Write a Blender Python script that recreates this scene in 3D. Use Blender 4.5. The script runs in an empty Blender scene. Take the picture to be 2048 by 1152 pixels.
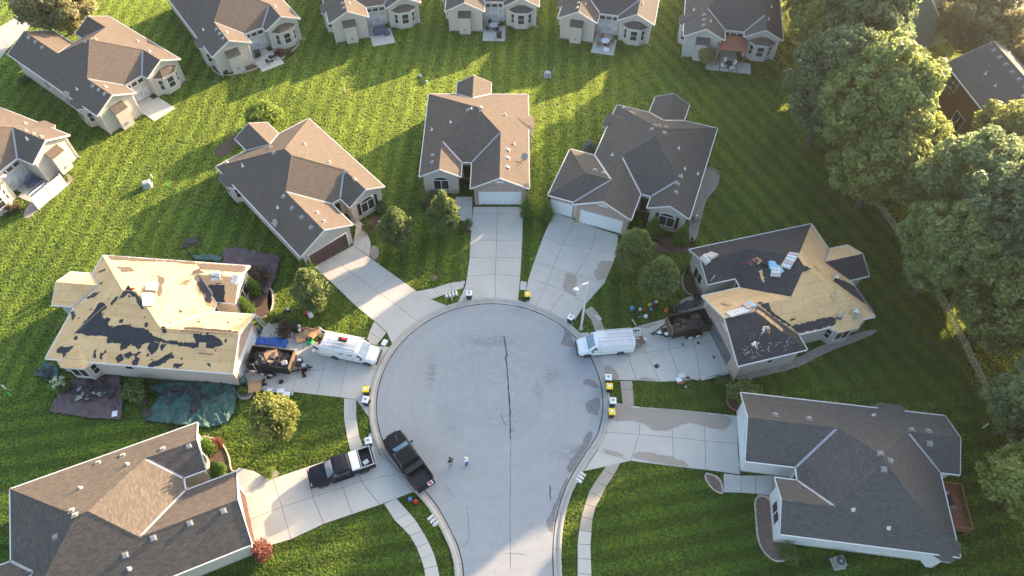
import bpy, bmesh, math, random
import numpy as np
from mathutils import Vector, Matrix
from mathutils import noise as mnoise
random.seed(7); rng = np.random.default_rng(7)
sc = bpy.context.scene
COL = sc.collection
R = math.radians
VEIL_DENSITY = 0.00017  # density of the scattering volume added for the lens glare
# ------------------------------------------------------------------ camera
F, PITCH, CAMH = 1420.0, R(53.5), 63.0          # focal length in 2048-px units, tilt below horizon, drone height
SP, CP = math.sin(PITCH), math.cos(PITCH)
cam = bpy.data.cameras.new('drone_camera'); cam.sensor_width = 36.0
cam.lens = F / 2048.0 * 36.0; cam.clip_start = 0.5; cam.clip_end = 3000
cam_o = bpy.data.objects.new('drone_camera', cam); COL.objects.link(cam_o)
cam_o.location = (0, 0, CAMH); cam_o.rotation_euler = (R(90) - PITCH, 0, 0)
sc.camera = cam_o
# ------------------------------------------------------------------ sky and sun
SUN_AZ = R(43.0)      # world angle (from +X towards +Y) of the direction the sun stands in
SUN_EL = R(13.3)
w = bpy.data.worlds.new('World'); sc.world = w; w.use_nodes = True
nt = w.node_tree; bg = nt.nodes['Background']
sky = nt.nodes.new('ShaderNodeTexSky'); sky.sky_type = 'NISHITA'; sky.sun_disc = False
sky.sun_elevation = SUN_EL; sky.sun_rotation = R(90) - SUN_AZ
sky.dust_density = 3.0; sky.ozone_density = 1.0; sky.air_density = 1.0
nt.links.new(sky.outputs[0], bg.inputs[0]); bg.inputs[1].default_value = 0.142
sun = bpy.data.lights.new('sun', 'SUN'); sun.energy = 5.0; sun.angle = R(0.6); sun.color = (1.0, 0.71, 0.45)
sun_o = bpy.data.objects.new('sun', sun); COL.objects.link(sun_o)
sun_o.rotation_euler = (R(90) - SUN_EL, 0, SUN_AZ + R(90)); sun_o.location = (60, 60, 40)
vs = sc.view_settings
vs.view_transform = 'Standard'; vs.look = 'None'; vs.gamma = 1.0; vs.use_curve_mapping = False
vs.exposure = 2.14
sc.cycles.max_bounces = 8; sc.cycles.diffuse_bounces = 4; sc.cycles.transmission_bounces = 5
sc.cycles.transparent_max_bounces = 6; sc.cycles.caustics_reflective = False; sc.cycles.caustics_refractive = False
# ------------------------------------------------------------------ helpers
def G(px, py, z=0.0):
    """surveyed point: photo pixel (2048 px frame) -> world point at height z"""
    u = (px - 1024) / F; v = (py - 576) / F
    dz = -SP - v * CP; t = (CAMH - z) / -dz
    return Vector((u * t, (CP - v * SP) * t, z))
def G2(px, py, z=0.0):
    g = G(px, py, z); return (g.x, g.y)
class MB:
    def __init__(s): s.v = []; s.f = []; s.m = []; s.uv = {}
    def add(s, vs_, fs, m=0):
        o = len(s.v); s.v += [tuple(p) for p in vs_]
        for f in fs: s.f.append([o + i for i in f]); s.m.append(m)
        return o
    def box(s, c, d, rz=0.0, m=0, top=None, rx=0.0):
        x, y, z = c; a, b, h = d[0] / 2, d[1] / 2, d[2] / 2
        ta, tb = (a, b) if top is None else (top[0] / 2, top[1] / 2)
        pts = [(-a, -b, -h), (a, -b, -h), (a, b, -h), (-a, b, -h), (-ta, -tb, h), (ta, -tb, h), (ta, tb, h), (-ta, tb, h)]
        M = Matrix.Rotation(rz, 3, 'Z') @ Matrix.Rotation(rx, 3, 'X')
        pts = [M @ Vector(p) + Vector(c) for p in pts]
        s.add(pts, [(3, 2, 1, 0), (4, 5, 6, 7), (0, 1, 5, 4), (1, 2, 6, 5), (2, 3, 7, 6), (3, 0, 4, 7)], m); return s
    def hull8(s, pts, m=0):
        s.add(pts, [(3, 2, 1, 0), (4, 5, 6, 7), (0, 1, 5, 4), (1, 2, 6, 5), (2, 3, 7, 6), (3, 0, 4, 7)], m); return s
    def prism(s, poly, z0, z1, m=0, mside=None, bottom=True):
        n = len(poly); mside = m if mside is None else mside
        o = s.add([(p[0], p[1], z0) for p in poly] + [(p[0], p[1], z1) for p in poly], [], m)
        s.f.append([o + n + i for i in range(n)]); s.m.append(m)
        if bottom: s.f.append([o + n - 1 - i for i in range(n)]); s.m.append(mside)
        for i in range(n):
            j = (i + 1) % n; s.f.append([o + i, o + j, o + n + j, o + n + i]); s.m.append(mside)
        return s
    def tube(s, pts, r, n=6, m=0, cap=True):
        pts = [Vector(p) for p in pts]; rs = r if isinstance(r, (list, tuple)) else [r] * len(pts)
        rings = []
        for i, p in enumerate(pts):
            d = (pts[min(i + 1, len(pts) - 1)] - pts[max(i - 1, 0)])
            d = d.normalized() if d.length > 1e-9 else Vector((0, 0, 1))
            a = Vector((0, 0, 1)) if abs(d.z) < 0.9 else Vector((1, 0, 0))
            u = d.cross(a).normalized(); q = d.cross(u)
            rings.append([p + (u * math.cos(2 * math.pi * k / n) + q * math.sin(2 * math.pi * k / n)) * rs[i] for k in range(n)])
        o = s.add([p for g in rings for p in g], [], m)
        for i in range(len(pts) - 1):
            for k in range(n):
                l = (k + 1) % n
                s.f.append([o + i * n + k, o + i * n + l, o + (i + 1) * n + l, o + (i + 1) * n + k]); s.m.append(m)
        if cap:
            s.f.append([o + k for k in range(n)][::-1]); s.m.append(m)
            e = o + (len(pts) - 1) * n; s.f.append([e + k for k in range(n)]); s.m.append(m)
        return s
    def beam(s, p, q, wd, ht, m=0, up=(0, 0, 1)):
        p, q = Vector(p), Vector(q); d = (q - p).normalized(); up = Vector(up)
        u = d.cross(up); u = u.normalized() if u.length > 1e-6 else Vector((1, 0, 0)); t = u.cross(d)
        a = [(-1, -1), (1, -1), (1, 1), (-1, 1)]
        P = [p + u * (i * wd / 2) + t * (j * ht / 2) for i, j in a]; Q = [q + u * (i * wd / 2) + t * (j * ht / 2) for i, j in a]
        s.add(P + Q, [(0, 1, 2, 3), (7, 6, 5, 4), (0, 4, 5, 1), (1, 5, 6, 2), (2, 6, 7, 3), (3, 7, 4, 0)], m); return s
    def lathe(s, prof, n=12, m=0, c=(0, 0, 0), sx=1, sy=1):
        rings = [[(c[0] + sx * r * math.cos(2 * math.pi * k / n), c[1] + sy * r * math.sin(2 * math.pi * k / n), c[2] + z) for k in range(n)] for r, z in prof]
        o = s.add([p for g in rings for p in g], [], m)
        for i in range(len(prof) - 1):
            for k in range(n):
                l = (k + 1) % n; s.f.append([o + i * n + k, o + i * n + l, o + (i + 1) * n + l, o + (i + 1) * n + k]); s.m.append(m)
        s.f.append([o + k for k in range(n)][::-1]); s.m.append(m)
        e = o + (len(prof) - 1) * n; s.f.append([e + k for k in range(n)]); s.m.append(m)
        return s
    def wheelx(s, c, r, wd, n=16, m=0):      # disc whose axis lies along local Y
        ring = lambda y, rr: [(c[0] + rr * math.cos(2 * math.pi * k / n), c[1] + y, c[2] + rr * math.sin(2 * math.pi * k / n)) for k in range(n)]
        R4 = [ring(-wd / 2, r * .9), ring(-wd * .4, r), ring(wd * .4, r), ring(wd / 2, r * .9)]
        o = s.add([p for g in R4 for p in g], [], m)
        for i in range(3):
            for k in range(n):
                l = (k + 1) % n; s.f.append([o + i * n + k, o + i * n + l, o + (i + 1) * n + l, o + (i + 1) * n + k]); s.m.append(m)
        s.f.append([o + k for k in range(n)]); s.m.append(m); s.f.append([o + 3 * n + k for k in range(n)][::-1]); s.m.append(m)
        return s
    def build(s, name, mats, parent=None, smooth=False, loc=None, rz=0.0, bevel=0.0, uv=None):
        me = bpy.data.meshes.new(name); me.from_pydata(s.v, [], s.f)
        if not isinstance(mats, (list, tuple)): mats = [mats]
        for m in mats: me.materials.append(MAT[m] if isinstance(m, str) else m)
        me.polygons.foreach_set('material_index', [min(i, len(mats) - 1) for i in s.m])
        bm = bmesh.new(); bm.from_mesh(me); bmesh.ops.recalc_face_normals(bm, faces=bm.faces)
        bm.to_mesh(me); bm.free()
        if smooth: me.polygons.foreach_set('use_smooth', [True] * len(me.polygons))
        if uv is not None:
            L = me.uv_layers.new(name='UVMap')
            for lp in me.loops: L.data[lp.index].uv = uv(me.vertices[lp.vertex_index].co)
        me.update()
        return link(name, me, parent, loc, rz, bevel)
def link(name, me, parent=None, loc=None, rz=0.0, bevel=0.0):
    o = bpy.data.objects.new(name, me); COL.objects.link(o)
    if parent is not None: o.parent = parent
    if loc is not None: o.location = loc
    if rz: o.rotation_euler = (0, 0, rz)
    if bevel:
        b = o.modifiers.new('b', 'BEVEL'); b.width = bevel; b.segments = 2; b.limit_method = 'ANGLE'
    return o
def tag(o, label, cat, group=None):
    o['label'] = label; o['category'] = cat
    if group: o['group'] = group
    return o
def thing(name, label, cat, loc=(0, 0, 0), rz=0.0, group=None):
    o = bpy.data.objects.new(name, None); COL.objects.link(o); o.empty_display_size = 0.3
    o.location = loc; o.rotation_euler = (0, 0, rz); return tag(o, label, cat, group)
def struct(o, kind='structure'): o['kind'] = kind; return o
def copy_tree(o, parent=None):
    c = o.copy(); COL.objects.link(c); c.parent = parent
    for ch in list(o.children): copy_tree(ch, c)
    return c
def dup(o, loc, rz, label, group=None, scale=None):
    c = copy_tree(o); c.location = loc; c.rotation_euler = (0, 0, rz); c['label'] = label
    if group: c['group'] = group
    if scale: c.scale = scale if isinstance(scale, (tuple, list)) else (scale,) * 3
    return c
# ------------------------------------------------------------------ materials
MAT = {}
def nodes(name):
    m = bpy.data.materials.new(name); m.use_nodes = True; t = m.node_tree; MAT[name] = m
    return m, t, t.nodes['Principled BSDF'], (lambda k: t.nodes.new(k)), t.links.new
def mixc(t, fac, a, b, mode='MIX'):
    n = t.nodes.new('ShaderNodeMix'); n.data_type = 'RGBA'; n.blend_type = mode
    for sock, v in ((n.inputs[0], fac), (n.inputs[6], a), (n.inputs[7], b)):
        if isinstance(v, (int, float)): sock.default_value = v
        elif isinstance(v, tuple): sock.default_value = (*v, 1) if len(v) == 3 else v
        else: t.links.new(v, sock)
    return n.outputs[2]
def noise(t, co, scale, detail=3, rough=.55, dist=0.0):
    n = t.nodes.new('ShaderNodeTexNoise'); n.inputs['Scale'].default_value = scale
    n.inputs['Detail'].default_value = detail; n.inputs['Roughness'].default_value = rough; n.inputs['Distortion'].default_value = dist
    if co is not None: t.links.new(co, n.inputs['Vector'])
    return n.outputs[0]
def ramp(t, fac, lo, hi):
    n = t.nodes.new('ShaderNodeMapRange'); t.links.new(fac, n.inputs[0]); n.inputs[1].default_value = lo; n.inputs[2].default_value = hi
    return n.outputs[0]
def bump(t, h, strength, dist, bs):
    n = t.nodes.new('ShaderNodeBump'); n.inputs['Strength'].default_value = strength; n.inputs['Distance'].default_value = dist
    t.links.new(h, n.inputs['Height']); t.links.new(n.outputs[0], bs.inputs['Normal'])
def coord(t, kind='Object'):
    return t.nodes.new('ShaderNodeTexCoord').outputs[kind]
def mapping(t, co, scale=(1, 1, 1), rot=(0, 0, 0)):
    n = t.nodes.new('ShaderNodeMapping'); t.links.new(co, n.inputs[0]); n.inputs[3].default_value = scale; n.inputs[2].default_value = rot
    return n.outputs[0]
def plain(name, c, rough=.6, var=.15, scale=6.0, metal=0.0, spec=.4, bmp=0.0, bscale=40.0):
    m, t, b, N, L = nodes(name)
    co = coord(t); d = tuple(x * (1 - var) for x in c); h = tuple(min(1, x * (1 + var)) for x in c)
    f = ramp(t, noise(t, co, scale, 5), .3, .7)
    L(mixc(t, f, d, h), b.inputs['Base Color']); b.inputs['Roughness'].default_value = rough
    b.inputs['Metallic'].default_value = metal; b.inputs['Specular IOR Level'].default_value = spec
    if bmp: bump(t, noise(t, co, bscale, 3), bmp, .01, b)
    return m
def concrete(name, c, dark=.72):
    m, t, b, N, L = nodes(name); co = N('ShaderNodeNewGeometry').outputs['Position']
    n1 = ramp(t, noise(t, co, .35, 5, .6), .35, .65); n2 = ramp(t, noise(t, co, 3.0, 6, .65), .25, .75); n3 = noise(t, co, 28.0, 3)
    oi = N('ShaderNodeObjectInfo').outputs['Random']
    k = mixc(t, n1, tuple(x * .86 for x in c), c)
    k = mixc(t, mulv(t, n2, .30), k, tuple(x * dark for x in c))
    k = mixc(t, .22, k, mixc(t, n3, (.45, .45, .45), (.55, .55, .55)), 'OVERLAY')
    st = ramp(t, noise(t, mapping(t, co, (.9, .9, .9)), 1.1, 8, .7, .6), .62, .74)
    k = mixc(t, mulv(t, st, .30), k, tuple(x * .55 for x in c))
    k = mixc(t, mulv(t, oi, .22), k, tuple(x * .74 for x in c))
    L(k, b.inputs['Base Color']); b.inputs['Roughness'].default_value = .8; b.inputs['Specular IOR Level'].default_value = .25
    bump(t, n3, .25, .01, b); return m
def mulv(t, v, k):
    n = t.nodes.new('ShaderNodeMath'); n.operation = 'MULTIPLY'; t.links.new(v, n.inputs[0])
    if isinstance(k, (int, float)): n.inputs[1].default_value = k
    else: t.links.new(k, n.inputs[1])
    return n.outputs[0]
concrete('concrete', (.515, .495, .45)); concrete('concrete_old', (.40, .355, .295), .66); concrete('kerb_concrete', (.43, .41, .37), .62)
concrete('wet_concrete', (.35, .31, .26), .8)
def asphalt():
    m, t, b, N, L = nodes('asphalt'); co = N('ShaderNodeNewGeometry').outputs['Position']
    big = ramp(t, noise(t, co, .16, 6, .65, .4), .3, .7); mid = ramp(t, noise(t, co, 1.3, 7, .7), .3, .75); fine = noise(t, co, 30, 3, .7)
    c = (.335, .352, .360)
    k = mixc(t, mulv(t, big, .6), c, (.285, .30, .312)); k = mixc(t, mulv(t, mid, .42), k, (.215, .228, .24))
    k = mixc(t, .38, k, mixc(t, ramp(t, fine, .3, .7), (.36, .36, .36), (.62, .62, .62)), 'OVERLAY')
    # turning traffic polishes rings round the bulb
    sx = N('ShaderNodeSeparateXYZ'); L(co, sx.inputs[0])
    ln = N('ShaderNodeVectorMath'); ln.operation = 'DISTANCE'; L(co, ln.inputs[0]); ln.inputs[1].default_value = (-2.2, 33.3, 0)
    rg = noise(t, None, 1.1, 4); rn = t.nodes[-1]; cm = N('ShaderNodeCombineXYZ'); L(ln.outputs['Value'], cm.inputs[0]); L(cm.outputs[0], rn.inputs['Vector'])
    k = mixc(t, mulv(t, ramp(t, rg, .42, .72), .34), k, (.235, .245, .255))
    st = ramp(t, noise(t, mapping(t, co, (.7, 1.3, 1)), .9, 9, .75, 1.0), .64, .72)
    k = mixc(t, mulv(t, st, .45), k, (.13, .13, .135))
    for (cx, cy, rx, ry, am) in ((-2.4, 39.7, 3.2, .9, .85), (-8.2, 35.9, .6, 2.2, .8), (3.9, 35.6, .9, 1.5, .8), (2.6, 33.7, .6, 1.2, .7), (5.7, 27.3, 2.2, .9, .8), (-6.0, 30.5, 1.6, 2.6, .35), (-1.0, 31.0, 3.4, 2.2, .35), (-3.0, 37.0, 6.0, 4.0, .25)):
        mp = N('ShaderNodeMapping'); mp.vector_type = 'TEXTURE'; mp.inputs[1].default_value = (cx, cy, 0); mp.inputs[3].default_value = (rx, ry, 1); L(co, mp.inputs[0])
        le = N('ShaderNodeVectorMath'); le.operation = 'LENGTH'; L(mp.outputs[0], le.inputs[0])
        fa = mulv(t, ramp(t, le.outputs['Value'], 1.15, .35), ramp(t, noise(t, mapping(t, co, (1.0, 2.0, 1)), 1.6, 8, .75, .8), .42, .62)); k = mixc(t, mulv(t, fa, am), k, (.14, .145, .15))
    sp = N('ShaderNodeTexVoronoi'); sp.inputs['Scale'].default_value = .9; L(co, sp.inputs['Vector'])
    dot = ramp(t, sp.outputs['Distance'], .06, .03); k = mixc(t, mulv(t, dot, .55), k, (.09, .09, .09))
    L(k, b.inputs['Base Color']); b.inputs['Roughness'].default_value = .78; b.inputs['Specular IOR Level'].default_value = .3
    bump(t, fine, .4, .01, b)
asphalt()
plain('wet_asphalt', (.165, .163, .165), .5, .2, 3); plain('tar', (.035, .035, .037), .5, .2, 8)
def shingle(name, c, c2, dark=.55):
    m, t, b, N, L = nodes(name); uv = coord(t, 'UV')
    br = N('ShaderNodeTexBrick'); L(uv, br.inputs['Vector']); br.inputs['Scale'].default_value = 1.0
    br.inputs['Brick Width'].default_value = .42; br.inputs['Row Height'].default_value = .145; br.inputs['Mortar Size'].default_value = .011
    br.inputs['Color1'].default_value = (*c, 1); br.inputs['Color2'].default_value = (*c2, 1); br.inputs['Mortar'].default_value = (*[x * .42 for x in c], 1)
    n1 = ramp(t, noise(t, mapping(t, uv, (2.7, 7.0, 1)), 1.0, 5, .75), .36, .64)
    n2 = ramp(t, noise(t, uv, .22, 5, .6), .3, .7); n3 = noise(t, uv, 22, 3, .7)
    k = mixc(t, mulv(t, n1, dark), br.outputs['Color'], tuple(x * .45 for x in c))
    k = mixc(t, mulv(t, n2, .32), k, tuple(x * .72 for x in c2))
    k = mixc(t, .4, k, mixc(t, ramp(t, n3, .3, .7), (.3, .3, .3), (.7, .7, .7)), 'OVERLAY')
    # faint rain streaks down the slope
    k = mixc(t, mulv(t, ramp(t, noise(t, mapping(t, uv, (2.2, .12, 1)), 1.0, 5, .6), .55, .8), .3), k, tuple(x * .6 for x in c))
    L(k, b.inputs['Base Color']); b.inputs['Roughness'].default_value = .85; b.inputs['Specular IOR Level'].default_value = .2
    mm = N('ShaderNodeMath'); mm.operation = 'ADD'; L(br.outputs['Fac'], mm.inputs[0]); L(n1, mm.inputs[1])
    bump(t, mm.outputs[0], -.45, .02, b); return m
shingle('shingle_brown', (.120, .102, .088), (.170, .138, .112)); shingle('shingle_grey', (0.098, 0.090, 0.082), (0.129, 0.117, 0.105))
shingle('shingle_slate', (0.098, 0.092, 0.087), (0.140, 0.131, 0.121)); shingle('shingle_tan', (.180, .152, .124), (.085, .079, .074), .85)
shingle('shingle_new', (0.058, 0.055, 0.053), (0.078, 0.072, 0.069), .4); shingle('shingle_far', (0.117, 0.113, 0.109), (0.148, 0.140, 0.133))
def osb():
    m, t, b, N, L = nodes('osb'); uv = coord(t, 'UV')
    br = N('ShaderNodeTexBrick'); L(uv, br.inputs['Vector']); br.inputs['Scale'].default_value = 1; br.inputs['Brick Width'].default_value = 2.44
    br.inputs['Row Height'].default_value = 1.22; br.inputs['Mortar Size'].default_value = .012
    br.inputs['Color1'].default_value = (.72, .48, .24, 1); br.inputs['Color2'].default_value = (.64, .41, .20, 1); br.inputs['Mortar'].default_value = (.28, .18, .09, 1)
    vo = N('ShaderNodeTexVoronoi'); vo.inputs['Scale'].default_value = 9; L(mapping(t, uv, (1, 2.2, 1)), vo.inputs['Vector'])
    k = mixc(t, .35, br.outputs['Color'], vo.outputs['Color'], 'SOFT_LIGHT')
    hs = N('ShaderNodeHueSaturation'); hs.inputs['Saturation'].default_value = 1.0; L(k, hs.inputs['Color'])
    wv = ramp(t, noise(t, mapping(t, uv, (.5, 1.2, 1)), .7, 6, .65, .8), .4, .7)
    k = mixc(t, mulv(t, wv, .35), hs.outputs[0], (.46, .26, .11)); k = mixc(t, .4, k, mixc(t, ramp(t, noise(t, uv, 16, 4, .7), .3, .7), (.3, .3, .3), (.7, .7, .7)), 'OVERLAY')
    L(k, b.inputs['Base Color']); b.inputs['Roughness'].default_value = .7; b.inputs['Specular IOR Level'].default_value = .25
    bump(t, vo.outputs['Distance'], .3, .01, b)
osb()
plain('felt', (.028, .029, .034), .62, .35, 2.5, bmp=.4, bscale=5); plain('felt_torn', (.045, .043, .042), .7, .4, 3, bmp=.5, bscale=9)
def siding(name, c, vertical=False):
    m, t, b, N, L = nodes(name); co = coord(t)
    wv = N('ShaderNodeTexWave'); wv.wave_type = 'BANDS'; wv.bands_direction = 'X' if vertical else 'Z'; wv.wave_profile = 'SAW'
    wv.inputs['Scale'].default_value = 1.6 if vertical else 2.1; L(co, wv.inputs['Vector'])
    f = ramp(t, wv.outputs['Fac'], 0, .18)
    k = mixc(t, f, tuple(x * .8 for x in c), c); k = mixc(t, mulv(t, ramp(t, noise(t, co, .8, 5), .35, .7), .2), k, tuple(x * .8 for x in c))
    L(k, b.inputs['Base Color']); b.inputs['Roughness'].default_value = .6; b.inputs['Specular IOR Level'].default_value = .3
    bump(t, wv.outputs['Fac'], .4, .02, b)
siding('siding_beige', (.49, .455, .415)); siding('siding_grey', (.46, .45, .44)); siding('siding_tan', (.52, .46, .39)); siding('siding_brown', (.17, .085, .035)); siding('siding_teal', (.23, .29, .30))
siding('siding_white', (.66, .66, .67))
def brick(name, c1, c2, mo):
    m, t, b, N, L = nodes(name); uv = coord(t, 'UV'); br = N('ShaderNodeTexBrick'); L(uv, br.inputs['Vector']); br.inputs['Scale'].default_value = 1
    br.inputs['Brick Width'].default_value = .24; br.inputs['Row Height'].default_value = .085; br.inputs['Mortar Size'].default_value = .012
    br.inputs['Color1'].default_value = (*c1, 1); br.inputs['Color2'].default_value = (*c2, 1); br.inputs['Mortar'].default_value = (*mo, 1)
    k = mixc(t, mulv(t, ramp(t, noise(t, mapping(t, uv, (1, 2.6, 1)), 2.2, 5, .8), .45, .7), .7), br.outputs['Color'], (.52, .46, .42))
    L(k, b.inputs['Base Color']); b.inputs['Roughness'].default_value = .85; bump(t, br.outputs['Fac'], -.5, .01, b)
brick('brick', (.22, .105, .085), (.33, .21, .18), (.42, .38, .35)); brick('stone_veneer', (.36, .31, .26), (.45, .40, .35), (.30, .27, .24))
plain('trim_white', (.60, .60, .60), .45, .06); plain('door_white', (.66, .68, .70), .4, .05); plain('door_brown', (.085, .045, .038), .5, .15, 3)
plain('doorway_shade', (.10, .11, .125), .6, .4, 1.2); plain('door_dark', (.03, .025, .025), .4, .2); plain('metal_flash', (.36, .36, .37), .4, .12, metal=.3); plain('vent_grey', (.27, .26, .25), .5, .1)
plain('black_trim', (.02, .02, .022), .4, .2); plain('rubber', (.022, .022, .023), .8, .25, 12); plain('steel', (.42, .42, .43), .35, .1, metal=.8)
plain('aluminium', (.62, .63, .65), .35, .08, metal=.5); plain('fiberglass_white', (.78, .78, .77), .4, .06)
def glass(name, c, rough=.08):
    m, t, b, N, L = nodes(name); co = coord(t)
    L(mixc(t, ramp(t, noise(t, co, 1.2, 3), .35, .65), c, tuple(x * 1.7 for x in c)), b.inputs['Base Color'])
    b.inputs['Roughness'].default_value = rough; b.inputs['Specular IOR Level'].default_value = .8
glass('glass_dark', (.022, .025, .03)); glass('glass_blind', (.34, .36, .37), .2); glass('glass_car', (.03, .045, .06), .04); glass('glass_blue', (.08, .15, .22), .05)
def carpaint(name, c, coat=.8):
    m, t, b, N, L = nodes(name); co = coord(t)
    L(mixc(t, mulv(t, ramp(t, noise(t, co, 2.0, 6, .7), .45, .75), .25), c, tuple(x * .8 + .02 for x in c)), b.inputs['Base Color'])
    b.inputs['Roughness'].default_value = .42; b.inputs['Specular IOR Level'].default_value = .28; b.inputs['Coat Weight'].default_value = coat; b.inputs['Coat Roughness'].default_value = .12
carpaint('paint_white', (.74, .75, .76), .5); carpaint('paint_black', (.006, .006, .007), .08); carpaint('paint_navy', (.006, .007, .014), .1)
plain('trailer_black', (.018, .018, .019), .5, .5, 3); plain('rust', (.14, .10, .07), .8, .4, 5)
plain('cardboard', (.42, .26, .14), .8, .15, 4); plain('plywood', (.52, .37, .2), .75, .2, 4); plain('wood_red', (.26, .105, .065), .7, .25, 7); plain('wood_fence', (.34, .28, .2), .85, .3, 5)
plain('bin_black', (.016, .017, .02), .5, .2); plain('lid_white', (.70, .72, .74), .4, .08); plain('lid_yellow', (.80, .58, .03), .4, .08); plain('orange', (.85, .16, .04), .5, .1)
plain('red', (.45, .03, .03), .5, .2); plain('green_plastic', (.03, .55, .10), .4, .1); plain('blue_plastic', (.12, .28, .62), .4, .2); plain('lime', (.45, .62, .05), .5, .15)
plain('box_green', (.28, .34, .33), .5, .12); plain('mulch', (.095, .062, .045), .95, .5, 9, bmp=.8, bscale=14); plain('gravel_red', (.17, .118, .095), .9, .6, 9, bmp=1.0, bscale=11); plain('gravel', (.27, .235, .205), .9, .6, 9, bmp=1.0, bscale=11)
plain('rock_tan', (.42, .34, .28), .9, .4, 5, bmp=.6, bscale=10); plain('rock_grey', (.35, .32, .29), .9, .4, 5, bmp=.6, bscale=10)
plain('skin', (.45, .27, .19), .6, .1); plain('cloth_white', (.68, .68, .68), .8, .15, 9); plain('cloth_black', (.02, .02, .022), .8, .3, 9); plain('cloth_maroon', (.17, .03, .035), .8, .25, 9)
plain('cloth_blue', (.05, .09, .30), .8, .3, 9); plain('cloth_jean', (.07, .09, .14), .8, .3, 9); plain('cloth_grey', (.30, .32, .34), .8, .2, 9); plain('cloth_tan', (.38, .27, .19), .8, .2, 9); plain('hair', (.03, .02, .015), .6, .3)
plain('wrap_white', (.62, .60, .57), .45, .35, 5); plain('wrap_pink', (.50, .40, .36), .5, .3, 6); plain('wrap_blue', (.30, .55, .72), .4, .25, 5)
def tarp(name, c, c2):
    m, t, b, N, L = nodes(name); co = coord(t)
    k = mixc(t, ramp(t, noise(t, co, 1.1, 6, .65, .5), .35, .7), c, c2); L(k, b.inputs['Base Color']); b.inputs['Roughness'].default_value = .38
    bump(t, noise(t, mapping(t, co, (2.0, .7, 1)), 2.2, 6, .65, 1.5), .9, .12, b)
tarp('tarp_green', (.022, .075, .068), (.04, .12, .105)); tarp('tarp_purple', (.065, .042, .05), (.12, .082, .085)); tarp('tarp_blue', (.015, .09, .42), (.03, .15, .55)); tarp('tarp_dark', (.035, .032, .04), (.07, .06, .065))
# ------------------------------------------------------------------ ground, street, kerb, drives
PAVED = []      # world polygons where no grass grows
def grass_mat(name, blade):
    m, t, b, N, L = nodes(name); co = N('ShaderNodeNewGeometry').outputs['Position']
    sx = N('ShaderNodeSeparateXYZ'); L(co, sx.inputs[0])
    def stripes(ang, wl):
        mp = mapping(t, co, (1, 1, 0), (0, 0, ang)); wv = N('ShaderNodeTexWave'); wv.wave_type = 'BANDS'; wv.bands_direction = 'X'
        wv.inputs['Scale'].default_value = 6.2832 / wl / 20 * 2 if False else 0.3142 / wl; wv.inputs['Distortion'].default_value = .7; wv.inputs['Detail'].default_value = 2; wv.inputs['Detail Scale'].default_value = .6
        L(mp, wv.inputs['Vector']); return ramp(t, wv.outputs['Fac'], .35, .65)
    sA, sB = stripes(R(3), 2.0), stripes(R(-24), 2.1)
    msk = ramp(t, sx.outputs[0], 14, 20); st = mixc(t, msk, sA, sB)
    sC = stripes(R(80), 1.9); st = mixc(t, ramp(t, sx.outputs[1], 36, 30), st, sC)
    n1 = ramp(t, noise(t, co, .12, 5, .6, .5), .3, .7); n2 = ramp(t, noise(t, co, 1.1, 6, .7), .3, .72); n3 = ramp(t, noise(t, co, 7, 4, .7), .3, .7)
    g1, g2, dry = ((.060, .112, .024), (.098, .158, .032), (.18, .17, .06)) if blade else ((.030, .068, .018), (.050, .098, .022), (.11, .10, .045))
    k = mixc(t, n1, g1, g2); k = mixc(t, mulv(t, st, .46), k, tuple(x * .5 for x in g1))
    k = mixc(t, mulv(t, n2, .12), k, tuple(x * .5 for x in g1))
    d = ramp(t, noise(t, co, .33, 7, .72, .4), .57, .74); k = mixc(t, mulv(t, d, .4), k, dry)
    k = mixc(t, mulv(t, n3, .2), k, tuple(x * .55 for x in g2))
    if blade:
        rnd = N('ShaderNodeObjectInfo').outputs['Random']; k = mixc(t, mulv(t, rnd, .12), k, (.13, .17, .035))
        L(k, b.inputs['Base Color']); b.inputs['Roughness'].default_value = .38; b.inputs['Specular IOR Level'].default_value = .6
        tr = N('ShaderNodeBsdfTranslucent'); hs = N('ShaderNodeHueSaturation'); hs.inputs['Saturation'].default_value = .98; hs.inputs['Value'].default_value = 6.2; hs.inputs['Hue'].default_value = .463; L(k, hs.inputs['Color']); L(hs.outputs[0], tr.inputs[0])
        mx = N('ShaderNodeMixShader'); mx.inputs[0].default_value = .66; L(b.outputs[0], mx.inputs[1]); L(tr.outputs[0], mx.inputs[2])
        L(mx.outputs[0], t.nodes['Material Output'].inputs[0])
    else:
        L(k, b.inputs['Base Color']); b.inputs['Roughness'].default_value = .9; b.inputs['Specular IOR Level'].default_value = .1
        bump(t, n3, .8, .05, b)
grass_mat('lawn', False); grass_mat('grass_blade', True)
g = MB(); S_ = 900
g.add([(-S_, -S_, 0), (S_, -S_, 0), (S_, S_, 0), (-S_, S_, 0)], [(0, 1, 2, 3)])
struct(g.build('lawn', 'lawn'))
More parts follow.
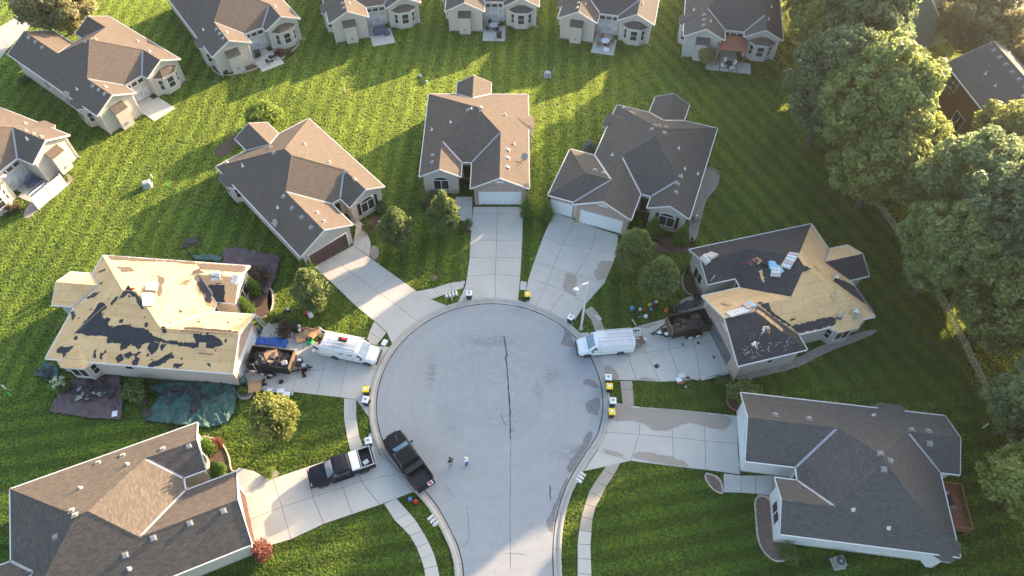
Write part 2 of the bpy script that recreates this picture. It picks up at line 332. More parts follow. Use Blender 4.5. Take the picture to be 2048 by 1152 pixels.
# street outline: bulb plus the neck that runs out of the bottom of the picture
BC, BR = Vector((-2.2, 33.3, 0)), 11.2
neckL = [G(860, 992), G(886, 1031), G(905, 1069), G(918, 1097), G(928.5, 1147)]
neckR = [G(1187, 880), G(1155, 931), G(1131.6, 972), G(1116, 1019), G(1106.8, 1069), G(1105.5, 1147)]
a0 = math.atan2(29.3 - BC.y, 7.6 - BC.x); a1 = math.atan2(27.2 - BC.y, -11.4 - BC.x) % (2 * math.pi)
arc = [BC + Vector((math.cos(a), math.sin(a), 0)) * BR for a in np.linspace(a0, a1, 90)]
edge = [Vector((5.6, -60, 0)), Vector((4.0, 8, 0))] + neckR[::-1][:-1] + arc + [Vector((-10.1, 25.6, 0))] + neckL + [Vector((-3.6, 8, 0)), Vector((-4.0, -60, 0))]
def smooth(pl, it=2):
    for _ in range(it):
        q = [pl[0]]
        for a, b in zip(pl, pl[1:]): q += [a * .75 + b * .25, a * .25 + b * .75]
        pl = q + [pl[-1]]
    return pl
edge = smooth(edge, 2)
# thin out
e2 = [edge[0]]
for p in edge[1:]:
    if (p - e2[-1]).length > .28: e2.append(p)
edge = e2
def offset(pl, d):
    o = []
    for i, p in enumerate(pl):
        t_ = (pl[min(i + 1, len(pl) - 1)] - pl[max(i - 1, 0)]).normalized(); o.append(p + Vector((t_.y, -t_.x, 0)) * d)
    return o
KW = .72
outer = offset(edge, KW)
g = MB(); g.prism([(p.x, p.y) for p in edge], -.2, .012); road = struct(g.build('road', 'asphalt'))
PAVED.append([(p.x, p.y) for p in outer])
# kerb: one object per cast length of gutter and rolled kerb
kerb = struct(bpy.data.objects.new('kerb', None)); COL.objects.link(kerb)
prof = [(0.004, -.1), (0.004, .016), (.30, .02), (.42, .10), (.55, .13), (KW - .02, .125), (KW, .10), (KW, -.1)]
offs = [offset(edge, d) for d, _ in prof]
i = 0; n_e = len(edge)
while i < n_e - 1:
    j = i
    L_ = 0
    while j < n_e - 1 and L_ < 3.0: L_ += (edge[j + 1] - edge[j]).length; j += 1
    if edge[j].y > -14 and edge[i].y > -20:
        m = MB(); np_ = len(prof)
        for k in range(i, j + 1):
            sh = .012 if k == i else (-.012 if k == j else 0)
            tt = (edge[min(k + 1, n_e - 1)] - edge[max(k - 1, 0)]).normalized() * sh
            m.v += [(offs[q][k].x + tt.x, offs[q][k].y + tt.y, prof[q][1]) for q in range(np_)]
        c = j - i + 1
        for a in range(c - 1):
            for q in range(np_ - 1): m.f.append([a * np_ + q, a * np_ + q + 1, (a + 1) * np_ + q + 1, (a + 1) * np_ + q]); m.m.append(0)
        m.f.append(list(range(np_))); m.m.append(0); m.f.append([(c - 1) * np_ + q for q in range(np_)][::-1]); m.m.append(0)
        m.build('kerb_stone', 'kerb_concrete', kerb)
    i = j
# dark joint between asphalt and gutter, and a tar-sealed crack down the middle
g = MB()
def ribbon(g, pl, wds, z, m=0):
    pl = [Vector(p) for p in pl]; n = len(pl); o = len(g.v)
    for i, p in enumerate(pl):
        t_ = (pl[min(i + 1, n - 1)] - pl[max(i - 1, 0)]); t_ = Vector((t_.x, t_.y, 0)).normalized(); wd = wds[i] if isinstance(wds, list) else wds
        nn = Vector((t_.y, -t_.x, 0)) * wd / 2; g.v += [(p.x + nn.x, p.y + nn.y, z), (p.x - nn.x, p.y - nn.y, z)]
    for i in range(n - 1): g.f.append([o + 2 * i, o + 2 * i + 1, o + 2 * i + 3, o + 2 * i + 2]); g.m.append(m)
ribbon(g, [p for p in offset(edge, -.01)], [.08 + .07 * abs(math.sin(k * .7) * math.sin(k * .23)) for k in range(n_e)], .0165)
g.build('joint_seal', 'tar', road)
g = MB()
for pl, wd in (([(1008, 672), (1011, 690), (1014, 710), (1011, 716), (1014, 730), (1016, 760), (1018, 790), (1020, 820), (1020, 850), (1021, 884)], .13), ([(1021, 884), (1021, 920), (1020, 1000), (1021, 1080), (1022, 1150)], .035), ([(1100, 970), (1100, 985), (1102, 1003)], .10), ([(934, 1010), (937, 1050), (938, 1080), (930, 1090), (922, 1095)], .03), ([(1009, 1107), (1030, 1107), (1055, 1110)], .025), ([(890, 970), (913, 1000)], .025), ([(1002, 828), (1006, 840), (1013, 855)], .05), ([(1014, 712), (1010, 718)], .10), ([(1020, 860), (1028, 861)], .05)):
    q = []
    for (a, b), (c, d) in zip(pl, pl[1:]):
        for k in range(6): s_ = k / 6; q.append(G(a + (c - a) * s_ + random.uniform(-.7, .7), b + (d - b) * s_))
    ribbon(g, q, [wd * random.uniform(.6, 1.3) for _ in q], .0172)
g.build('crack_sealant', 'tar', road)
def inroad(p):
    r = False; j = n_e - 1
    for i in range(n_e):
        a, b = inner_[i], inner_[j]
        if (a.y > p.y) != (b.y > p.y) and p.x < (b.x - a.x) * (p.y - a.y) / (b.y - a.y) + a.x: r = not r
        j = i
    return r
inner_ = offset(edge, -.12)
def shrink(P, d):
    c = len(P); A = sum(P[i][0] * P[(i + 1) % c][1] - P[(i + 1) % c][0] * P[i][1] for i in range(c))
    if A < 0: P = P[::-1]
    o = []
    for i in range(c):
        p0, p1, p2 = Vector(P[i - 1]).to_2d(), Vector(P[i]).to_2d(), Vector(P[(i + 1) % c]).to_2d()
        a, b = (p1 - p0).normalized(), (p2 - p1).normalized(); na, nb = Vector((-a.y, a.x)), Vector((-b.y, b.x))
        k = 1 + na.dot(nb); o.append(p1 + (na + nb) * (d / max(k, .35)))
    return [(q.x, q.y) for q in o]
# sprinkler run-off: damp patches that spread from the gutter
def patch(pts, z, mat, parent, name='wet_patch'):
    P = smooth([G(*p) for p in pts + pts[:2]], 2)[2:-2]
    if parent is not road: P = [Vector((*q, 0)) for q in shrink([(p.x, p.y) for p in P], .05)]
    A = [(p.x, p.y) for p in P]; x0, x1 = min(p[0] for p in A), max(p[0] for p in A); y0, y1 = min(p[1] for p in A), max(p[1] for p in A); r_ = .085; g = MB(); ix = {}
    def vid(i, j):
        if (i, j) not in ix: ix[(i, j)] = len(g.v); g.v.append((x0 + i * r_, y0 + j * r_, z))
        return ix[(i, j)]
    for i in range(int((x1 - x0) / r_) + 1):
        for j in range(int((y1 - y0) / r_) + 1):
            x, y = x0 + (i + .5) * r_, y0 + (j + .5) * r_; v = Vector((x * 1.3, y * 1.3, z * 100)); dx, dy = mnoise.noise(v) * .22 + mnoise.noise(v * 3.1) * .10, mnoise.noise(v + Vector((9, 3, 1))) * .22 + mnoise.noise(v * 3.1 + Vector((2, 7, 5))) * .10
            if ppip(x + dx, y + dy, A) and ppip(x, y, A) and (parent is not road or inroad(Vector((x, y, 0)))): g.f.append([vid(i, j), vid(i + 1, j), vid(i + 1, j + 1), vid(i, j + 1)]); g.m.append(0)
    return g.build(name, mat, parent)
def ppip(x, y, poly):
    r = False; j = len(poly) - 1
    for i in range(len(poly)):
        xi, yi = poly[i]; xj, yj = poly[j]
        if (yi > y) != (yj > y) and x < (xj - xi) * (y - yi) / (yj - yi) + xi: r = not r
        j = i
    return r
for pts in ([(1118, 688), (1130, 668), (1126, 658), (1140, 662), (1150, 690), (1152, 698), (1132, 692)], [(1164, 762), (1175, 756), (1192, 764), (1199, 776), (1186, 776), (1170, 770)], [(1164, 812), (1180, 800), (1200, 790), (1201, 815), (1197, 832), (1178, 828)], [(1130, 935), (1150, 910), (1165, 880), (1178, 860), (1188, 868), (1180, 885), (1158, 925), (1140, 950)], [(1100, 1030), (1110, 1005), (1130, 960), (1140, 950), (1124, 985), (1112, 1020), (1108, 1050), (1104, 1070), (1091, 1050), (1090, 1040)]):
    patch(pts, .0158, 'wet_asphalt', road)
# ---- concrete flatwork: every cast panel is a piece of its own
def shrink(P, d):
    c = len(P); A = sum(P[i][0] * P[(i + 1) % c][1] - P[(i + 1) % c][0] * P[i][1] for i in range(c))
    if A < 0: P = P[::-1]
    o = []
    for i in range(c):
        p0, p1, p2 = Vector(P[i - 1]).to_2d(), Vector(P[i]).to_2d(), Vector(P[(i + 1) % c]).to_2d()
        a, b = (p1 - p0).normalized(), (p2 - p1).normalized(); na, nb = Vector((-a.y, a.x)), Vector((-b.y, b.x))
        k = 1 + na.dot(nb); o.append(p1 + (na + nb) * (d / max(k, .35)))
    return [(q.x, q.y) for q in o]
def flat(name):
    o = struct(bpy.data.objects.new(name, None)); COL.objects.link(o); return o
def slab(par, P, mat='concrete', z=.05, gap=.017, nm='concrete_slab'):
    P = [G2(*p) for p in P]; PAVED.append(shrink(P, -.04))
    g = MB(); g.prism(shrink(P, gap), -.1, z + random.uniform(-.003, .003)); return g.build(nm, mat, par)
def grid(par, rows, mats='concrete', **k):
    for a, b in zip(rows, rows[1:]):
        for i in range(len(a) - 1): slab(par, [a[i], a[i + 1], b[i + 1], b[i]], mats, **k)
def inner_kerb(px0, px1, n=5):   # pixels along the back of the kerb between two screen columns is awkward: use bulb angles instead
    pass
def kb(px, py, extra=.03):       # point on the back of the kerb nearest to a surveyed pixel
    p = G(px, py); q = min(outer, key=lambda o: (o - p).length_squared); d = (q - p)
    v = q + (q - min(edge, key=lambda o: (o - q).length_squared)).normalized() * extra
    u = CAMH; t_ = v.y * CP + CAMH * SP; return (1024 + F * v.x / t_, 576 - F * (v.y * SP - CAMH * CP) / t_)
dA = flat('driveway')           # house with the brown garage door
grid(dA, [[(628, 534), (663, 515), (706, 491)], [(669, 571), (707, 549), (745, 519)], [(709, 610), (749, 580), (789, 551)], [(748, 642), (790, 609), (833, 582)]])
slab(dA, [(748, 642), (790, 609), kb(836, 641), kb(806, 666), kb(784, 692), (773, 664)]); slab(dA, [(790, 609), (833, 582), (863, 599), kb(894, 612), kb(862, 625), kb(836, 641)])
grid(dA, [[(706, 491), (712, 455)], [(727, 505), (735, 478)], [(738, 513), (742, 490)]]); slab(dA, [(700, 440), (706, 430), (730, 452), (739, 478), (742, 490), (735, 478), (712, 455)][:5])
dB = flat('driveway')
grid(dB, [[(947, 414), (996, 414), (1046, 414)], [(945, 427), (995, 427), (1046, 427)], [(941, 481), (993, 481), (1044.6, 481)], [(939, 516), (992, 515), (1043, 516)], [(934, 553), (990, 549), (1040.7, 553.7)]])
slab(dB, [(934, 553), (990, 549), kb(988, 598), kb(950, 600), kb(916, 605), (930, 575)]); slab(dB, [(990, 549), (1040.7, 553.7), kb(1038, 606), kb(1012, 599), kb(988, 598)])
grid(dB, [[(911, 394), (945, 394)], [(911, 412), (945, 412)], [(916, 432), (944, 432)], [(934, 458), (943, 462)]])
dC = flat('driveway')
grid(dC, [[(1108, 425), (1150, 440), (1194, 457), (1236, 470)], [(1086, 474), (1125, 490), (1182, 500), (1234, 506)], [(1068, 524), (1106, 535), (1151, 549), (1209, 567)], [(1057, 557), (1093, 569), (1129, 582), (1172, 608)]])
slab(dC, [(1057, 557), (1093, 569), kb(1072, 614), kb(1047, 606), (1052, 582)]); slab(dC, [(1093, 569), (1129, 582), kb(1101, 626), kb(1072, 614)]); slab(dC, [(1129, 582), (1172, 608), (1163, 619), kb(1147, 652), kb(1124, 638), kb(1101, 626)])
for pts in ([(1127, 542), (1151, 549), (1156, 557), (1151, 580), (1155, 597), (1138, 586), (1122, 578), (1130, 556)], [(1184, 559), (1190, 535), (1203, 520), (1228, 521), (1225, 535), (1209, 566)]): patch(pts, .056, 'wet_concrete', dC)
dE = flat('driveway')
grid(dE, [[kb(1163, 668), kb(1196, 707), kb(1214, 762)], [(1246, 662), (1256, 712), (1273, 761)], [(1282, 651), (1290, 706), (1320, 764)], [(1330, 638), (1338, 699), (1362, 762)], [(1376, 622), (1388, 690), (1402, 759)], [(1420, 606), (1440, 680), (1460, 744)]])
for pts in ([(1202, 740), (1214, 729), (1228, 735), (1240, 752), (1236, 761), (1214, 762), (1208, 750)], [(1275, 757), (1290, 753), (1316, 760), (1318, 764), (1276, 762)], [(1206, 668), (1240, 664), (1304, 646), (1330, 640), (1300, 658), (1240, 672)]): patch(pts, .056, 'wet_concrete', dE)
dG = flat('driveway')
grid(dG, [[kb(1216, 806), kb(1208, 862), kb(1184, 905)], [(1281, 814), (1278.6, 869), (1261, 922)], [(1345, 818.6), (1345, 875), (1346.5, 933)], [(1408, 824.5), (1410, 882), (1411, 940)], [(1476, 832), (1475, 888), (1480, 949)]])
slab(dG, [(1261, 922), kb(1184, 905), kb(1168, 940)]); grid(dG, [[(1447, 947), (1447, 985)], [(1482, 951), (1482, 986)], [(1511, 951), (1511, 988)], [(1545, 951), (1545, 992)], [(1592, 950), (1592, 994)]])
for pts in ([(1216, 806), (1281, 814), (1344, 818), (1408, 825), (1470, 832), (1462, 858), (1440, 862), (1410, 855), (1380, 846), (1355, 855), (1330, 866), (1300, 862), (1280, 846), (1255, 842), (1220, 846), (1214, 820)], [(1266, 905), (1290, 902), (1346, 912), (1372, 922), (1384, 937), (1346, 932), (1262, 921)], [(1204, 895), (1214, 898), (1245, 905), (1255, 916), (1225, 914), (1210, 908)]): patch(pts, .056, 'wet_concrete', dG)
dF = flat('driveway')
grid(dF, [[(480, 990), (501, 1039), (511, 1100)], [(546, 957), (564, 1014), (582, 1079)], [(612, 935), (626, 994), (648, 1048)], [(675, 914), (686, 975), (704, 1029)], [(705, 904), (722, 962), (760, 1010)]])
slab(dF, [(705, 904), (722, 962), kb(795, 948), kb(768, 905), kb(750, 862), (738, 868), (730, 890)]); slab(dF, [(722, 962), (760, 1010), kb(827, 982), kb(795, 948)]); slab(dF, [(468, 945), (478, 935), (508, 942), (532, 955), (546, 957), (480, 990)])
dD = flat('driveway')
grid(dD, [[(516, 672), (488, 756), (484, 768)], [(560, 674), (545, 742), (538, 776)], [(610, 680), (594, 745), (585, 784)], [(656, 688), (646, 740), (634, 790)], [(706, 690), (695, 724), (679, 795)]])
slab(dD, [(706, 690), (695, 724), kb(752, 742), kb(768, 712), kb(782, 698), (735, 690)]); slab(dD, [(695, 724), (679, 795), (713, 800), kb(744, 832), kb(745, 790), kb(752, 742)])
slab(dD, [(516, 672), (545, 634), (562, 640), (580, 655), (590, 676)])
sw = flat('sidewalk')
grid(sw, [[(748, 643), (773, 665)], [(739, 664), (762, 680)], [(732, 685), (752, 691)]])
grid(sw, [[(833, 583), (863, 599)], [(866, 577), (880, 593)], [(900, 566), (905, 583)], [(931, 562), (926, 577)]]); slab(sw, [(1041, 562), (1054, 564), (1052, 581), (1039, 580)])
grid(sw, [[(1168, 622), (1183, 612)], [(1182, 640), (1196, 627)], [(1190, 662), (1206, 650)], [(1196, 666), (1212, 664)]], 'concrete_old')
grid(sw, [[(1240, 762), (1264, 762)], [(1242, 780), (1266, 780)], [(1245, 809), (1268, 811)]], 'concrete_old')
rows = [[(1217, 922), (1242, 924)], [(1207, 940), (1228, 951)], [(1191, 962), (1213, 973)], [(1178, 984), (1202, 995)], [(1170, 1008), (1191, 1015)], [(1163, 1033), (1185, 1040)], [(1158, 1060), (1183, 1065)]]
grid(sw, rows, 'concrete_old', z=.045)
grid(sw, [[(1158, 1060), (1183, 1065)], [(1155, 1088), (1181, 1090)], [(1155, 1117), (1182, 1119)], [(1155, 1147), (1183, 1149)], [(1155, 1180), (1184, 1180)], [(1156, 1215), (1186, 1215)]])
grid(sw, [[(688, 797), (713, 800)], [(688, 838), (713, 838)], [(695, 880), (719, 873)], [(701, 903), (727, 896)]])
grid(sw, [[(768, 1008), (793, 997)], [(790, 1042), (818, 1025)], [(806, 1057), (833, 1043)], [(820, 1072), (845, 1062)], [(833, 1095), (858, 1085)], [(842, 1118), (868, 1107)], [(848, 1138), (875, 1132)], [(852, 1165), (881, 1160)], [(856, 1200), (886, 1196)]])
g = MB()
# ------------------------------------------------------------------ houses
ZE, PT = 3.15, 0.5
class House:
    def __init__(s, name, label, t, th, mirror=False, roof='shingle_brown', wall='siding_beige', group=None):
        s.root = thing(name, label, 'house', (t[0], t[1], 0), R(th), group); s.mir = mirror; s.roof = roof; s.wall = wall
        s.polys = []; s.th = R(th); s.t = t
    def x(s, x): return -x if s.mir else x
    def P(s, x, y, z): return Vector((s.x(x), y, z))
    def W(s, x, y):      # plan -> world
        lx = s.x(x); c, n = math.cos(s.th), math.sin(s.th); return (s.t[0] + lx * c - y * n, s.t[1] + lx * n + y * c)
    def n2(s, nx, ny): return Vector((s.x(nx), ny, 0))
    # ---- roof: each slope is its own plane; shared edges become ridge caps or valley flashing, free edges gutters
    def slopes(s, polys, mats=None, trim=True, th=.16):
        for i, (poly, f) in enumerate(polys):
            pts = [s.P(x, y, ZE + f(x, y)) for x, y in poly]; n = len(pts)
            nrm = (pts[1] - pts[0]).cross(pts[2] - pts[0])
            for k in range(1, n - 1):
                q = (pts[k] - pts[0]).cross(pts[k + 1] - pts[0])
                if q.length > nrm.length: nrm = q
            nrm.normalize(); nrm = -nrm if nrm.z < 0 else nrm
            ua = Vector((0, 0, 1)).cross(nrm); ua = ua.normalized() if ua.length > 1e-5 else Vector((1, 0, 0)); va = nrm.cross(ua)
            g = MB(); o = g.add(pts + [p - Vector((0, 0, th)) for p in pts], [])
            g.f.append(list(range(n))); g.m.append(0); g.f.append([2 * n - 1 - k for k in range(n)]); g.m.append(1)
            for k in range(n): g.f.append([k, (k + 1) % n, n + (k + 1) % n, n + k]); g.m.append(1)
            mt = (mats[i] if mats else None) or s.roof
            off = random.uniform(0, 50)
            g.build('roof_plane', [mt, 'trim_white'], s.root, uv=lambda c: (c.dot(ua) + off, c.dot(va)))
        E_ = {}
        key = lambda p: (round(p[0], 2), round(p[1], 2))
        for i, (poly, f) in enumerate(polys):
            for k in range(len(poly)):
                a, b = poly[k], poly[(k + 1) % len(poly)]; kk = tuple(sorted((key(a), key(b)))); E_.setdefault(kk, []).append((i, a, b))
        for kk, l in E_.items():
            i, a, b = l[0]; f = polys[i][1]; A, B = s.P(*a, ZE + f(*a)), s.P(*b, ZE + f(*b))
            if (B - A).length < .05: continue
            if len(l) == 1:
                if not trim: continue
                cx = sum(p[0] for p in polys[i][0]) / len(polys[i][0]); cy = sum(p[1] for p in polys[i][0]) / len(polys[i][0])
                nx, ny = (b[1] - a[1]), -(b[0] - a[0]); ln = math.hypot(nx, ny); nx, ny = nx / ln, ny / ln
                # outward test: step off the edge; outside if no polygon covers it
                mx, my = (a[0] + b[0]) / 2, (a[1] + b[1]) / 2
                if pip(mx + nx * .02, my + ny * .02, polys[i][0]): nx, ny = -nx, -ny
                off = s.n2(nx, ny)
                g = MB()
                if abs(A.z - B.z) < .05: g.beam(A + off * .055 - Vector((0, 0, .055)), B + off * .055 - Vector((0, 0, .055)), .095, .11); g.build('gutter', 'trim_white', s.root)
                else: g.beam(A + off * .022 - Vector((0, 0, .06)), B + off * .022 - Vector((0, 0, .06)), .05, .2); g.build('rake_trim', 'trim_white', s.root)
            else:
                j = l[1][0]; cj = polys[j][0]; mx, my = (a[0] + b[0]) / 2, (a[1] + b[1]) / 2
                nx, ny = (b[1] - a[1]), -(b[0] - a[0]); ln = math.hypot(nx, ny); nx, ny = nx / ln * .05, ny / ln * .05
                if not pip(mx + nx, my + ny, cj): nx, ny = -nx, -ny
                hx, hy = mx + nx, my + ny; convex = polys[i][1](hx, hy) > polys[j][1](hx, hy) + 1e-6
                if abs(polys[i][1](hx, hy) - polys[j][1](hx, hy)) < 1e-5: continue
                wd = .14 if convex else .10; lift = .018 if convex else .012
                dx, dy = nx / .05 * wd, ny / .05 * wd
                fi, fj = polys[i][1], polys[j][1]; g = MB()
                V = [s.P(a[0] - dx, a[1] - dy, ZE + fi(a[0] - dx, a[1] - dy) + lift), s.P(b[0] - dx, b[1] - dy, ZE + fi(b[0] - dx, b[1] - dy) + lift), s.P(b[0], b[1], ZE + fi(*b) + lift * 1.3), s.P(a[0], a[1], ZE + fi(*a) + lift * 1.3),
                     s.P(a[0] + dx, a[1] + dy, ZE + fj(a[0] + dx, a[1] + dy) + lift), s.P(b[0] + dx, b[1] + dy, ZE + fj(b[0] + dx, b[1] + dy) + lift)]
                dn = Vector((0, 0, lift + .004)); V2 = [v - dn for v in V]
                g.add(V + V2, [(0, 1, 2, 3), (3, 2, 5, 4), (0, 6, 7, 1), (4, 5, 11, 10), (0, 3, 9, 6), (3, 4, 10, 9), (1, 7, 8, 2), (2, 8, 11, 5)])
                d_ = (B - A).normalized()
                if convex:
                    mt = s.roof if not (mats and (mats[i] or mats[j])) else None
                    if mt: g.build('ridge_cap', mt, s.root, uv=lambda c: (c.dot(d_) * 1.0, c.z * 2))
                elif not (mats and (mats[i] or mats[j])): g.build('valley_flashing', 'metal_flash', s.root)
        s.polys += polys
    def zroof(s, x, y):
        z = [f(x, y) for poly, f in s.polys if pip(x, y, poly)]
        return ZE + (max(z) if z else 0)
    def slope_at(s, x, y):
        best = None
        for poly, f in s.polys:
            if pip(x, y, poly) and (best is None or f(x, y) > best(x, y)): best = f
        return best
    # ---- walls
    def walls(s, poly, z1=None, mat=None, nm='wall'):
        z1 = ZE + .06 if z1 is None else z1
        P = [(s.x(x), y) for x, y in poly]
        if s.mir: P = P[::-1]
        g = MB(); g.prism(P, -.05, z1); o = g.build(nm, mat or s.wall, s.root); PAVED.append(shrink([s.W(x, y) for x, y in poly], -.12)); 
        g = MB(); g.prism([tuple(q) for q in shrink(P, -.025)], -.05, .18); g.build('foundation', 'concrete_old', s.root); return o
    def gable(s, x0, x1, y, d=1, mat=None, uvb=False, dep=.35, ins=.35, zt=None):
        """triangular wall above the eave line, facing -y (d=1) or +y (d=-1)"""
        a, b = x0 + ins, x1 - ins; h = (x1 - x0) / 2 * PT; z0 = ZE + .06; zz = ins * PT
        pr = [(a, z0), (b, z0), (b, ZE + zz - .1), ((a + b) / 2, ZE + h - .1), (a, ZE + zz - .1)]
        yy = y + ins * d; g = MB(); n = 5
        g.add([s.P(x, yy, z) for x, z in pr] + [s.P(x, yy + dep * d, z) for x, z in pr], [list(range(n)), [2 * n - 1 - k for k in range(n)]] + [[k, (k + 1) % n, n + (k + 1) % n, n + k] for k in range(n)])
        return g.build('gable_wall', mat or s.wall, s.root, uv=(lambda c: (c.x, c.z)) if uvb else None)
    def slab_face(s, x0, x1, z0, z1, p, nrm, dep, mat, nm, uvb=False):
        """thin panel standing proud of a wall: p a plan point on the wall, nrm outward; x0..x1 measured along the wall"""
        n = s.n2(*nrm); tdir = s.n2(-nrm[1], nrm[0]); O = s.P(p[0], p[1], 0); g = MB()
        q = [(x0, 0), (x1, 0), (x1, dep), (x0, dep)]
        pts = [O + tdir * a + n * b + Vector((0, 0, z)) for z in (z0, z1) for a, b in q]
        g.hull8(pts); return g.build(nm, mat, s.root, uv=(lambda c: (c.dot(tdir), c.z)) if uvb else None)
    def window(s, p, nrm, wd, ht, z, cols=2, rows=1, mat='glass_dark', arch=False, shutters=False, fr=.09, nm='window'):
        n = s.n2(*nrm); td = s.n2(-nrm[1], nrm[0]); O = s.P(p[0], p[1], z)
        up = Vector((0, 0, 1)); g = MB(); a, h = wd / 2, ht / 2
        def bar(u0, u1, z0, z1, d0, d1, m=g): m.hull8([O + td * u + n * d + up * q for q in (z0, z1) for u, d in ((u0, d0), (u1, d0), (u1, d1), (u0, d1))])
        bar(-a - fr, a + fr, -h - fr, -h, -.02, .07); bar(-a - fr, a + fr, h, h + fr, -.02, .07); bar(-a - fr, -a, -h, h, -.02, .07); bar(a, a + fr, -h, h, -.02, .07)
        w_ = g.build(nm, 'trim_white', s.root)
        if arch:
            m = MB(); K = 9; ring = [(a * math.cos(math.pi * k / K), h + fr + a * .55 * math.sin(math.pi * k / K)) for k in range(K + 1)]
            pts = [O + td * u + n * .03 + up * q for u, q in ring] + [O + td * u - n * .02 + up * q for u, q in ring]
            m.add(pts, [list(range(K + 1)), list(range(K + 1, 2 * K + 2))[::-1]] + [[k, k + 1, K + 2 + k, K + 1 + k] for k in range(K)]); m.build('arch_pane', mat, w_)
            m = MB(); m.tube([O + td * u + n * .04 + up * q for u, q in ring], .05, 4); m.build('arch_trim', 'trim_white', w_)
        cw, rh = wd / cols, ht / rows
        for i in range(cols):
            for j in range(rows):
                m = MB(); bar(-a + i * cw + .02, -a + (i + 1) * cw - .02, -h + j * rh + .02, -h + (j + 1) * rh - .02, -.02, .022, m); m.build('pane', mat, w_)
        m = MB()
        for i in range(1, cols): bar(-a + i * cw - .045, -a + i * cw + .045, -h, h, -.02, .055, m)
        for j in range(1, rows): bar(-a, a, -h + j * rh - .03, -h + j * rh + .03, -.02, .05, m)
        if m.v: m.build('mullion', 'trim_white', w_)
        if shutters:
            for sd in (-1, 1):
                m = MB(); bar(sd * (a + fr + .22) - .2, sd * (a + fr + .22) + .2, -h - .05, h + .05 + (a * .3 if arch else 0), 0, .05, m); m.build('shutter', 'black_trim', w_)
        return w_
    def garage_door(s, xc, y, wd=4.88, ht=2.15, mat='door_white', nrm=(0, -1)):
        n = s.n2(*nrm); td = s.n2(-nrm[1], nrm[0]); O = s.P(xc, y, 0); up = Vector((0, 0, 1))
        g = MB()
        for u0, u1, z0, z1 in ((-wd / 2 - .12, -wd / 2, 0, ht + .12), (wd / 2, wd / 2 + .12, 0, ht + .12), (-wd / 2, wd / 2, ht, ht + .12)):
            g.hull8([O + td * u + n * d + up * q for q in (z0, z1) for u, d in ((u0, -.02), (u1, -.02), (u1, .07), (u0, .07))])
        fr = g.build('garage_door', 'trim_white', s.root)
        for k in range(4):
            z0, z1 = .02 + k * ht / 4, (k + 1) * ht / 4 - .02; m = MB()
            m.hull8([O + td * u + n * d + up * q for q in (z0, z1) for u, d in ((-wd / 2, -.02), (wd / 2, -.02), (wd / 2, .025), (-wd / 2, .025))]); nc = max(2, int(wd / .6))
            for c in range(nc):
                u0 = -wd / 2 + wd * c / nc + .09; u1 = -wd / 2 + wd * (c + 1) / nc - .09
                m.hull8([O + td * u + n * d + up * q for q in (z0 + .1, z1 - .1) for u, d in ((u0, .02), (u1, .02), (u1, .037), (u0, .037))])
            m.build('door_panel', mat, fr)
        return fr
    def half_round(s, xc, y, z, r=.55):
        g = MB(); K = 10; n = s.n2(0, -1); O = s.P(xc, y, z)
        ring = [(r * math.cos(math.pi * k / K), .62 * r * math.sin(math.pi * k / K)) for k in range(K + 1)]
        pts = [O + Vector((u, 0, q)) + n * .05 for u, q in ring] + [O + Vector((u, 0, q)) - n * .02 for u, q in ring]
        g.add(pts, [list(range(K + 1)), list(range(K + 1, 2 * K + 2))[::-1]] + [[k, (k + 1) % (K + 1), K + 1 + (k + 1) % (K + 1), K + 1 + k] for k in range(K + 1)]); g.build('gable_vent', 'trim_white', s.root)
    def vent(s, x, y):
        f = s.slope_at(x, y)
        if f is None: return
        z = ZE + f(x, y); gx, gy = (f(x + .1, y) - f(x - .1, y)) / .2, (f(x, y + .1) - f(x, y - .1)) / .2
        n = Vector((-gx, -gy, 1)).normalized(); g = MB(); d = Vector((gx, gy, 0)).normalized(); t_ = Vector((-d.y, d.x, 0)); sl = Vector((d.x, d.y, Vector((gx, gy)).length)).normalized()
        O = Vector((x, y, z)); pts = []
        for hh, k in ((.0, .19), (.14, .16)): pts += [O + t_ * (a * k) + sl * (b * k) + n * hh for a, b in ((-1, -1), (1, -1), (1, 1), (-1, 1))]
        g.hull8([(s.x(p.x), p.y, p.z) for p in pts]); pts = [O + t_ * (a * .26) + sl * (b * .26 + .02) + n * hh for hh in (.004, .014) for a, b in ((-1, -1), (1, -1), (1, 1), (-1, 1))]
        g.hull8([(s.x(p.x), p.y, p.z) for p in pts]); g.build('roof_vent', 'vent_grey', s.root)
    def pipe(s, x, y, h=.38):
        z = s.zroof(x, y); g = MB(); p = s.P(x, y, z)
        g.tube([p - Vector((0, 0, .05)), p + Vector((0, 0, h))], .055, 8); g.lathe([(.2, -.04), (.16, .06), (.07, .16)], 8, c=(p.x, p.y, p.z)); g.build('vent_pipe', 'trim_white', s.root)
    def dish(s, x, y, face=(0, -1), z=None):
        z = s.zroof(x, y) if z is None else z; p = s.P(x, y, z); n = Vector((s.x(face[0]), face[1], .8)).normalized(); g = MB()
        g.tube([p, p + Vector((0, 0, .45))], .03, 6); c = p + Vector((0, 0, .6)); d = g.build('satellite_dish', 'vent_grey', s.root)
        u = n.cross(Vector((0, 0, 1))).normalized(); v = u.cross(n); m = MB(); rings = []
        for rr in (0.05, .2, .34, .43): rings.append([c + u * (rr * 1.1 * math.cos(k * math.pi / 8)) + v * (rr * math.sin(k * math.pi / 8)) + n * (rr * rr * .55) for k in range(16)])
        for gg in rings[:]: rings.append([q - n * .02 for q in gg])
        m.add([q for gg in rings for q in gg], [[i * 16 + k, i * 16 + (k + 1) % 16, (i + 1) * 16 + (k + 1) % 16, (i + 1) * 16 + k] for i in (0, 1, 2, 4, 5, 6) for k in range(16)] + [[48 + k, 48 + (k + 1) % 16, 112 + (k + 1) % 16, 112 + k] for k in range(16)] + [list(range(16)), list(range(64, 80))])
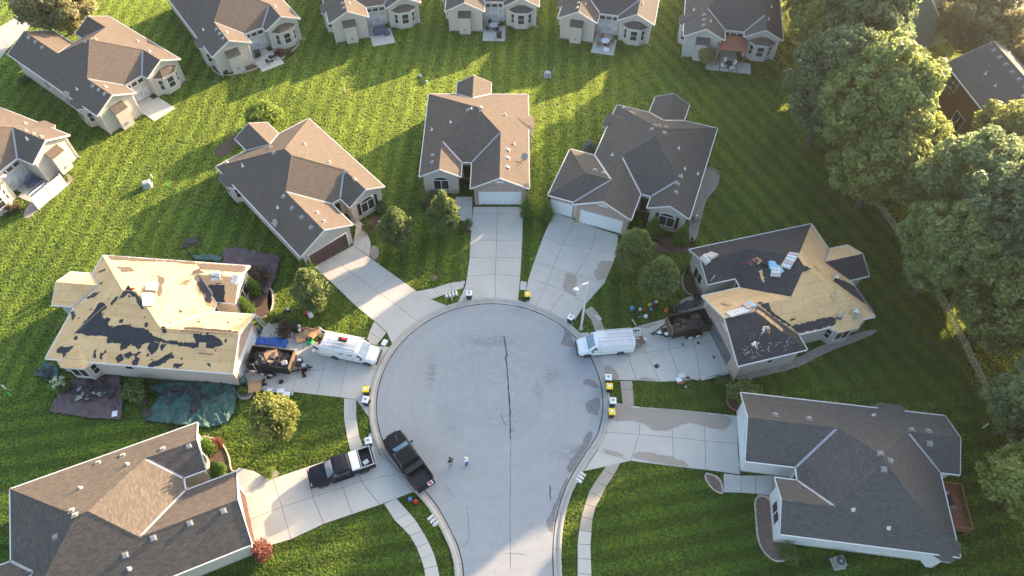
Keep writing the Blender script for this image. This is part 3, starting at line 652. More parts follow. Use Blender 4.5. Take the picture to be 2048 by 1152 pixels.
        m.build('reflector', 'aluminium' if False else 'vent_grey', d, smooth=True); m = MB(); m.tube([c - v * .35 + n * .05, c + n * .45 - v * .1], .02, 5); m.box(c + n * .45 - v * .1, (.08, .08, .12)); m.build('feed_arm', 'vent_grey', d)
def pip(x, y, poly):
    r = False; j = len(poly) - 1
    for i in range(len(poly)):
        xi, yi = poly[i][0], poly[i][1]; xj, yj = poly[j][0], poly[j][1]
        if (yi > y) != (yj > y) and x < (xj - xi) * (y - yi) / (yj - yi) + xi: r = not r
        j = i
    return r
def plan(W=13.0, g1=6.85, b0=8.1, yl=0.0, yr=2.45, e=4.4, R_=18.8, rear=None, sun=None, wing=None, longg=None, bumps=()):
    """roof planes of the standard plan. rear: None (hip) or (h1, Rl, k0, Rr) gables; sun: (x0,x1,y) rear porch gable; wing: third garage; longg: wide garage"""
    H = W / 2; L = lambda x, y: PT * x; Rt = lambda x, y: PT * (W - x); Fr = lambda x, y: PT * (y - e); Re = lambda x, y: PT * (R_ - y)
    gx, bx = g1 / 2, (b0 + W) / 2; ya, yb = e + H, R_ - H
    HL = HR = H
    if yb < ya: ya = yb = (e + R_) / 2; HL = ya - e; HR = W - HL
    polys = []
    left = []
    if wing: left += [(0, 0), (gx, 0), (gx, e + gx)]
    elif longg: left += [(0, 7.4), (3.35, 4.05), (gx, e + gx)]
    else: left += [(0, yl), (gx, yl), (gx, e + gx)]
    left += [(HL, ya)] + ([(H, yb)] if yb > ya + .01 else [])
    right = [(W, yr), (bx, yr), (bx, e + (W - bx)), (HR, ya)] + ([(H, yb)] if yb > ya + .01 else [])
    if rear and rear[0]: h1, Rl = rear[0], rear[1]; left += [(h1 / 2, R_ - h1 / 2), (h1 / 2, Rl), (0, Rl)]
    else: left += [(0, R_)]
    if rear and len(rear) > 2: k0, Rr = rear[2], rear[3]; kx = (k0 + W) / 2; right += [(kx, R_ - (W - kx)), (kx, Rr), (W, Rr)]
    else: right += [(W, R_)]
    for (sd, y0, y1) in bumps:     # side bays break the eave line
        pass
    if wing: left += [(0, 8.7), (3.3, 3.7), (0, .4)]
    polys += [(left, L), (right, Rt)]
    polys.append(([(g1, e), (b0, e), (bx, e + (W - bx)), (HR, ya)] + ([(HL, ya)] if HL < HR else []) + [(gx, e + gx)], Fr))
    if longg:
        x0 = -1.8; polys.append(([(g1, 0), (2.45, 0), (2.45, 3.15), (3.35, 4.05), (gx, e + gx), (g1, e)], lambda x, y: PT * (g1 - x)))
        polys.append(([(x0, 0), (2.45, 0), (2.45, 3.15), (x0, 7.4)], lambda x, y: PT * (x - x0))); polys.append(([(x0, 7.4), (0, 7.4), (3.35, 4.05), (2.45, 3.15)], lambda x, y: PT * (7.4 - y)))
    else: polys.append(([(g1, yl), (gx, yl), (gx, e + gx), (g1, e)], lambda x, y: PT * (g1 - x)))
    polys.append(([(b0, yr), (b0, e), (bx, e + (W - bx)), (bx, yr)], lambda x, y: PT * (x - b0)))
    rp = [(HR, yb), (HL, yb)] if HL < HR else [(H, yb)]
    if rear and rear[0]:
        h1, Rl = rear[0], rear[1]; rp += [(h1 / 2, R_ - h1 / 2), (h1, R_)]; polys.append(([(h1, R_), (h1 / 2, R_ - h1 / 2), (h1 / 2, Rl), (h1, Rl)], lambda x, y: PT * (h1 - x)))
    else: rp += [(0, R_)]
    if sun:
        s0, s1, sy = sun; sxm = (s0 + s1) / 2; rp += [(s0, R_), (sxm, R_ - (sxm - s0)), (s1, R_)]
        polys.append(([(s0, R_), (sxm, R_ - (sxm - s0)), (sxm, sy), (s0, sy)], lambda x, y: PT * (x - s0))); polys.append(([(s1, R_), (sxm, R_ - (sxm - s0)), (sxm, sy), (s1, sy)], lambda x, y: PT * (s1 - x)))
    if rear and len(rear) > 2:
        k0, Rr = rear[2], rear[3]; kx = (k0 + W) / 2; rp += [(k0, R_), (kx, R_ - (W - kx))]; polys.append(([(k0, R_), (kx, R_ - (W - kx)), (kx, Rr), (k0, Rr)], lambda x, y: PT * (x - k0)))
    else: rp += [(W, R_)]
    polys.append((rp, Re))
    if wing:
        polys += [([(-3.15, .4), (.15, 3.7), (-3.15, 8.7)], lambda x, y: PT * (x + 3.15)), ([(-3.15, .4), (0, .4), (3.3, 3.7), (.15, 3.7)], lambda x, y: PT * (y - .4)), ([(.15, 3.7), (3.3, 3.7), (0, 8.7), (-3.15, 8.7)], lambda x, y: .33 * (8.7 - y))]
    return polys
def foot(W, g1, b0, yl, yr, e, R_, rear=None, sun=None, wing=False, longg=False, i=.38):
    p = []
    if wing: p += [(-3.15 + i, 8.7 - i), (-3.15 + i, .4 + i), (i, .4 + i), (i, yl + i)]
    elif longg: p += [(i, 7.4 - i), (-1.8 + i, 7.4 - i), (-1.8 + i, yl + i)]
    else: p += [(i, yl + i)]
    p += [(g1 - i, yl + i), (g1 - i, e + i), (b0 + i, e + i), (b0 + i, yr + i), (W - i, yr + i)]
    if rear and len(rear) > 2: p += [(W - i, rear[3] - i), (rear[2] + i, rear[3] - i), (rear[2] + i, R_ - i)]
    else: p += [(W - i, R_ - i)]
    if sun: p += [(sun[1] - i, R_ - i), (sun[1] - i, sun[2] - i), (sun[0] + i, sun[2] - i), (sun[0] + i, R_ - i)]
    if rear and rear[0]: p += [(rear[0] - i, R_ - i), (rear[0] - i, rear[1] - i), (i, rear[1] - i)]
    else: p += [(i, R_ - i)]
    if wing: p += [(i, 8.7 - i)]
    return p
def side_bay(h, y0, y1, side=-1, W=13.0, d=.75, mat=None, win=True, felt=False):
    """angled bay pushed out of a side wall under a small hipped roof"""
    X = lambda u: (-u if side < 0 else W + u)
    f = lambda x, y: PT * (x if side < 0 else W - x)
    m = .5; q = [(X(-.75), y0 - .02), (X(-.38 + d), y0 + .55), (X(-.38 + d), y1 - .55), (X(-.75), y1 + .02)]
    P = [(h.x(x), y) for x, y in q]; g = MB(); g.prism(P, -.05, ZE - .25); g.build('bay_wall', h.wall, h.root); PAVED.append(shrink([h.W(x, y) for x, y in q], -.1))
    ro = [(X(-1.0), y0 - .45), (X(0), y0 - .40), (X(d), y0 + .40), (X(d), y1 - .40), (X(0), y1 + .40), (X(-1.0), y1 + .45)]
    ym = (y0 + y1) / 2; ap = h.P(X(-1.55), ym, ZE + f(X(-1.55), ym) + .02); zl = ZE - .16
    V = [h.P(x, y, zl + (.0 if k not in (0, 5) else .5)) for k, (x, y) in enumerate(ro)]; g = MB()
    V[1].z = V[4].z = zl + .02
    n = len(V); g.add(V + [ap] + [v - Vector((0, 0, .14)) for v in V], [[k, k + 1, n] for k in range(n - 1)] + [[k, k + 1, n + 2 + k, n + 1 + k] for k in range(n - 1)], 0)
    for k in range(n - 1, 2 * n - 2): g.m[k] = 1
    g.build('bay_roof', [mat or h.roof, 'trim_white'], h.root, uv=lambda c: (c.x + c.y, c.z * 2.2))
    if win:
        s = -1 if side < 0 else 1; xx = X(-.38 + d); h.window((xx, ym), (s, 0), (y1 - y0) - 1.5, 1.35, 1.5, cols=2)
        for yy, ny in ((y0 + .26, -1), (y1 - .26, 1)): h.window(((X(-.75) + xx) / 2, yy), (s * .45, ny * .89), .55, 1.35, 1.5, cols=1, rows=2)
SPEC = {}
def std_house(name, label, t, th, mirror=False, roof='shingle_brown', wall='siding_beige', front='siding', gdoor='door_white', sun=None, rear=None, R_=18.8, yr=2.45, wing=False, longg=False, shutters=False, mats=None, gopen=False, arch=True):
    h = House(name, label, t, th, mirror, roof, wall); W, g1, b0, e = 13.0, 6.85, 8.1, 4.4
    h.slopes(plan(W, g1, b0, 0, yr, e, R_, rear, sun, wing, longg), mats)
    h.walls(foot(W, g1, b0, 0, yr, e, R_, rear, sun, wing, longg))
    fm = {'brick': 'brick', 'stone': 'stone_veneer'}.get(front); i = .38
    gx0 = -1.8 if longg else 0.0
    h.gable(gx0, g1, 0, 1, fm, bool(fm), ins=.38); h.gable(b0, W, yr, 1, ins=.38)
    if sun: h.gable(sun[0], sun[1], sun[2], -1, ins=.38)
    if rear and rear[0]: h.gable(0, rear[0], rear[1], -1, ins=.38)
    if rear and len(rear) > 2: h.gable(rear[2], W, rear[3], -1, ins=.38)
    gc = (gx0 + g1) / 2 + (0.0 if not longg else -.2); a, b = gx0 + i, g1 - i; hw = 2.44
    if fm:   # masonry veneer round the garage door, proud of the wall
        for (u0, u1, z0, z1) in ((gc - b, gc - (gc + hw + .12), 0, ZE + .055), (gc - (gc - hw - .12), gc - a, 0, ZE + .055), (-hw - .12, hw + .12, 2.27, ZE + .055)):
            h.slab_face(-max(-u0, -u1) if False else min(u0, u1), max(u0, u1), z0 + .001, z1, (gc, i), (0, -1), .035, fm, 'brick_veneer', True)
        h.slab_face(-.45, .45, .001, ZE + .05, (g1 - i, .85), (1, 0), .035, fm, 'brick_veneer', True)
    if front == 'stonebase': h.slab_face(-(g1 - i - gc), -(hw + .13), .001, 1.0, (gc, i), (0, -1), .05, 'stone_veneer', 'stone_base', True)
    if not gopen: h.garage_door(gc, i - (.0), 4.88, 2.15, gdoor)
    h.half_round(gc, i - (.0), ZE + .55)
    ww = 1.75
    h.window((10.55, yr + i), (0, -1), ww, 1.45, 1.45, cols=2, rows=1, arch=arch, shutters=shutters)
    if front in ('stonebase', 'brick'): h.slab_face(-2.05, 2.05, .001, .62, (10.55, yr + i), (0, -1), .06, 'stone_veneer' if front == 'stonebase' else 'brick', 'stone_base', True)
    # entry
    O = h.slab_face(-.5, .5, .18, 2.25, (7.48, e + i), (0, -1), .04, 'door_dark', 'front_door'); g = MB(); g.box(h.P(7.1, e + i - .1, 1.15), (.05, .08, .14)); g.build('handle', 'steel', O)
    return h
SUNS = {}
# --- the four finished houses round the bulb
hA = std_house('ranch_house', 'beige house with brown double garage door and half-sunlit brown roof', (-22.92, 48.5), 42.17, roof='shingle_brown', front='stonebase', gdoor='door_brown', sun=(4.15, 8.65, 21.7), shutters=True)
for x, y in ((2.7, 1.6), (2.75, 3.6), (2.7, 5.5), (2.9, 7.6), (4.3, 1.5), (4.5, 3.2), (5.4, 13.2), (6.0, 15.4), (9.8, 8.6), (10.4, 6.4), (10.6, 4.6)): h_ = hA.vent(x, y)
for x, y in ((2.1, 15.5), (1.2, 18.0), (9.2, 12.9), (1.7, 7.1)): hA.pipe(x, y)
hA.dish(.35, 5.4, (-1, 0)); side_bay(hA, 14.6, 17.4)
for y in (4.2, 8.5): hA.window((.38, y), (-1, 0), .7, 1.0, 1.6, 1, 2)
hB = std_house('ranch_house', 'red brick fronted house with white garage door straight up the bulb', (2.0, 58.74), -.3, True, front='brick', sun=(4.9, 9.4, 19.6), R_=17.2, yr=1.9)
for x, y in ((2.5, 2.2), (2.5, 3.8), (2.5, 5.2), (11.6, 4.8), (11.6, 3.6), (5.9, 10.9), (5.9, 10.3), (7.1, 10.6), (7.5, 10.6)): hB.vent(x, y)
for x, y in ((12.0, 9.6), (9.6, 9.6), (1.8, 6.6), (2.9, 11.3)): hB.pipe(x, y)
hB.dish(.55, 4.5, (-.6, -1)); side_bay(hB, 10.2, 13.2, win=False)
hB.window((12.62, 9.5), (1, 0), .9, 1.2, 1.6, 2); hB.window((12.62, 4.2), (1, 0), .8, 1.2, 1.6, 1, 2)
hC = std_house('ranch_house', 'brick fronted house with double and single garage doors under grey-brown shingles', (7.01, 56.24), -20.65, roof='shingle_grey', front='brick', sun=(4.25, 8.75, 22.1), wing=True, shutters=True)
hC.garage_door(-1.55, .78, 2.5, 2.1)
for u0, u1 in ((-1.78 + .55, -1.37), (1.37, 1.55)): hC.slab_face(u0, u1, .001, ZE + .05, (-1.55, .78), (0, -1), .035, 'brick', 'brick_veneer', True)
hC.slab_face(-1.36, 1.36, 2.22, ZE + .05, (-1.55, .78), (0, -1), .035, 'brick', 'brick_veneer', True)
for x, y in ((1.0, 5.0), (2.1, 4.9), (5.7, 12.4), (5.9, 13.3), (7.3, 12.3), (6.4, 13.6), (7.2, 13.8), (10.6, 6.2), (10.7, 4.9), (10.6, 7.5)): hC.vent(x, y)
for x, y in ((9.4, 11.4), (10.8, 9.0), (10.7, 7.6), (12.4, 9.6), (1.0, 17.9), (2.2, 8.3)): hC.pipe(x, y)
side_bay(hC, 14.2, 17.0, win=False)
hC.slab_face(-.6, .6, .3, 1.6, (12.62, 9.0), (1, 0), .35, 'siding_beige', 'fireplace_bump')
hF = std_house('ranch_house', 'long beige house with tan and charcoal shingles beside the black pickup drive', (-21.54, 17.91), 113.35, roof='shingle_tan', sun=(2.2, 6.4, 21.2), R_=18.3, gdoor='door_brown')
for x, y in ((3.0, 1.3), (3.05, 4.0), (3.0, 6.9), (2.6, 9.2), (6.6, 11.9), (7.3, 12.3), (10.3, 3.2), (11.0, 5.4), (12.1, 8.9), (12.3, 11.0), (5.9, 13.9)): hF.vent(x, y)
for x, y in ((10.6, 8.3), (9.7, 12.0), (1.6, 9.2), (2.8, 15.4)): hF.pipe(x, y)
hG = std_house('ranch_house', 'pale grey house with slate grey roof and small red deck', (21.62, 31.96), -97.43, roof='shingle_slate', wall='siding_white', rear=(5.7, 18.6), R_=16.9, arch=False)
for x, y in ((2.6, 2.6), (2.6, 5.6), (2.5, 14.6), (2.4, 16.1), (3.6, 16.0), (6.1, 10.5), (7.4, 10.7), (6.5, 11.4)): hG.vent(x, y)
for x, y in ((10.6, 8.3), (11.6, 11.2), (1.1, 11.8)): hG.pipe(x, y)
side_bay(hG, 12.4, 15.2, win=False); side_bay(hG, 15.0, 16.6, side=1, win=False, d=.5)
hG.slab_face(-.75, .75, .2, 2.3, (12.62, 5.2), (1, 0), .05, 'trim_white', 'panel_trim'); hG.window((12.62, 7.9), (1, 0), .7, .35, 2.2, 1)
for y in (4.0, 9.2, 11.8): g = MB(); g.beam(hG.P(12.66, y, .1), hG.P(12.66, y, 2.6), .09, .07); g.build('downspout', 'trim_white', hG.root)
# --- two houses being re-roofed
hD = std_house('ranch_house', 'house stripped to bare yellow roof boards with torn black felt', (-26.86, 34.05), 84.86, roof='osb', front='brick', sun=(6.2, 10.5, 21.2), gdoor='door_white')
side_bay(hD, 14.4, 17.4); hD.window((.38, 11.0), (-1, 0), .8, .7, 2.0, 1)
hE = std_house('ranch_house', 'brick fronted house half covered in new black felt with roofers on top', (21.47, 36.62), -75.3, True, roof='osb', front='brick', sun=(4.8, 9.2, 18.3), R_=16.0, yr=1.2, longg=True, gopen=True, arch=False, mats=[None, 'shingle_new', 'felt', None, 'felt', 'felt_torn', 'felt', 'felt', None, None])
hE.slab_face(-2.44, 2.44, .02, 2.15, (2.325, .38), (0, -1), .02, 'doorway_shade', 'dark_doorway_panel'); side_bay(hE, 11.2, 14.2)  # flat panel on the closed wall, coloured dark for the shade inside the garage
hE.window((-1.42, 4.0), (-1, 0), .6, .6, 1.75, 1)
# ------------------------------------------------------------------ row of villas behind (we see their garden side)
ZE = 3.5
def villa(label, t, th, mirror=False, roof='shingle_brown', wall='siding_beige', patio=True, blind='glass_blind', bay_glass='glass_dark', front=True):
    W, g1, b0, yr, e, R_ = 13.8, 5.74, 8.5, 1.4, 2.6, 16.4; rear = (6.9, 21.2, 8.4, 18.1)
    h = House('villa_house', label, t, th, mirror, roof, wall)
    h.slopes(plan(W, g1, b0, 0, yr, e, R_, rear)); h.walls(foot(W, g1, b0, 0, yr, e, R_, rear)); i = .38
    h.gable(0, g1, 0, 1, ins=i); h.gable(b0, W, yr, 1, ins=i); h.gable(0, 6.9, 21.2, -1, ins=i); h.gable(8.4, W, 18.1, -1, ins=i)
    # fireplace chase with its own little shingled cap
    g = MB(); cx0, cx1 = 1.95, 3.65; g.hull8([h.P(x, y, z) for z in (0, ) for x, y in ((cx0, -.42), (cx1, -.42), (cx1, .39), (cx0, .39))] + [h.P(cx0, -.42, 2.75), h.P(cx1, -.42, 2.75), h.P(cx1, .39, 3.25), h.P(cx0, .39, 3.25)]); ch = g.build('fireplace_chase', wall, h.root)
    g = MB(); g.hull8([h.P(x, y, z) for x, y, z in ((cx0 - .1, -.52, 2.70), (cx1 + .1, -.52, 2.70), (cx1 + .1, .37, 3.26), (cx0 - .1, .37, 3.26), (cx0 - .1, -.52, 2.84), (cx1 + .1, -.52, 2.84), (cx1 + .1, .37, 3.40), (cx0 - .1, .37, 3.40))]); g.build('chase_roof', roof, ch, uv=lambda c: (c.x, c.y))
    g = MB(); g.box(h.P(2.8, -.46, .75), (.32, .1, .32)); g.build('flue_vent', 'vent_grey', ch)
    PAVED.append([h.W(x, y) for x, y in ((cx0 - .1, -.5), (cx1 + .1, -.5), (cx1 + .1, .4), (cx0 - .1, .4))])
    # bay window under a hipped cap
    bx = 11.15; q = [(bx - 1.65, yr + i + .05), (bx - .85, yr + i - .75), (bx + .85, yr + i - .75), (bx + 1.65, yr + i + .05)]
    P = [(h.x(x), y) for x, y in q]; g = MB(); g.prism(P, 0, 2.75); bw = g.build('bay', wall, h.root); PAVED.append(shrink([h.W(x, y) for x, y in q], -.1))
    ro = [(bx - 1.95, yr + i + .03), (bx - .98, yr + i - .98), (bx + .98, yr + i - .98), (bx + 1.95, yr + i + .03)]
    V = [h.P(x, y, 2.78) for x, y in ro] + [h.P(bx - .5, yr + i + .03, 3.5), h.P(bx + .5, yr + i + .03, 3.5)]; Vd = [v - Vector((0, 0, .12)) for v in V[:4]]
    g = MB(); g.add(V + Vd, [(0, 1, 4), (1, 2, 5, 4), (2, 3, 5), (0, 1, 7, 6), (1, 2, 8, 7), (2, 3, 9, 8), (6, 7, 8, 9)]); g.m = [0, 0, 0, 1, 1, 1, 1]; g.build('bay_roof', [roof, 'trim_white'], bw, uv=lambda c: (c.x, c.z * 2.2))
    h.window((bx, yr + i - .75), (0, -1), .95, 1.5, 1.55, 1, 2, bay_glass)
    for sx in (-1, 1): h.window((bx + sx * 1.25, yr + i - .35), (sx * .707, -.707), .6, 1.5, 1.55, 1, 2, bay_glass)
    # glazed patio wall with transoms in the recess
    for k in range(3):
        xx = g1 + .28 + .5 + k * .98 - .35; xx = 6.15 + k * .98
        h.window((xx, e + i), (0, -1), .78, 1.95, 1.2, 1, 1, blind, nm='patio_window'); h.window((xx, e + i), (0, -1), .78, .5, 2.68, 1, 1, 'glass_dark', nm='transom_window')
    # windows along the side and downspouts
    side_bay(h, 3.0, 5.6, side=-1, W=W)
    for y in (9.0, 13.5): h.window((i, y), (-1, 0), .8, 1.2, 1.7, 1, 2)
    for x, y in ((.45, .3), (g1 - .45, .3), (W - .45, yr + .3)):
        g = MB(); g.tube([h.P(x, y, ZE - .25), h.P(x, y, .12), h.P(x - .1 if x < 1 else x + .5, y - .25, .06)], .05, 6); g.build('downspout', 'trim_white', h.root)
    for x, y in ((2.5, 1.2), (2.5, 2.5), (2.5, 3.8), (3.0, 16.2), (3.1, 18.0), (3.1, 19.7), (6.4, 9.8), (7.6, 9.4)): h.vent(x, y)
    for x, y in ((1.2, 5.8), (12.2, 8.2), (11.6, 4.5), (3.5, 2.5)): h.pipe(x, y)
    if front:
        h.garage_door(3.45, 21.2 - i, nrm=(0, 1))
    if patio:
        o = flat('patio'); g = MB(); P = [h.W(x, y) for x, y in ((5.45, -2.1), (8.8, -2.1), (8.8, 1.8), (8.1, 1.8), (8.1, 2.9), (5.5, 2.9))]; g.prism(P, -.05, .06); g.build('concrete_slab', 'concrete', o); PAVED.append(P)
    return h
v1 = villa('beige villa with satellite dish and empty concrete patio, half its brown roof sunlit', (-52.7, 71.23), 52.49); v1.dish(-.2, 5.9, (-1, -.4), z=ZE + .1)
v2 = villa('beige villa with kidney-shaped edged flower bed round its patio', (-41.18, 83.45), 35.25)
v3 = villa('beige villa whose patio holds only a dark covered table', (-26.32, 91.31), 16.87)
v4 = villa('beige villa with patio dining set and black grill, straight behind the brick house', (-9.8, 94.43), -.81, roof='shingle_grey')
v5 = villa('beige villa with red and white outdoor furniture on its patio', (6.66, 92.71), -12.86, roof='shingle_grey')
v6 = villa('pale grey villa with red-brown pergola over the patio by the big trees', (24.24, 88.31), -10.18, roof='shingle_slate', wall='siding_grey', patio=False)
v7 = villa('beige villa with white privacy screen round its patio at the left edge', (-54.86, 67.63), 64.3, True)
o = flat('patio')
for a, b in ((3.9, 5.75), (5.85, 8.25), (8.35, 10.2)):
    g = MB(); P = [v6.W(x, y) for x, y in ((a, -2.2), (b, -2.2), (b, .3 if a < 5 or a > 8 else 2.9), (a, .3 if a < 5 or a > 8 else 2.9))]; g.prism(P, -.05, .06); g.build('concrete_slab', 'concrete', o); PAVED.append(P)
# pergola
pg = thing('pergola', 'red-brown slatted pergola over the grey villa patio', 'pergola', (*v6.W(7.05, .6), 0), v6.th)
for x in (-1.75, 1.75):
    for y in (-1.5, 1.6): g = MB(); g.box((x, y, 1.3), (.14, .14, 2.6)); g.build('post', 'wood_red', pg)
    g = MB(); g.box((x, 0, 2.66), (.1, 3.7, .18)); g.build('beam', 'wood_red', pg)
for k in range(19): g = MB(); g.box((0, -1.75 + k * .195, 2.82), (4.1, .11, .12)); g.build('slat', 'wood_red', pg)
# --- houses beyond the fence
hx = House('two_storey_house', 'brown sided house with grey roof beyond the trees', (57.3, 79.0), -83.0, False, 'shingle_far', 'siding_brown'); ZE = 5.5
# plan: y measured away from the camera-side wall
Lx = 17.5
hx.slopes([([(-.4, -.2), (Lx, -.2), (Lx, 4.9), (-.4, 4.9)], lambda x, y: .55 * (y + .2)), ([(-.4, 4.9), (Lx, 4.9), (Lx, 10.0), (-.4, 10.0)], lambda x, y: .55 * (10.0 - y))])
hx.walls([(0, .25), (Lx - .4, .25), (Lx - .4, 9.6), (0, 9.6)], z1=ZE + .1)
for x, z, wd, c_ in ((2.2, 4.2, 1.7, 2), (9.4, 4.2, 1.1, 1), (13.4, 4.2, 1.1, 1)): hx.window((x, .25), (0, -1), wd, 1.5, z, c_, 2)
hx.window((6.2, .25), (0, -1), 1.9, 2.1, 1.15, 2, 1, nm='patio_door'); hx.window((10.9, .25), (0, -1), 2.4, 1.3, 1.6, 4, 2)
for k in range(9): hx.vent(.9 + k * 1.5, 4.3)
for x, y in ((4.0, 2.2), (6.4, 2.2), (9.5, 3.6)): hx.pipe(x, y)
g = MB(); g.prism([(hx.x(x), y) for x, y in ((9.4, -.7), (12.4, -.7), (12.4, .3), (9.4, .3))], 2.5, 2.7); g.build('window_awning', 'shingle_far', hx.root, uv=lambda c: (c.x, c.y))
hy = House('gabled_house', 'blue-green sided house at the top edge between tree crowns', (58.5, 93.0), -62, False, 'shingle_far', 'siding_teal'); ZE = 5.2
hy.slopes([([(-4, 0), (0, 0), (0, 14), (-4, 14)], lambda x, y: .6 * (x + 4)), ([(0, 0), (4, 0), (4, 14), (0, 14)], lambda x, y: .6 * (4 - x))])
hy.walls([(-3.6, .4), (3.6, .4), (3.6, 13.6), (-3.6, 13.6)], z1=ZE + .1); PT = .6; hy.gable(-4, 4, 0, 1, ins=.4); PT = .5
ZE = 3.15
# fragment of the street behind, top left
g = MB(); P = [G2(-400, 40), G2(-60, -60), G2(75, -90), G2(0, 8), G2(-60, 42), G2(-400, 160)]; P = [G2(-300, 120), G2(-20, 12), G2(40, -20), G2(140, -80), G2(60, -140), G2(-300, 0)]
g.prism(P, -.1, .02); struct(g.build('back_street', 'asphalt')); PAVED.append(P)
bd = flat('back_driveway'); 
for P in ([(-60, 100), (-10, 60), (18, 95), (-20, 145)], [(-10, 60), (44, 28), (62, 52), (18, 95)], [(44, 28), (60, 12), (80, 34), (62, 52)]): slab(bd, P)
# ------------------------------------------------------------------ vegetation
def leafmat(name, c, c2, tr=.42, hue=.484, val=1.9):
    m, t, b, N, L = nodes(name); ge = N('ShaderNodeNewGeometry'); oi = N('ShaderNodeObjectInfo')
    k = mixc(t, ge.outputs['Random Per Island'], c, c2); k = mixc(t, mulv(t, ramp(t, noise(t, coord(t), .55, 4, .6), .35, .7), .45), k, tuple(x * .62 for x in c))
    k = mixc(t, mulv(t, oi.outputs['Random'], .45), k, (c2[0] * 1.15, c2[1] * 1.15, c2[2] * .85))
    L(k, b.inputs['Base Color']); b.inputs['Roughness'].default_value = .5; b.inputs['Specular IOR Level'].default_value = .3
    tn = N('ShaderNodeBsdfTranslucent'); hs = N('ShaderNodeHueSaturation'); hs.inputs['Hue'].default_value = hue; hs.inputs['Value'].default_value = val; L(k, hs.inputs['Color']); L(hs.outputs[0], tn.inputs[0])
    mx = N('ShaderNodeMixShader'); mx.inputs[0].default_value = tr; L(b.outputs[0], mx.inputs[1]); L(tn.outputs[0], mx.inputs[2]); L(mx.outputs[0], t.nodes['Material Output'].inputs[0])
leafmat('leaf_maple', (0.085, 0.135, 0.052), (0.27, 0.34, 0.135)); leafmat('leaf_pear', (0.060, 0.105, 0.036), (0.165, 0.215, 0.075)); leafmat('leaf_oak', (.07, .12, .058), (.21, .285, .145)); leafmat('leaf_elm', (.10, .14, .045), (.29, .335, .115)); leafmat('leaf_gold', (.078, .12, .04), (.22, .24, .072))
leafmat('leaf_arb', (0.065, 0.135, 0.025), (0.12, 0.22, 0.04)); leafmat('leaf_lime', (0.10, 0.17, 0.03), (0.21, 0.29, 0.055)); leafmat('leaf_red', (0.12, 0.04, 0.034), (0.24, 0.09, 0.07), hue=.5)
leafmat('leaf_dark', (0.055, 0.09, 0.04), (0.11, 0.145, 0.06)); leafmat('leaf_spruce', (0.13, 0.18, 0.19), (0.23, 0.29, 0.31), .15); leafmat('leaf_willow', (0.19, 0.2, 0.09), (0.34, 0.33, 0.16)); leafmat('leaf_bur', (0.075, 0.058, 0.048), (0.13, 0.1, 0.08)); leafmat('flower_white', (.62, .62, .58), (.8, .8, .75), .2)
plain('bark', (.10, .075, .055), .9, .35, 6, bmp=.8, bscale=14)
def leaf_mesh(name, C, Nn, S, mat, aspect=.6):
    n = len(C); a = rng.normal(size=(n, 3)); u = np.cross(Nn, a); u /= np.linalg.norm(u, axis=1)[:, None] + 1e-9; v = np.cross(Nn, u); v /= np.linalg.norm(v, axis=1)[:, None] + 1e-9
    u = u * S[:, None]; v = v * (S * aspect)[:, None]; fold = Nn / (np.linalg.norm(Nn, axis=1)[:, None] + 1e-9) * (S * .25)[:, None]
    V = np.empty((n, 4, 3), np.float32); V[:, 0] = C - u; V[:, 1] = C - v * .9 + fold; V[:, 2] = C + u; V[:, 3] = C + v * .9 + fold
    me = bpy.data.meshes.new(name); me.vertices.add(4 * n); me.vertices.foreach_set('co', V.reshape(-1)); me.loops.add(4 * n); me.loops.foreach_set('vertex_index', np.arange(4 * n, dtype=np.int32))
    me.polygons.add(n); me.polygons.foreach_set('loop_start', np.arange(0, 4 * n, 4, dtype=np.int32)); me.polygons.foreach_set('loop_total', np.full(n, 4, np.int32)); me.materials.append(MAT[mat]); me.update(calc_edges=True); return me
def blob_leaves(blobs, per, size, jit=.35, fuzz=.13):
    C, Nn, S = [], [], []
    for (x, y, z, r) in blobs:
        n = int(per * (r ** 2)); d = rng.normal(size=(n, 3)); d /= np.linalg.norm(d, axis=1)[:, None]
        rad = r * (.30 + .78 * rng.random(n) ** .6 + rng.normal(size=n) * fuzz)
        ax_ = rng.normal(size=3); ax_ /= np.linalg.norm(ax_); pr = d * rad[:, None]; pr = pr + np.outer(pr @ ax_, ax_) * rng.uniform(.1, .55)
        p = pr * np.array([1, 1, .82]) + np.array([x, y, z]); keep = p[:, 2] > .02
        C.append(p[keep]); nn = d + rng.normal(size=(n, 3)) * jit * 2 + np.array([0, 0, .35]); Nn.append(nn[keep]); S.append((size * (.65 + .7 * rng.random(n)))[keep])
    return np.concatenate(C), np.concatenate(Nn), np.concatenate(S)
def blobs_ell(n, rx, ry, rz, cz, r0, r1, low=.0, taper=0.0, lobes=.12):
    out = []; ph = rng.uniform(0, 6.28, 3)
    for k in range(n):
        while True:
            p = rng.uniform(-1, 1, 3)
            if .25 < np.linalg.norm(p) < 1: break
        p = p / np.linalg.norm(p) * (np.linalg.norm(p) ** .45)
        s = (1 - taper * max(0, p[2])) * (1 + lobes * math.sin(3.1 * math.atan2(p[1], p[0]) + ph[0] + 2.4 * p[2]) * math.cos(4.2 * p[2] + ph[1])); r = rng.uniform(r0, r1)
        out.append((p[0] * max(rx - r, .05) * s, p[1] * max(ry - r, .05) * s, cz + p[2] * max(rz - r * .8, .05), r * (1 - .45 * taper * max(0, p[2]))))
    return out
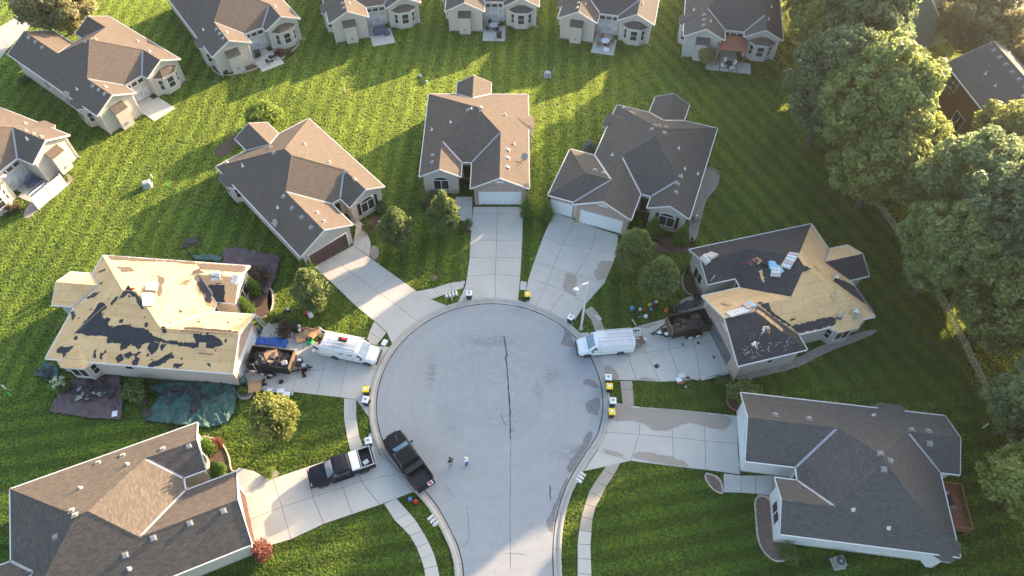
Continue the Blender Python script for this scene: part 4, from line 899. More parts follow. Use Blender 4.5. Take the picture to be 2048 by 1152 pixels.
def trunk_mesh(hgt, r, limbs, top, spread):
    g = MB(); b = random.uniform(-.12, .12); pts = [(0, 0, -.1), (b * .3, 0, hgt * .3), (b, b * .5, hgt * .62), (b, b, hgt)]
    g.tube(pts, [r * 1.25, r, r * .72, r * .25], 8)
    for k in range(limbs):
        a = 2 * math.pi * k / limbs + random.uniform(-.4, .4); z0 = hgt * random.uniform(.28, .62); e_ = (math.cos(a) * spread, math.sin(a) * spread, min(top, z0 + spread * random.uniform(.5, 1.1)))
        g.tube([(b * .5, 0, z0), (e_[0] * .5, e_[1] * .5, z0 + (e_[2] - z0) * .6), e_], [r * .5, r * .33, r * .1], 6)
    return g
def make_tree(name, label, cat, loc, crown, mat, hgt, tr, limbs, spread, per, size, group=None, rz=0):
    t = thing(name, label, cat, loc, rz, group)
    C, Nn, S = blob_leaves(crown, per, size, fuzz=.08 if size < .16 else .13); link('crown', leaf_mesh('crown', C, Nn, S, mat), t)
    trunk_mesh(hgt, tr, limbs, hgt * 1.1, spread).build('trunk', 'bark', t); return t
def bough_fill(bl, n, rx, rz, cz):      # inner foliage so that the crown is not hollow
    return bl + [(rng.uniform(-.45, .45) * rx, rng.uniform(-.45, .45) * rx, cz + rng.uniform(-.45, .4) * rz, rx * rng.uniform(.28, .4)) for _ in range(n)]
def maple(rx, rz, n): return bough_fill(blobs_ell(n, rx, rx, rz, 0, .38, .95, lobes=.36), 12, rx * .9, rz, 0)
def lift(bl, z): return [(a, b, c + z, d) for a, b, c, d in bl]
def at(px, py): g_ = G(px, py); return (g_.x, g_.y, 0)
GR = 'big shade trees along the back fence'
def tp(px, py, z): g_ = G(px, py, z); return (g_.x, g_.y, 0)
m1 = make_tree('shade_tree', 'huge sunlit tree crown in front of the brown house', 'tree', tp(1757, 205, 11), lift(maple(5.9, 7.7, 430), 11.4), 'leaf_maple', 14, .4, 9, 4.4, 225, .24, GR)
m2 = make_tree('shade_tree', 'dark rounded tree on the lawn side of the tallest crown, left of it', 'tree', tp(1672, 165, 10), lift(maple(5.2, 7.0, 360), 10.2), 'leaf_oak', 12.5, .34, 9, 3.8, 225, .23, GR)
m3 = make_tree('shade_tree', 'low spreading tree above the end of the wooden fence', 'tree', tp(1762, 330, 7), lift(maple(4.9, 5.0, 300), 7.6), 'leaf_elm', 9.5, .3, 8, 3.5, 235, .23, GR)
def mtree(src, p, rz, sc_, label): return dup(src, p, rz, label, GR, sc_)
mtree(m2, tp(1722, 70, 10), 1.3, (1.05, 1.05, 1.22), 'tree crown behind the tallest crown, reaching the teal house')
mtree(m3, tp(1662, 45, 8), 2.4, (1.05, 1.05, 1.25), 'tree beside the grey villa at the top edge')
mtree(m1, tp(1655, -30, 11), 3.9, (1.0, 1.0, 1.12), 'tree crown at the top edge left of the teal house')
mtree(m2, tp(1932, 395, 8), 2.0, (1.1, 1.1, .95), 'broad bright tree below the brown house')
mtree(m3, tp(2035, 272, 7), .8, .9, 'tree at the right edge covering the end of the brown house roof')
mtree(m1, tp(1905, 486, 9), 5.2, .74, 'dark tree leaning over the middle of the fence')
mtree(m2, tp(2000, 470, 9), 4.1, 1.05, 'big tree at the right edge level with the brick house being reroofed')
mtree(m3, tp(2022, 598, 7.5), 3.0, 1.0, 'tree overhanging the lower stretch of the fence')
mtree(m2, tp(2078, 800, 7), .4, .68, 'tree at the right edge beyond the white marker post')
mtree(m3, tp(2092, 965, 6), 1.7, .85, 'tree at the right edge level with the red deck')
mtree(m3, (47.2, 62.5, 0), 3.3, (.8, .8, .85), 'smaller crown between the low spreading tree and the brown house lawn')
mtree(m3, (45.8, 90.0, 0), 5.1, 1.0, 'crown filling the gap at the top edge right of the grey villa')
for k, (x, y) in enumerate(((46.2, 71.0), (47.5, 66.0), (45.6, 76.0), (46.0, 82.0), (50.0, 59.0), (49.4, 53.5), (51.2, 49.0), (52.2, 44.5), (51.6, 39.5), (52.5, 34.5), (45.2, 94.0), (46.8, 62.0), (43.2, 66.8))): mtree(m3, (x, y, 0), 1.9 * k, (.6, .6, .56), 'low leafy understory tree beneath the big crowns along the fence')
for x, y, s_, k in ((64, 36, 1.15, 0), (68, 48, 1.15, 1), (63, 26, 1.15, 1), (74, 58, 1.15, 0), (60, 13, 1.1, 1), (58, 2, 1.0, 0), (84, 42, 1.2, 1), (43, 101, 1.0, 2), (50, 108, 1.0, 1), (60, 106, 1.0, 0)):
    mtree((m1, m2, m3)[k], (x, y, 0), x * 1.7, s_, 'tree standing outside the picture, seen only by its long shadow')
w1 = make_tree('willow_tree', 'pale hazy sunlit tree in the top right corner', 'tree', (65.5, 88.0, 0), lift(maple(6.0, 4.8, 330), 6.2), 'leaf_willow', 8.5, .35, 8, 4, 300, .22, GR)
mtree(w1, (71.0, 80.5, 0), 2.2, .8, 'pale tree at the right edge behind the brown house')
mtree(w1, tp(112, 5, 5), 1.0, .92, 'olive brown rounded tree by the back street, top left')
# street trees with egg-shaped crowns
def pear(n, rx, rz): return bough_fill(blobs_ell(n, rx, rx, rz, 0, .38, .75, taper=.62), 8, rx * .9, rz, -.1 * rz)
GS = 'egg-shaped street trees round the bulb'
p1 = make_tree('street_tree', 'egg-shaped street tree right of the brown garage door, gold-lit top', 'tree', at(801, 499), lift(pear(80, 2.15, 3.3), 3.75), 'leaf_pear', 5.6, .12, 6, 1.2, 640, .145, GS)
p2 = make_tree('street_tree', 'egg-shaped street tree in front of the brick bedroom window, sunlit right side', 'tree', at(893, 466), lift(pear(72, 1.9, 3.2), 3.6), 'leaf_pear', 5.4, .11, 6, 1.1, 660, .145, GS)
dup(p2, at(634, 616), 2.1, 'street tree between the brown garage door and the stripped house', GS, (1.12, 1.12, .98)); dup(p1, at(1262, 540), 1.2, 'street tree by the brick house, upper of the two near the street lamp', GS, (1.0, 1.0, 1.04)); dup(p2, at(1309, 597), 4.0, 'street tree above the traffic cone, lower of the two near the street lamp', GS, (1.16, 1.16, 1.04))
make_tree('young_tree', 'golden-lit round tree casting a thin trunk shadow', 'tree', at(568, 876), lift(bough_fill(blobs_ell(60, 2.45, 2.35, 2.1, 0, .5, .9), 3, 1.9, 1.5, 0), 4.3), 'leaf_gold', 4.9, .11, 6, 1.5, 330, .17)
make_tree('ornamental_tree', 'bright green leafy tree behind the sunlit corner of the brown-door house', 'tree', at(535, 252), lift(blobs_ell(46, 2.7, 2.4, 1.6, 0, .5, .95), 1.9), 'leaf_lime', 2.6, .1, 5, 1.2, 260, .18)
make_tree('ornamental_tree', 'variegated small tree standing on the pergola patio corner', 'tree', at(1410, 130), lift(blobs_ell(30, 1.35, 1.35, 1.2, 0, .35, .6), 1.6), 'leaf_willow', 2.0, .06, 5, .7, 430, .12)
make_tree('flowering_tree', 'dark shrub-like tree speckled with white blossom at the fence end', 'tree', at(1762, 398), lift(blobs_ell(40, 2.5, 2.0, 1.5, 0, .5, .8), 1.7), 'leaf_dark', 2.2, .08, 5, 1, 300, .16)
fl = bpy.data.objects[-1] if False else [o for o in COL.objects if o.name.startswith('flowering_tree')][0]
C, Nn, S = blob_leaves(lift(blobs_ell(30, 2.5, 2.0, 1.5, 0, .5, .85), 1.85), 22, .10); link('blossom', leaf_mesh('blossom', C, Nn, S, 'flower_white'), fl)
# shrubs: one mesh per kind and size, copied for its siblings
def cone_blobs(h, r, n):
    out = []
    for k in range(n):
        z = (k + .5) / n; rr = r * (1 - z) ** .65 * (1 - .25 * max(0, .15 - z) / .15); a = k * 2.4
        out.append((math.cos(a) * rr * .45, math.sin(a) * rr * .45, .15 + z * (h - .3), max(.12, rr * .72)))
    return out
SH = {}
def shrub_mesh(kind):
    if kind in SH: return SH[kind]
    if kind == 'arb': C, Nn, S = blob_leaves(cone_blobs(3.6, .95, 26), 620, .10); m = 'leaf_arb'
    elif kind == 'arbs': C, Nn, S = blob_leaves(cone_blobs(2.6, .8, 20), 640, .09); m = 'leaf_arb'
    elif kind in ('ball', 'lime', 'red', 'bur', 'dark', 'spruce'):
        C, Nn, S = blob_leaves(lift(bough_fill(blobs_ell(20, 1, 1, .85, 0, .25, .4), 4, .8, .7, 0), .72), 700, .085); m = dict(ball='leaf_pear', lime='leaf_lime', red='leaf_red', bur='leaf_bur', dark='leaf_dark', spruce='leaf_spruce')[kind]
    elif kind == 'weed': C, Nn, S = blob_leaves(lift(blobs_ell(26, 1, 1, .6, 0, .2, .4), .5), 600, .11); m = 'leaf_pear'
    SH[kind] = leaf_mesh('foliage', C, Nn, S, m); return SH[kind]
def shrub(kind, px, py, s, label, name='shrub', cat='shrub', group=None, z=1.0, pt=None):
    o = link(name, shrub_mesh(kind)); o.location = pt if pt else at(px, py); o.scale = (s, s, s * z); o.rotation_euler = (0, 0, px * .7 + py); return tag(o, label, cat, group)
AR = lambda px, py, s, l, k='arb', z=1.0: shrub(k, px, py, s, l, 'arborvitae', 'conifer', 'clipped cone-shaped conifers', z)
AR(1055, 431, 1.0, 'dark cone-shaped conifer at the right corner of the brick garage'); AR(1093, 437, .92, 'dark cone-shaped conifer at the left corner of the single garage door')
AR(611, 541, .62, 'left small bright conifer at the corner of the brown garage door'); AR(622, 537, .55, 'right small bright conifer at the corner of the brown garage door')
AR(1304, 470, .95, 'conifer left of the arched window with black shutters'); AR(1360, 487, .95, 'conifer right of the arched window with black shutters')
AR(513, 586, .85, 'upper bright green conifer beside the stripped house entrance'); AR(498, 624, .85, 'lower bright green conifer beside the stripped house entrance')
AR(180, 560, .75, 'spiky conifer behind the stripped house by the porch', z=.9); AR(165, 556, .6, 'smaller spiky conifer behind the stripped house')
AR(422, 900, .85, 'upper sunlit conifer by the tan roofed house entrance', z=.85); AR(440, 945, .82, 'lower sunlit conifer by the tan roofed house entrance', z=.8)
SB = lambda k, px, py, s, l, z=1.0: shrub(k, px, py, s, l, z=z)
SB('ball', 735, 462, .85, 'rounded shrub by the walk of the brown-door house'); SB('ball', 765, 420, 1.0, 'blue-green rounded shrub at the stone-based window', .9); SB('ball', 933, 455, .85, 'shrub beside the concrete drive of the brick house', .9); SB('ball', 868, 402, 1.0, 'shrub under the window of the brick house', 1.1); SB('dark', 848, 415, .7, 'dark low shrub at the left corner of the brick house')
SB('lime', 545, 633, .55, 'yellow-lime ball shrub by the driveway clutter'); SB('ball', 560, 640, .6, 'green ball shrub next to the lime one'); SB('ball', 549, 645, .5, 'small green ball shrub below the lime one'); SB('bur', 574, 665, 1.15, 'dark burgundy bush by the cardboard', .9); SB('bur', 520, 560, 1.5, 'large purple-leaved bush on the brown tarp', .9)
SB('weed', 275, 790, 1.45, 'leafy green bush between the two tarps', 1.0); SB('weed', 130, 775, .85, 'white flowering hydrangea at the stripped house corner', 1.1); SB('ball', 489, 787, .6, 'round bush at the stripped garage corner in a stone ring', 1.0)
SB('red', 437, 893, .7, 'small red-leaved shrub between the sunlit conifers', 1.1); SB('red', 531, 1105, 1.05, 'round red-leaved shrub at the foot of the tan roofed garage', 1.1); SB('lime', 541, 948, .62, 'low yellow-green shrub at the curved walk', .7)
SB('ball', 1484, 800, 1.9, 'large round hedge bush beside the grey house garage', .95); SB('ball', 1440, 765, .75, 'small clipped bush below the brick garage corner', .8); SB('ball', 1574, 1110, 1.0, 'square clipped hedge bush by the gravel bed', .9)
SB('spruce', 1176, 303, .9, 'small blue spruce behind the single garage', 1.3); SB('dark', 1384, 489, .45, 'dark low shrub at the rock border', .8); SB('lime', 1349, 608, .65, 'lime shrub at the curved walk by the trailer', .8); SB('lime', 1363, 590, .5, 'second lime shrub at the curved walk by the trailer', .8); SB('ball', 1380, 560, .75, 'green shrub below the front window of the reroofed brick house', .8); SB('ball', 1372, 540, .7, 'dark green shrub left of the front window of the reroofed brick house', 1.1); SB('bur', 1393, 598, .6, 'brown shrub by the tall ladder')
SB('dark', 1378, 60, 1.2, 'dark shrub left of the grey villa, upper', 1.1); SB('dark', 1380, 92, 1.0, 'dark shrub left of the grey villa, lower', 1.1); SB('lime', 1580, 150, 1.0, 'yellow-green bush by the fence near the grey villa', 1.0); SB('weed', 48, 165, .8, 'shrub at the foot of the dish villa wall'); SB('weed', 130, 360, .7, 'shrub at the end of the white privacy screen', .7); SB('bur', 30, 420, .9, 'brown bush at the near end of the white privacy screen', .8)
SB('red', 560, 108, .6, 'red flowering shrub in the edged villa bed', .8); SB('dark', 578, 110, .6, 'dark shrub in the edged villa bed', .7); SB('dark', 452, 148, .5, 'small dark shrub at the villa chase', 1.0); SB('dark', 1350, 398, .5, 'dark shrub in the rock border bump')
SB('weed', 1590, 175, .6, 'low weedy bush at the hidden fence', .9)
hyd = [o for o in COL.objects if o.get('label', '').startswith('white flowering hydrangea')][0]
C, Nn, S = blob_leaves([(random.uniform(-.9, .3), random.uniform(-.8, .3), random.uniform(.7, 1.3), .22) for _ in range(14)], 500, .07); link('blossom', leaf_mesh('blossom', C, Nn, S, 'flower_white'), hyd)
# planting beds: mulch, gravel and rock borders
def bed(pts, mat, name, label=None, z=.03, edging=None):
    P = smooth([G(*p) for p in pts + pts[:2]], 2)[2:-2]; g = MB(); g.prism([(p.x, p.y) for p in P], -.05, z); o = struct(g.build(name, mat)); PAVED.append([(p.x, p.y) for p in P])
    if edging:
        g = MB(); Q = P + P[:1]; g.tube([(p.x, p.y, z + .02) for p in Q], .09, 5); g.build('bed_edging', edging, o)
    return o
bed([(1405, 945), (1440, 955), (1447, 985), (1440, 988), (1420, 975)], 'gravel_red', 'gravel_bed', edging='rock_tan'); bed([(1508, 990), (1545, 995), (1556, 1085), (1600, 1100), (1560, 1128), (1530, 1110), (1515, 1080), (1512, 1040)], 'gravel_red', 'gravel_bed', edging='rock_tan')
bed([(740, 495), (750, 490), (759, 500), (757, 515), (750, 522), (738, 512)], 'gravel', 'gravel_bed'); bed([(728, 440), (756, 430), (768, 440), (760, 452), (740, 474), (730, 460)], 'mulch', 'mulch_bed'); bed([(842, 390), (905, 400), (915, 425), (900, 430), (850, 425)], 'mulch', 'mulch_bed')
bed([(500, 555), (540, 570), (548, 600), (540, 630), (515, 640), (480, 610)], 'mulch', 'mulch_bed', edging='rock_grey'); bed([(534, 590), (546, 575), (552, 600), (545, 628), (536, 622)], 'gravel', 'gravel_bed'); bed([(550, 655), (600, 668), (610, 690), (585, 680), (556, 672)], 'gravel', 'gravel_bed')
bed([(1290, 475), (1340, 478), (1390, 470), (1385, 500), (1360, 508), (1310, 505)], 'mulch', 'mulch_bed'); bed([(1380, 435), (1400, 360), (1405, 340), (1425, 335), (1440, 352), (1430, 380), (1412, 395), (1400, 440), (1388, 490), (1378, 480)], 'gravel', 'rock_bed', edging='rock_grey')
bed([(1362, 560), (1374, 532), (1390, 548), (1404, 585), (1385, 592), (1370, 585)], 'mulch', 'mulch_bed', edging='rock_grey'); bed([(1350, 606), (1380, 592), (1410, 590), (1420, 606), (1380, 622), (1352, 626)], 'concrete', 'entry_walk')
bed([(420, 135), (445, 155), (512, 140), (520, 130), (430, 112)], 'mulch', 'mulch_bed', edging='rock_tan'); bed([(545, 118), (560, 122), (598, 92), (598, 75), (575, 80), (550, 100)], 'mulch', 'mulch_bed', edging='rock_tan')
bed([(1462, 745), (1500, 745), (1585, 722), (1640, 690), (1750, 655), (1755, 668), (1650, 705), (1600, 735), (1500, 758), (1470, 760)], 'gravel', 'gravel_bed'); bed([(398, 872), (440, 880), (458, 910), (462, 945), (475, 940), (440, 960), (412, 950)], 'mulch', 'mulch_bed', edging='rock_tan'); bed([(522, 945), (545, 938), (562, 945), (552, 956), (535, 957)], 'gravel', 'gravel_bed')
bed([(476, 780), (500, 778), (506, 790), (492, 800), (476, 795)], 'gravel', 'gravel_bed', edging='rock_grey'); bed([(1450, 790), (1480, 780), (1500, 800), (1490, 822), (1460, 820)], 'mulch', 'mulch_bed', edging='wood_red'); bed([(44, 432), (62, 400), (130, 345), (148, 355), (140, 370), (70, 425), (55, 440)], 'gravel', 'gravel_bed')
bed([(425, 300), (440, 290), (455, 282), (480, 260), (470, 300), (440, 320)], 'mulch', 'mulch_bed')
# picket fence behind the trees: every picket its own piece
fence = thing('wooden_fence', 'weathered wooden picket fence between lawn and tree row', 'fence', (43.9, 59.1, 0)); FO = Vector((43.9, 59.1, 0))
fl_ = [Vector((41.6, 99.5, 0)), Vector((41.5, 84.8, 0)), Vector((42.8, 70, 0)), Vector((43.9, 59.1, 0)), Vector((45.8, 50.6, 0)), Vector((46.7, 43.7, 0)), Vector((47.0, 34.8, 0)), Vector((47.3, 24, 0))]
pk = MB(); pk.box((0, 0, .55), (.025, .085, 1.1)); pm = None; cnt = 0
for a, b in zip(fl_, fl_[1:]):
    L_ = (b - a).length; n = int(L_ / .27); rz = math.atan2((b - a).y, (b - a).x) + math.pi / 2
    for k in range(n):
        p = a + (b - a) * (k / n) - FO
        if pm is None: o = pk.build('picket', 'wood_fence', fence); pm = o.data
        else: o = link('picket', pm, fence)
        o.location = (p.x, p.y, random.uniform(-.03, .02)); o.rotation_euler = (random.uniform(-.03, .03), 0, rz)
    for z in (.3, .85): g = MB(); g.beam(a - FO + Vector((.03, 0, z)), b - FO + Vector((.03, 0, z)), .05, .09); g.build('rail', 'wood_fence', fence)
    for k in range(int(L_ / 2.4) + 1): p = a + (b - a).normalized() * (k * 2.4) - FO + Vector((.07, 0, 0)); g = MB(); g.box((p.x, p.y, .58), (.1, .1, 1.16)); g.build('post', 'wood_fence', fence)
# ------------------------------------------------------------------ grass: tufts scattered over the open lawn
def grow_grass():
    tm = MB()
    for k in range(15):
        a = random.uniform(0, 6.28); r = .115 * math.sqrt(random.random()); x, y = r * math.cos(a), r * math.sin(a); b = random.uniform(0, 6.28); h = random.uniform(.038, .06); ln = random.uniform(.0, .035); wd = .014
        dx, dy = math.cos(b) * wd, math.sin(b) * wd; lx, ly = math.cos(b + 1.57) * ln, math.sin(b + 1.57) * ln
        tm.add([(x - dx, y - dy, -.01), (x + dx, y + dy, -.01), (x + dx * .6 + lx, y + dy * .6 + ly, h), (x - dx * .6 + lx, y - dy * .6 + ly, h)], [(0, 1, 2, 3)])
    me = bpy.data.meshes.new('grass_tuft'); me.from_pydata(tm.v, [], tm.f); me.materials.append(MAT['grass_blade']); me.update(); tuft = bpy.data.objects.new('grass_tuft', me)
    n = 900000; X = rng.uniform(-84, 72, n); Y = rng.uniform(6, 108, n)
    # keep what the drone can see (with a margin for a step aside)
    dep = Y * CP + CAMH * SP; u = X / dep * F; v = (Y * SP - CAMH * CP) / dep * F; ok = (np.abs(u) < 1180) & (v < 720) & (v > -760)
    for P in PAVED:
        A = np.array(P); x0, y0 = A.min(0); x1, y1 = A.max(0); c = ok & (X > x0) & (X < x1) & (Y > y0) & (Y < y1); idx = np.nonzero(c)[0]
        if not len(idx): continue
        px, py = X[idx], Y[idx]; ins = np.zeros(len(idx), bool); j = len(P) - 1
        for i in range(len(P)):
            xi, yi = P[i]; xj, yj = P[j]
            if yi != yj: ins ^= ((yi > py) != (yj > py)) & (px < (xj - xi) * (py - yi) / (yj - yi) + xi)
            j = i
        ok[idx[ins]] = False
    pts = np.stack([X[ok], Y[ok], np.zeros(ok.sum())], 1).astype(np.float32)
    me = bpy.data.meshes.new('grass'); me.vertices.add(len(pts)); me.vertices.foreach_set('co', pts.reshape(-1)); me.update(); o = link('grass', me); struct(o, 'stuff')
    o['label'] = 'mown green lawn grass between the houses'; o['category'] = 'grass'
    ng = bpy.data.node_groups.new('scatter_grass', 'GeometryNodeTree'); ng.interface.new_socket('Geometry', in_out='INPUT', socket_type='NodeSocketGeometry'); ng.interface.new_socket('Geometry', in_out='OUTPUT', socket_type='NodeSocketGeometry')
    N = ng.nodes.new; gi, go, ip, ob, rv, rs = N('NodeGroupInput'), N('NodeGroupOutput'), N('GeometryNodeInstanceOnPoints'), N('GeometryNodeObjectInfo'), N('FunctionNodeRandomValue'), N('FunctionNodeRandomValue')
    ob.inputs[0].default_value = tuft; ob.inputs['As Instance'].default_value = True; rv.data_type = 'FLOAT_VECTOR'; rv.inputs[0].default_value = (-.12, -.12, 0); rv.inputs[1].default_value = (.12, .12, 6.28); rs.data_type = 'FLOAT'; rs.inputs[2].default_value = .85; rs.inputs[3].default_value = 1.2
    Lk = ng.links.new; Lk(gi.outputs[0], ip.inputs['Points']); Lk(ob.outputs['Geometry'], ip.inputs['Instance']); Lk(rv.outputs[0], ip.inputs['Rotation']); Lk(rs.outputs[1], ip.inputs['Scale']); Lk(ip.outputs[0], go.inputs[0])
    md = o.modifiers.new('scatter', 'NODES'); md.node_group = ng
# ------------------------------------------------------------------ vehicles
def loft(g, st, m=0):
    """st: list of (x, half-profile [(y,z)...] bottom to top); mirrored to a closed section"""
    rings = []
    for x, hp in st: rings.append([(x, y, z) for y, z in hp] + [(x, -y, z) for y, z in hp[::-1]])
    n = len(rings[0]); o = g.add([p for r_ in rings for p in r_], [], m)
    for i in range(len(rings) - 1):
        for k in range(n): l = (k + 1) % n; g.f.append([o + i * n + k, o + i * n + l, o + (i + 1) * n + l, o + (i + 1) * n + k]); g.m.append(m)
    g.f.append([o + k for k in range(n)][::-1]); g.m.append(m); e = o + (len(rings) - 1) * n; g.f.append([e + k for k in range(n)]); g.m.append(m)
def wheels(par, xs, y, r=.37, wd=.24, rim='steel'):
    for x in xs:
        for s in (-1, 1):
            g = MB(); g.wheelx((0, 0, 0), r, wd, 18); wl = g.build('wheel', 'rubber', par); wl.location = (x, s * y, r)
            g = MB(); g.wheelx((0, s * wd * .42, 0), r * .62, wd * .25, 14); g.build('rim', rim, wl)
            g = MB(); g.wheelx((0, s * wd * .56, 0), r * .16, .03, 8); g.build('hub', 'black_trim', wl)
def quadbox(name, par, mat, pts, d, th=.012):
    d = Vector(d).normalized() * th; P = [Vector(p) for p in pts]; g = MB(); g.hull8([p - d for p in P] + [p + d for p in P]); return g.build(name, mat, par)
def ladder(label, p, q, wd=.42, step=.3, up=(0, 0, 1), mat='aluminium', group='aluminium ladders', name='ladder'):
    p, q = Vector(p), Vector(q); t = thing(name, label, 'ladder', p, 0, group); d = (q - p); L_ = d.length; d.normalize(); u = d.cross(Vector(up)); u = u.normalized() if u.length > 1e-4 else Vector((1, 0, 0))
    for s in (-1, 1): g = MB(); g.beam(u * s * wd / 2, u * s * wd / 2 + d * L_, .035, .09, up=up); g.build('side_rail', mat, t)
    for k in range(int(L_ / step)): c = d * (step * (k + .5)); g = MB(); g.tube([c - u * wd / 2, c + u * wd / 2], .02, 6); g.build('rung', mat, t)
    return t
def van(label, loc, rz, side_windows, doors):
    t = thing('cargo_van', label, 'van', loc, rz, 'white work vans')
    hp = lambda zb, zt, w, wt: [(w * .9, zb), (w, zb + .12), (w, zb + (zt - zb) * .42), (w * .985, zb + (zt - zb) * .55), (wt + .06, zt - .12), (wt - .05, zt - .015), (wt - .3, zt)]
    g = MB(); loft(g, [(-2.86, hp(.5, 1.98, .95, .83)), (-2.8, hp(.42, 2.06, .98, .86)), (-1.0, hp(.40, 2.1, 1.0, .87)), (1.0, hp(.40, 2.09, 1.0, .87)), (1.22, hp(.40, 2.04, 1.0, .86)), (1.55, hp(.40, 1.72, 1.0, .84)), (1.95, hp(.40, 1.32, .99, .84)), (2.25, hp(.42, 1.2, .98, .84)), (2.65, hp(.45, 1.08, .94, .80)), (2.84, hp(.5, .9, .86, .72)), (2.9, hp(.55, .8, .78, .66))])
    g.build('body', 'paint_white', t, smooth=False, bevel=.03)
    P = lambda x, f, z: (x, f, z)
    quadbox('windshield', t, 'glass_blue', [(1.27, -.72, 2.01), (1.27, .72, 2.01), (1.92, .80, 1.37), (1.92, -.80, 1.37)], (.7, 0, .7))
    for s in (-1, 1):
        wins = [(.72, 1.5)] + ([(-.28, .58), (-1.2, -.42)] if side_windows else [])
        for a, b in wins: quadbox('side_window', t, 'glass_car', [(a, s * .965, 1.42), (b, s * .975, 1.42), (b - (.28 if b > 1 else 0), s * .915, 1.88), (a, s * .915, 1.88)], (0, s, .12))
        g = MB(); g.box((1.5, s * 1.12, 1.42), (.12, .2, .2)); g.build('mirror', 'black_trim', t)
        g = MB(); g.box((2.82, s * .66, .86), (.12, .26, .2)); g.build('headlight', 'aluminium', t)
        g = MB(); g.box((-2.87, s * .86, 1.0), (.04, .14, .5)); g.build('tail_light', 'red', t)
        g = MB(); g.box((.62, s * 1.005, 1.1), (.14, .02, .04)); g.build('handle', 'black_trim', t)
        g = MB(); g.box((-.05, s * .985, .47), (3.2, .05, .1)); g.build('side_sill', 'black_trim', t)
    g = MB(); g.box((2.93, 0, .56), (.16, 1.75, .28)); g.box((2.86, 0, .80), (.06, 1.0, .16)); g.build('front_bumper', 'black_trim', t, bevel=.03); g = MB(); g.box((-2.93, 0, .5), (.16, 1.8, .2)); g.build('rear_bumper', 'black_trim', t, bevel=.02)
    wheels(t, (1.95, -1.48), .86)
    for s in (-1, 1):
        for x in (.55, 1.62, -.42, -1.35) if side_windows else (.55, 1.62): g = MB(); g.box((x, s * .997, 1.0), (.018, .012, 1.0)); g.build('door_seam', 'black_trim', t)
        g = MB(); g.box((-.6, s * .999, .95), (4.2, .014, .035)); g.build('body_crease', 'vent_grey', t)
        for x in (1.95, -1.48):
            g = MB(); K = 10; pts = [(x + .46 * math.cos(math.pi * k / K), .37 + .46 * math.sin(math.pi * k / K)) for k in range(K + 1)]; g.add([(a, s * .94, z) for a, z in pts] + [(a, s * 1.006, z) for a, z in pts], [list(range(K + 1)), [2 * K + 1 - k for k in range(K + 1)]] + [[k, k + 1, K + 2 + k, K + 1 + k] for k in range(K)]); g.build('wheel_arch', 'black_trim', t)
    for x in np.linspace(-2.5, .8, 9): g = MB(); g.box((x, 0, 2.105), (.05, 1.1, .018)); g.build('roof_rib', 'paint_white', t)
    g = MB(); g.beam((1.95, -.55, 1.345), (1.75, .05, 1.53), .02, .02); g.beam((1.95, .1, 1.345), (1.75, .6, 1.53), .02, .02); g.build('wiper', 'black_trim', t)
    g = MB(); g.box((2.2, 0, 1.218), (.02, 1.5, .01)); g.build('hood_seam', 'vent_grey', t)
    g = MB()
    for s in (-1, 1):
        g.beam((-2.6, s * .82, 2.3), (1.0, s * .82, 2.3), .05, .05)
        for x in (-2.5, -1.4, -.3, .8): g.beam((x, s * .86, 2.05), (x, s * .82, 2.3), .04, .04)
    for x in (-2.5, -1.4, -.3, .8): g.beam((x, -.84, 2.31), (x, .84, 2.31), .05, .05)
    g.build('roof_rack', 'aluminium', t)
    if doors:
        for s, a in doors:
            c, n = math.cos(R(a)), math.sin(R(a)); o = Vector((-2.87, s * .94, 0)); d = Vector((-n, -s * c, 0)); nn = Vector((c, -s * n, 0)) if False else Vector((d.y, -d.x, 0)); g = MB()
            pts = [o + d * u + nn * w_ + Vector((0, 0, z)) for z in (.5, 1.98) for u, w_ in ((0, -.03), (.92, -.03), (.92, .03), (0, .03))]; g.hull8(pts); dr = g.build('rear_door', 'paint_white', t)
            g = MB(); pts = [o + d * u + nn * w_ + Vector((0, 0, z)) for z in (1.3, 1.82) for u, w_ in ((.14, -.04), (.78, -.04), (.78, .04), (.14, .04))]; g.hull8(pts); g.build('door_window', 'glass_car', dr)
        quadbox('dark_rear_plate', t, 'door_dark', [(-2.872, -.82, .55), (-2.872, .82, .55), (-2.872, .74, 1.9), (-2.872, -.74, 1.9)], (1, 0, 0), .006)  # dark plate on the closed body imitates the shaded load space
    return t
def place(pf, pr, half):      # ground pixels of the near front and near rear wheel -> centre and heading
    a, b = G(*pf), G(*pr); d = (a - b).normalized(); n = Vector((-d.y, d.x, 0))
    return a, b, d, n
a, b, d, n = place((736, 733), (670, 720), 1); c_ = a * .5 + b * .5 + (n if n.y > 0 else -n) * .98
rzL = math.atan2(d.y, d.x); vl = van('white window van with open rear doors and ladders on its roof', c_ - d * .23, rzL, True, [(1, 115), (-1, 75)])
M_ = Matrix.Translation(vl.location) @ Matrix.Rotation(rzL, 4, 'Z'); wv = lambda x, y, z: M_ @ Vector((x, y, z))
ladder('long white ladder lying on the far side of the window van roof', wv(-2.75, .62, 2.40), wv(1.5, .62, 2.40), .40, mat='fiberglass_white'); ladder('short ladder lying on the near side of the window van roof', wv(-2.4, -.55, 2.40), wv(.9, -.55, 2.40), .38)
ladder('open white stepladder hanging behind the window van roof', wv(-1.5, .1, 2.39), wv(.3, .12, 2.39), .34, .3, mat='fiberglass_white'); g = MB(); g.box((0, 0, .08), (.9, .45, .16)); g.box((.1, .05, .18), (.5, .2, .06), m=1); o = g.build('tool_tray', ['black_trim', 'red'], loc=wv(-.6, .12, 2.47), rz=rzL); tag(o, 'black and red tool tray tied on the window van rack', 'tool tray')
a, b, d, n = place((1169.8, 717), (1244.8, 711), 1); c_ = a * .5 + b * .5 + (n if n.y > 0 else -n) * .98
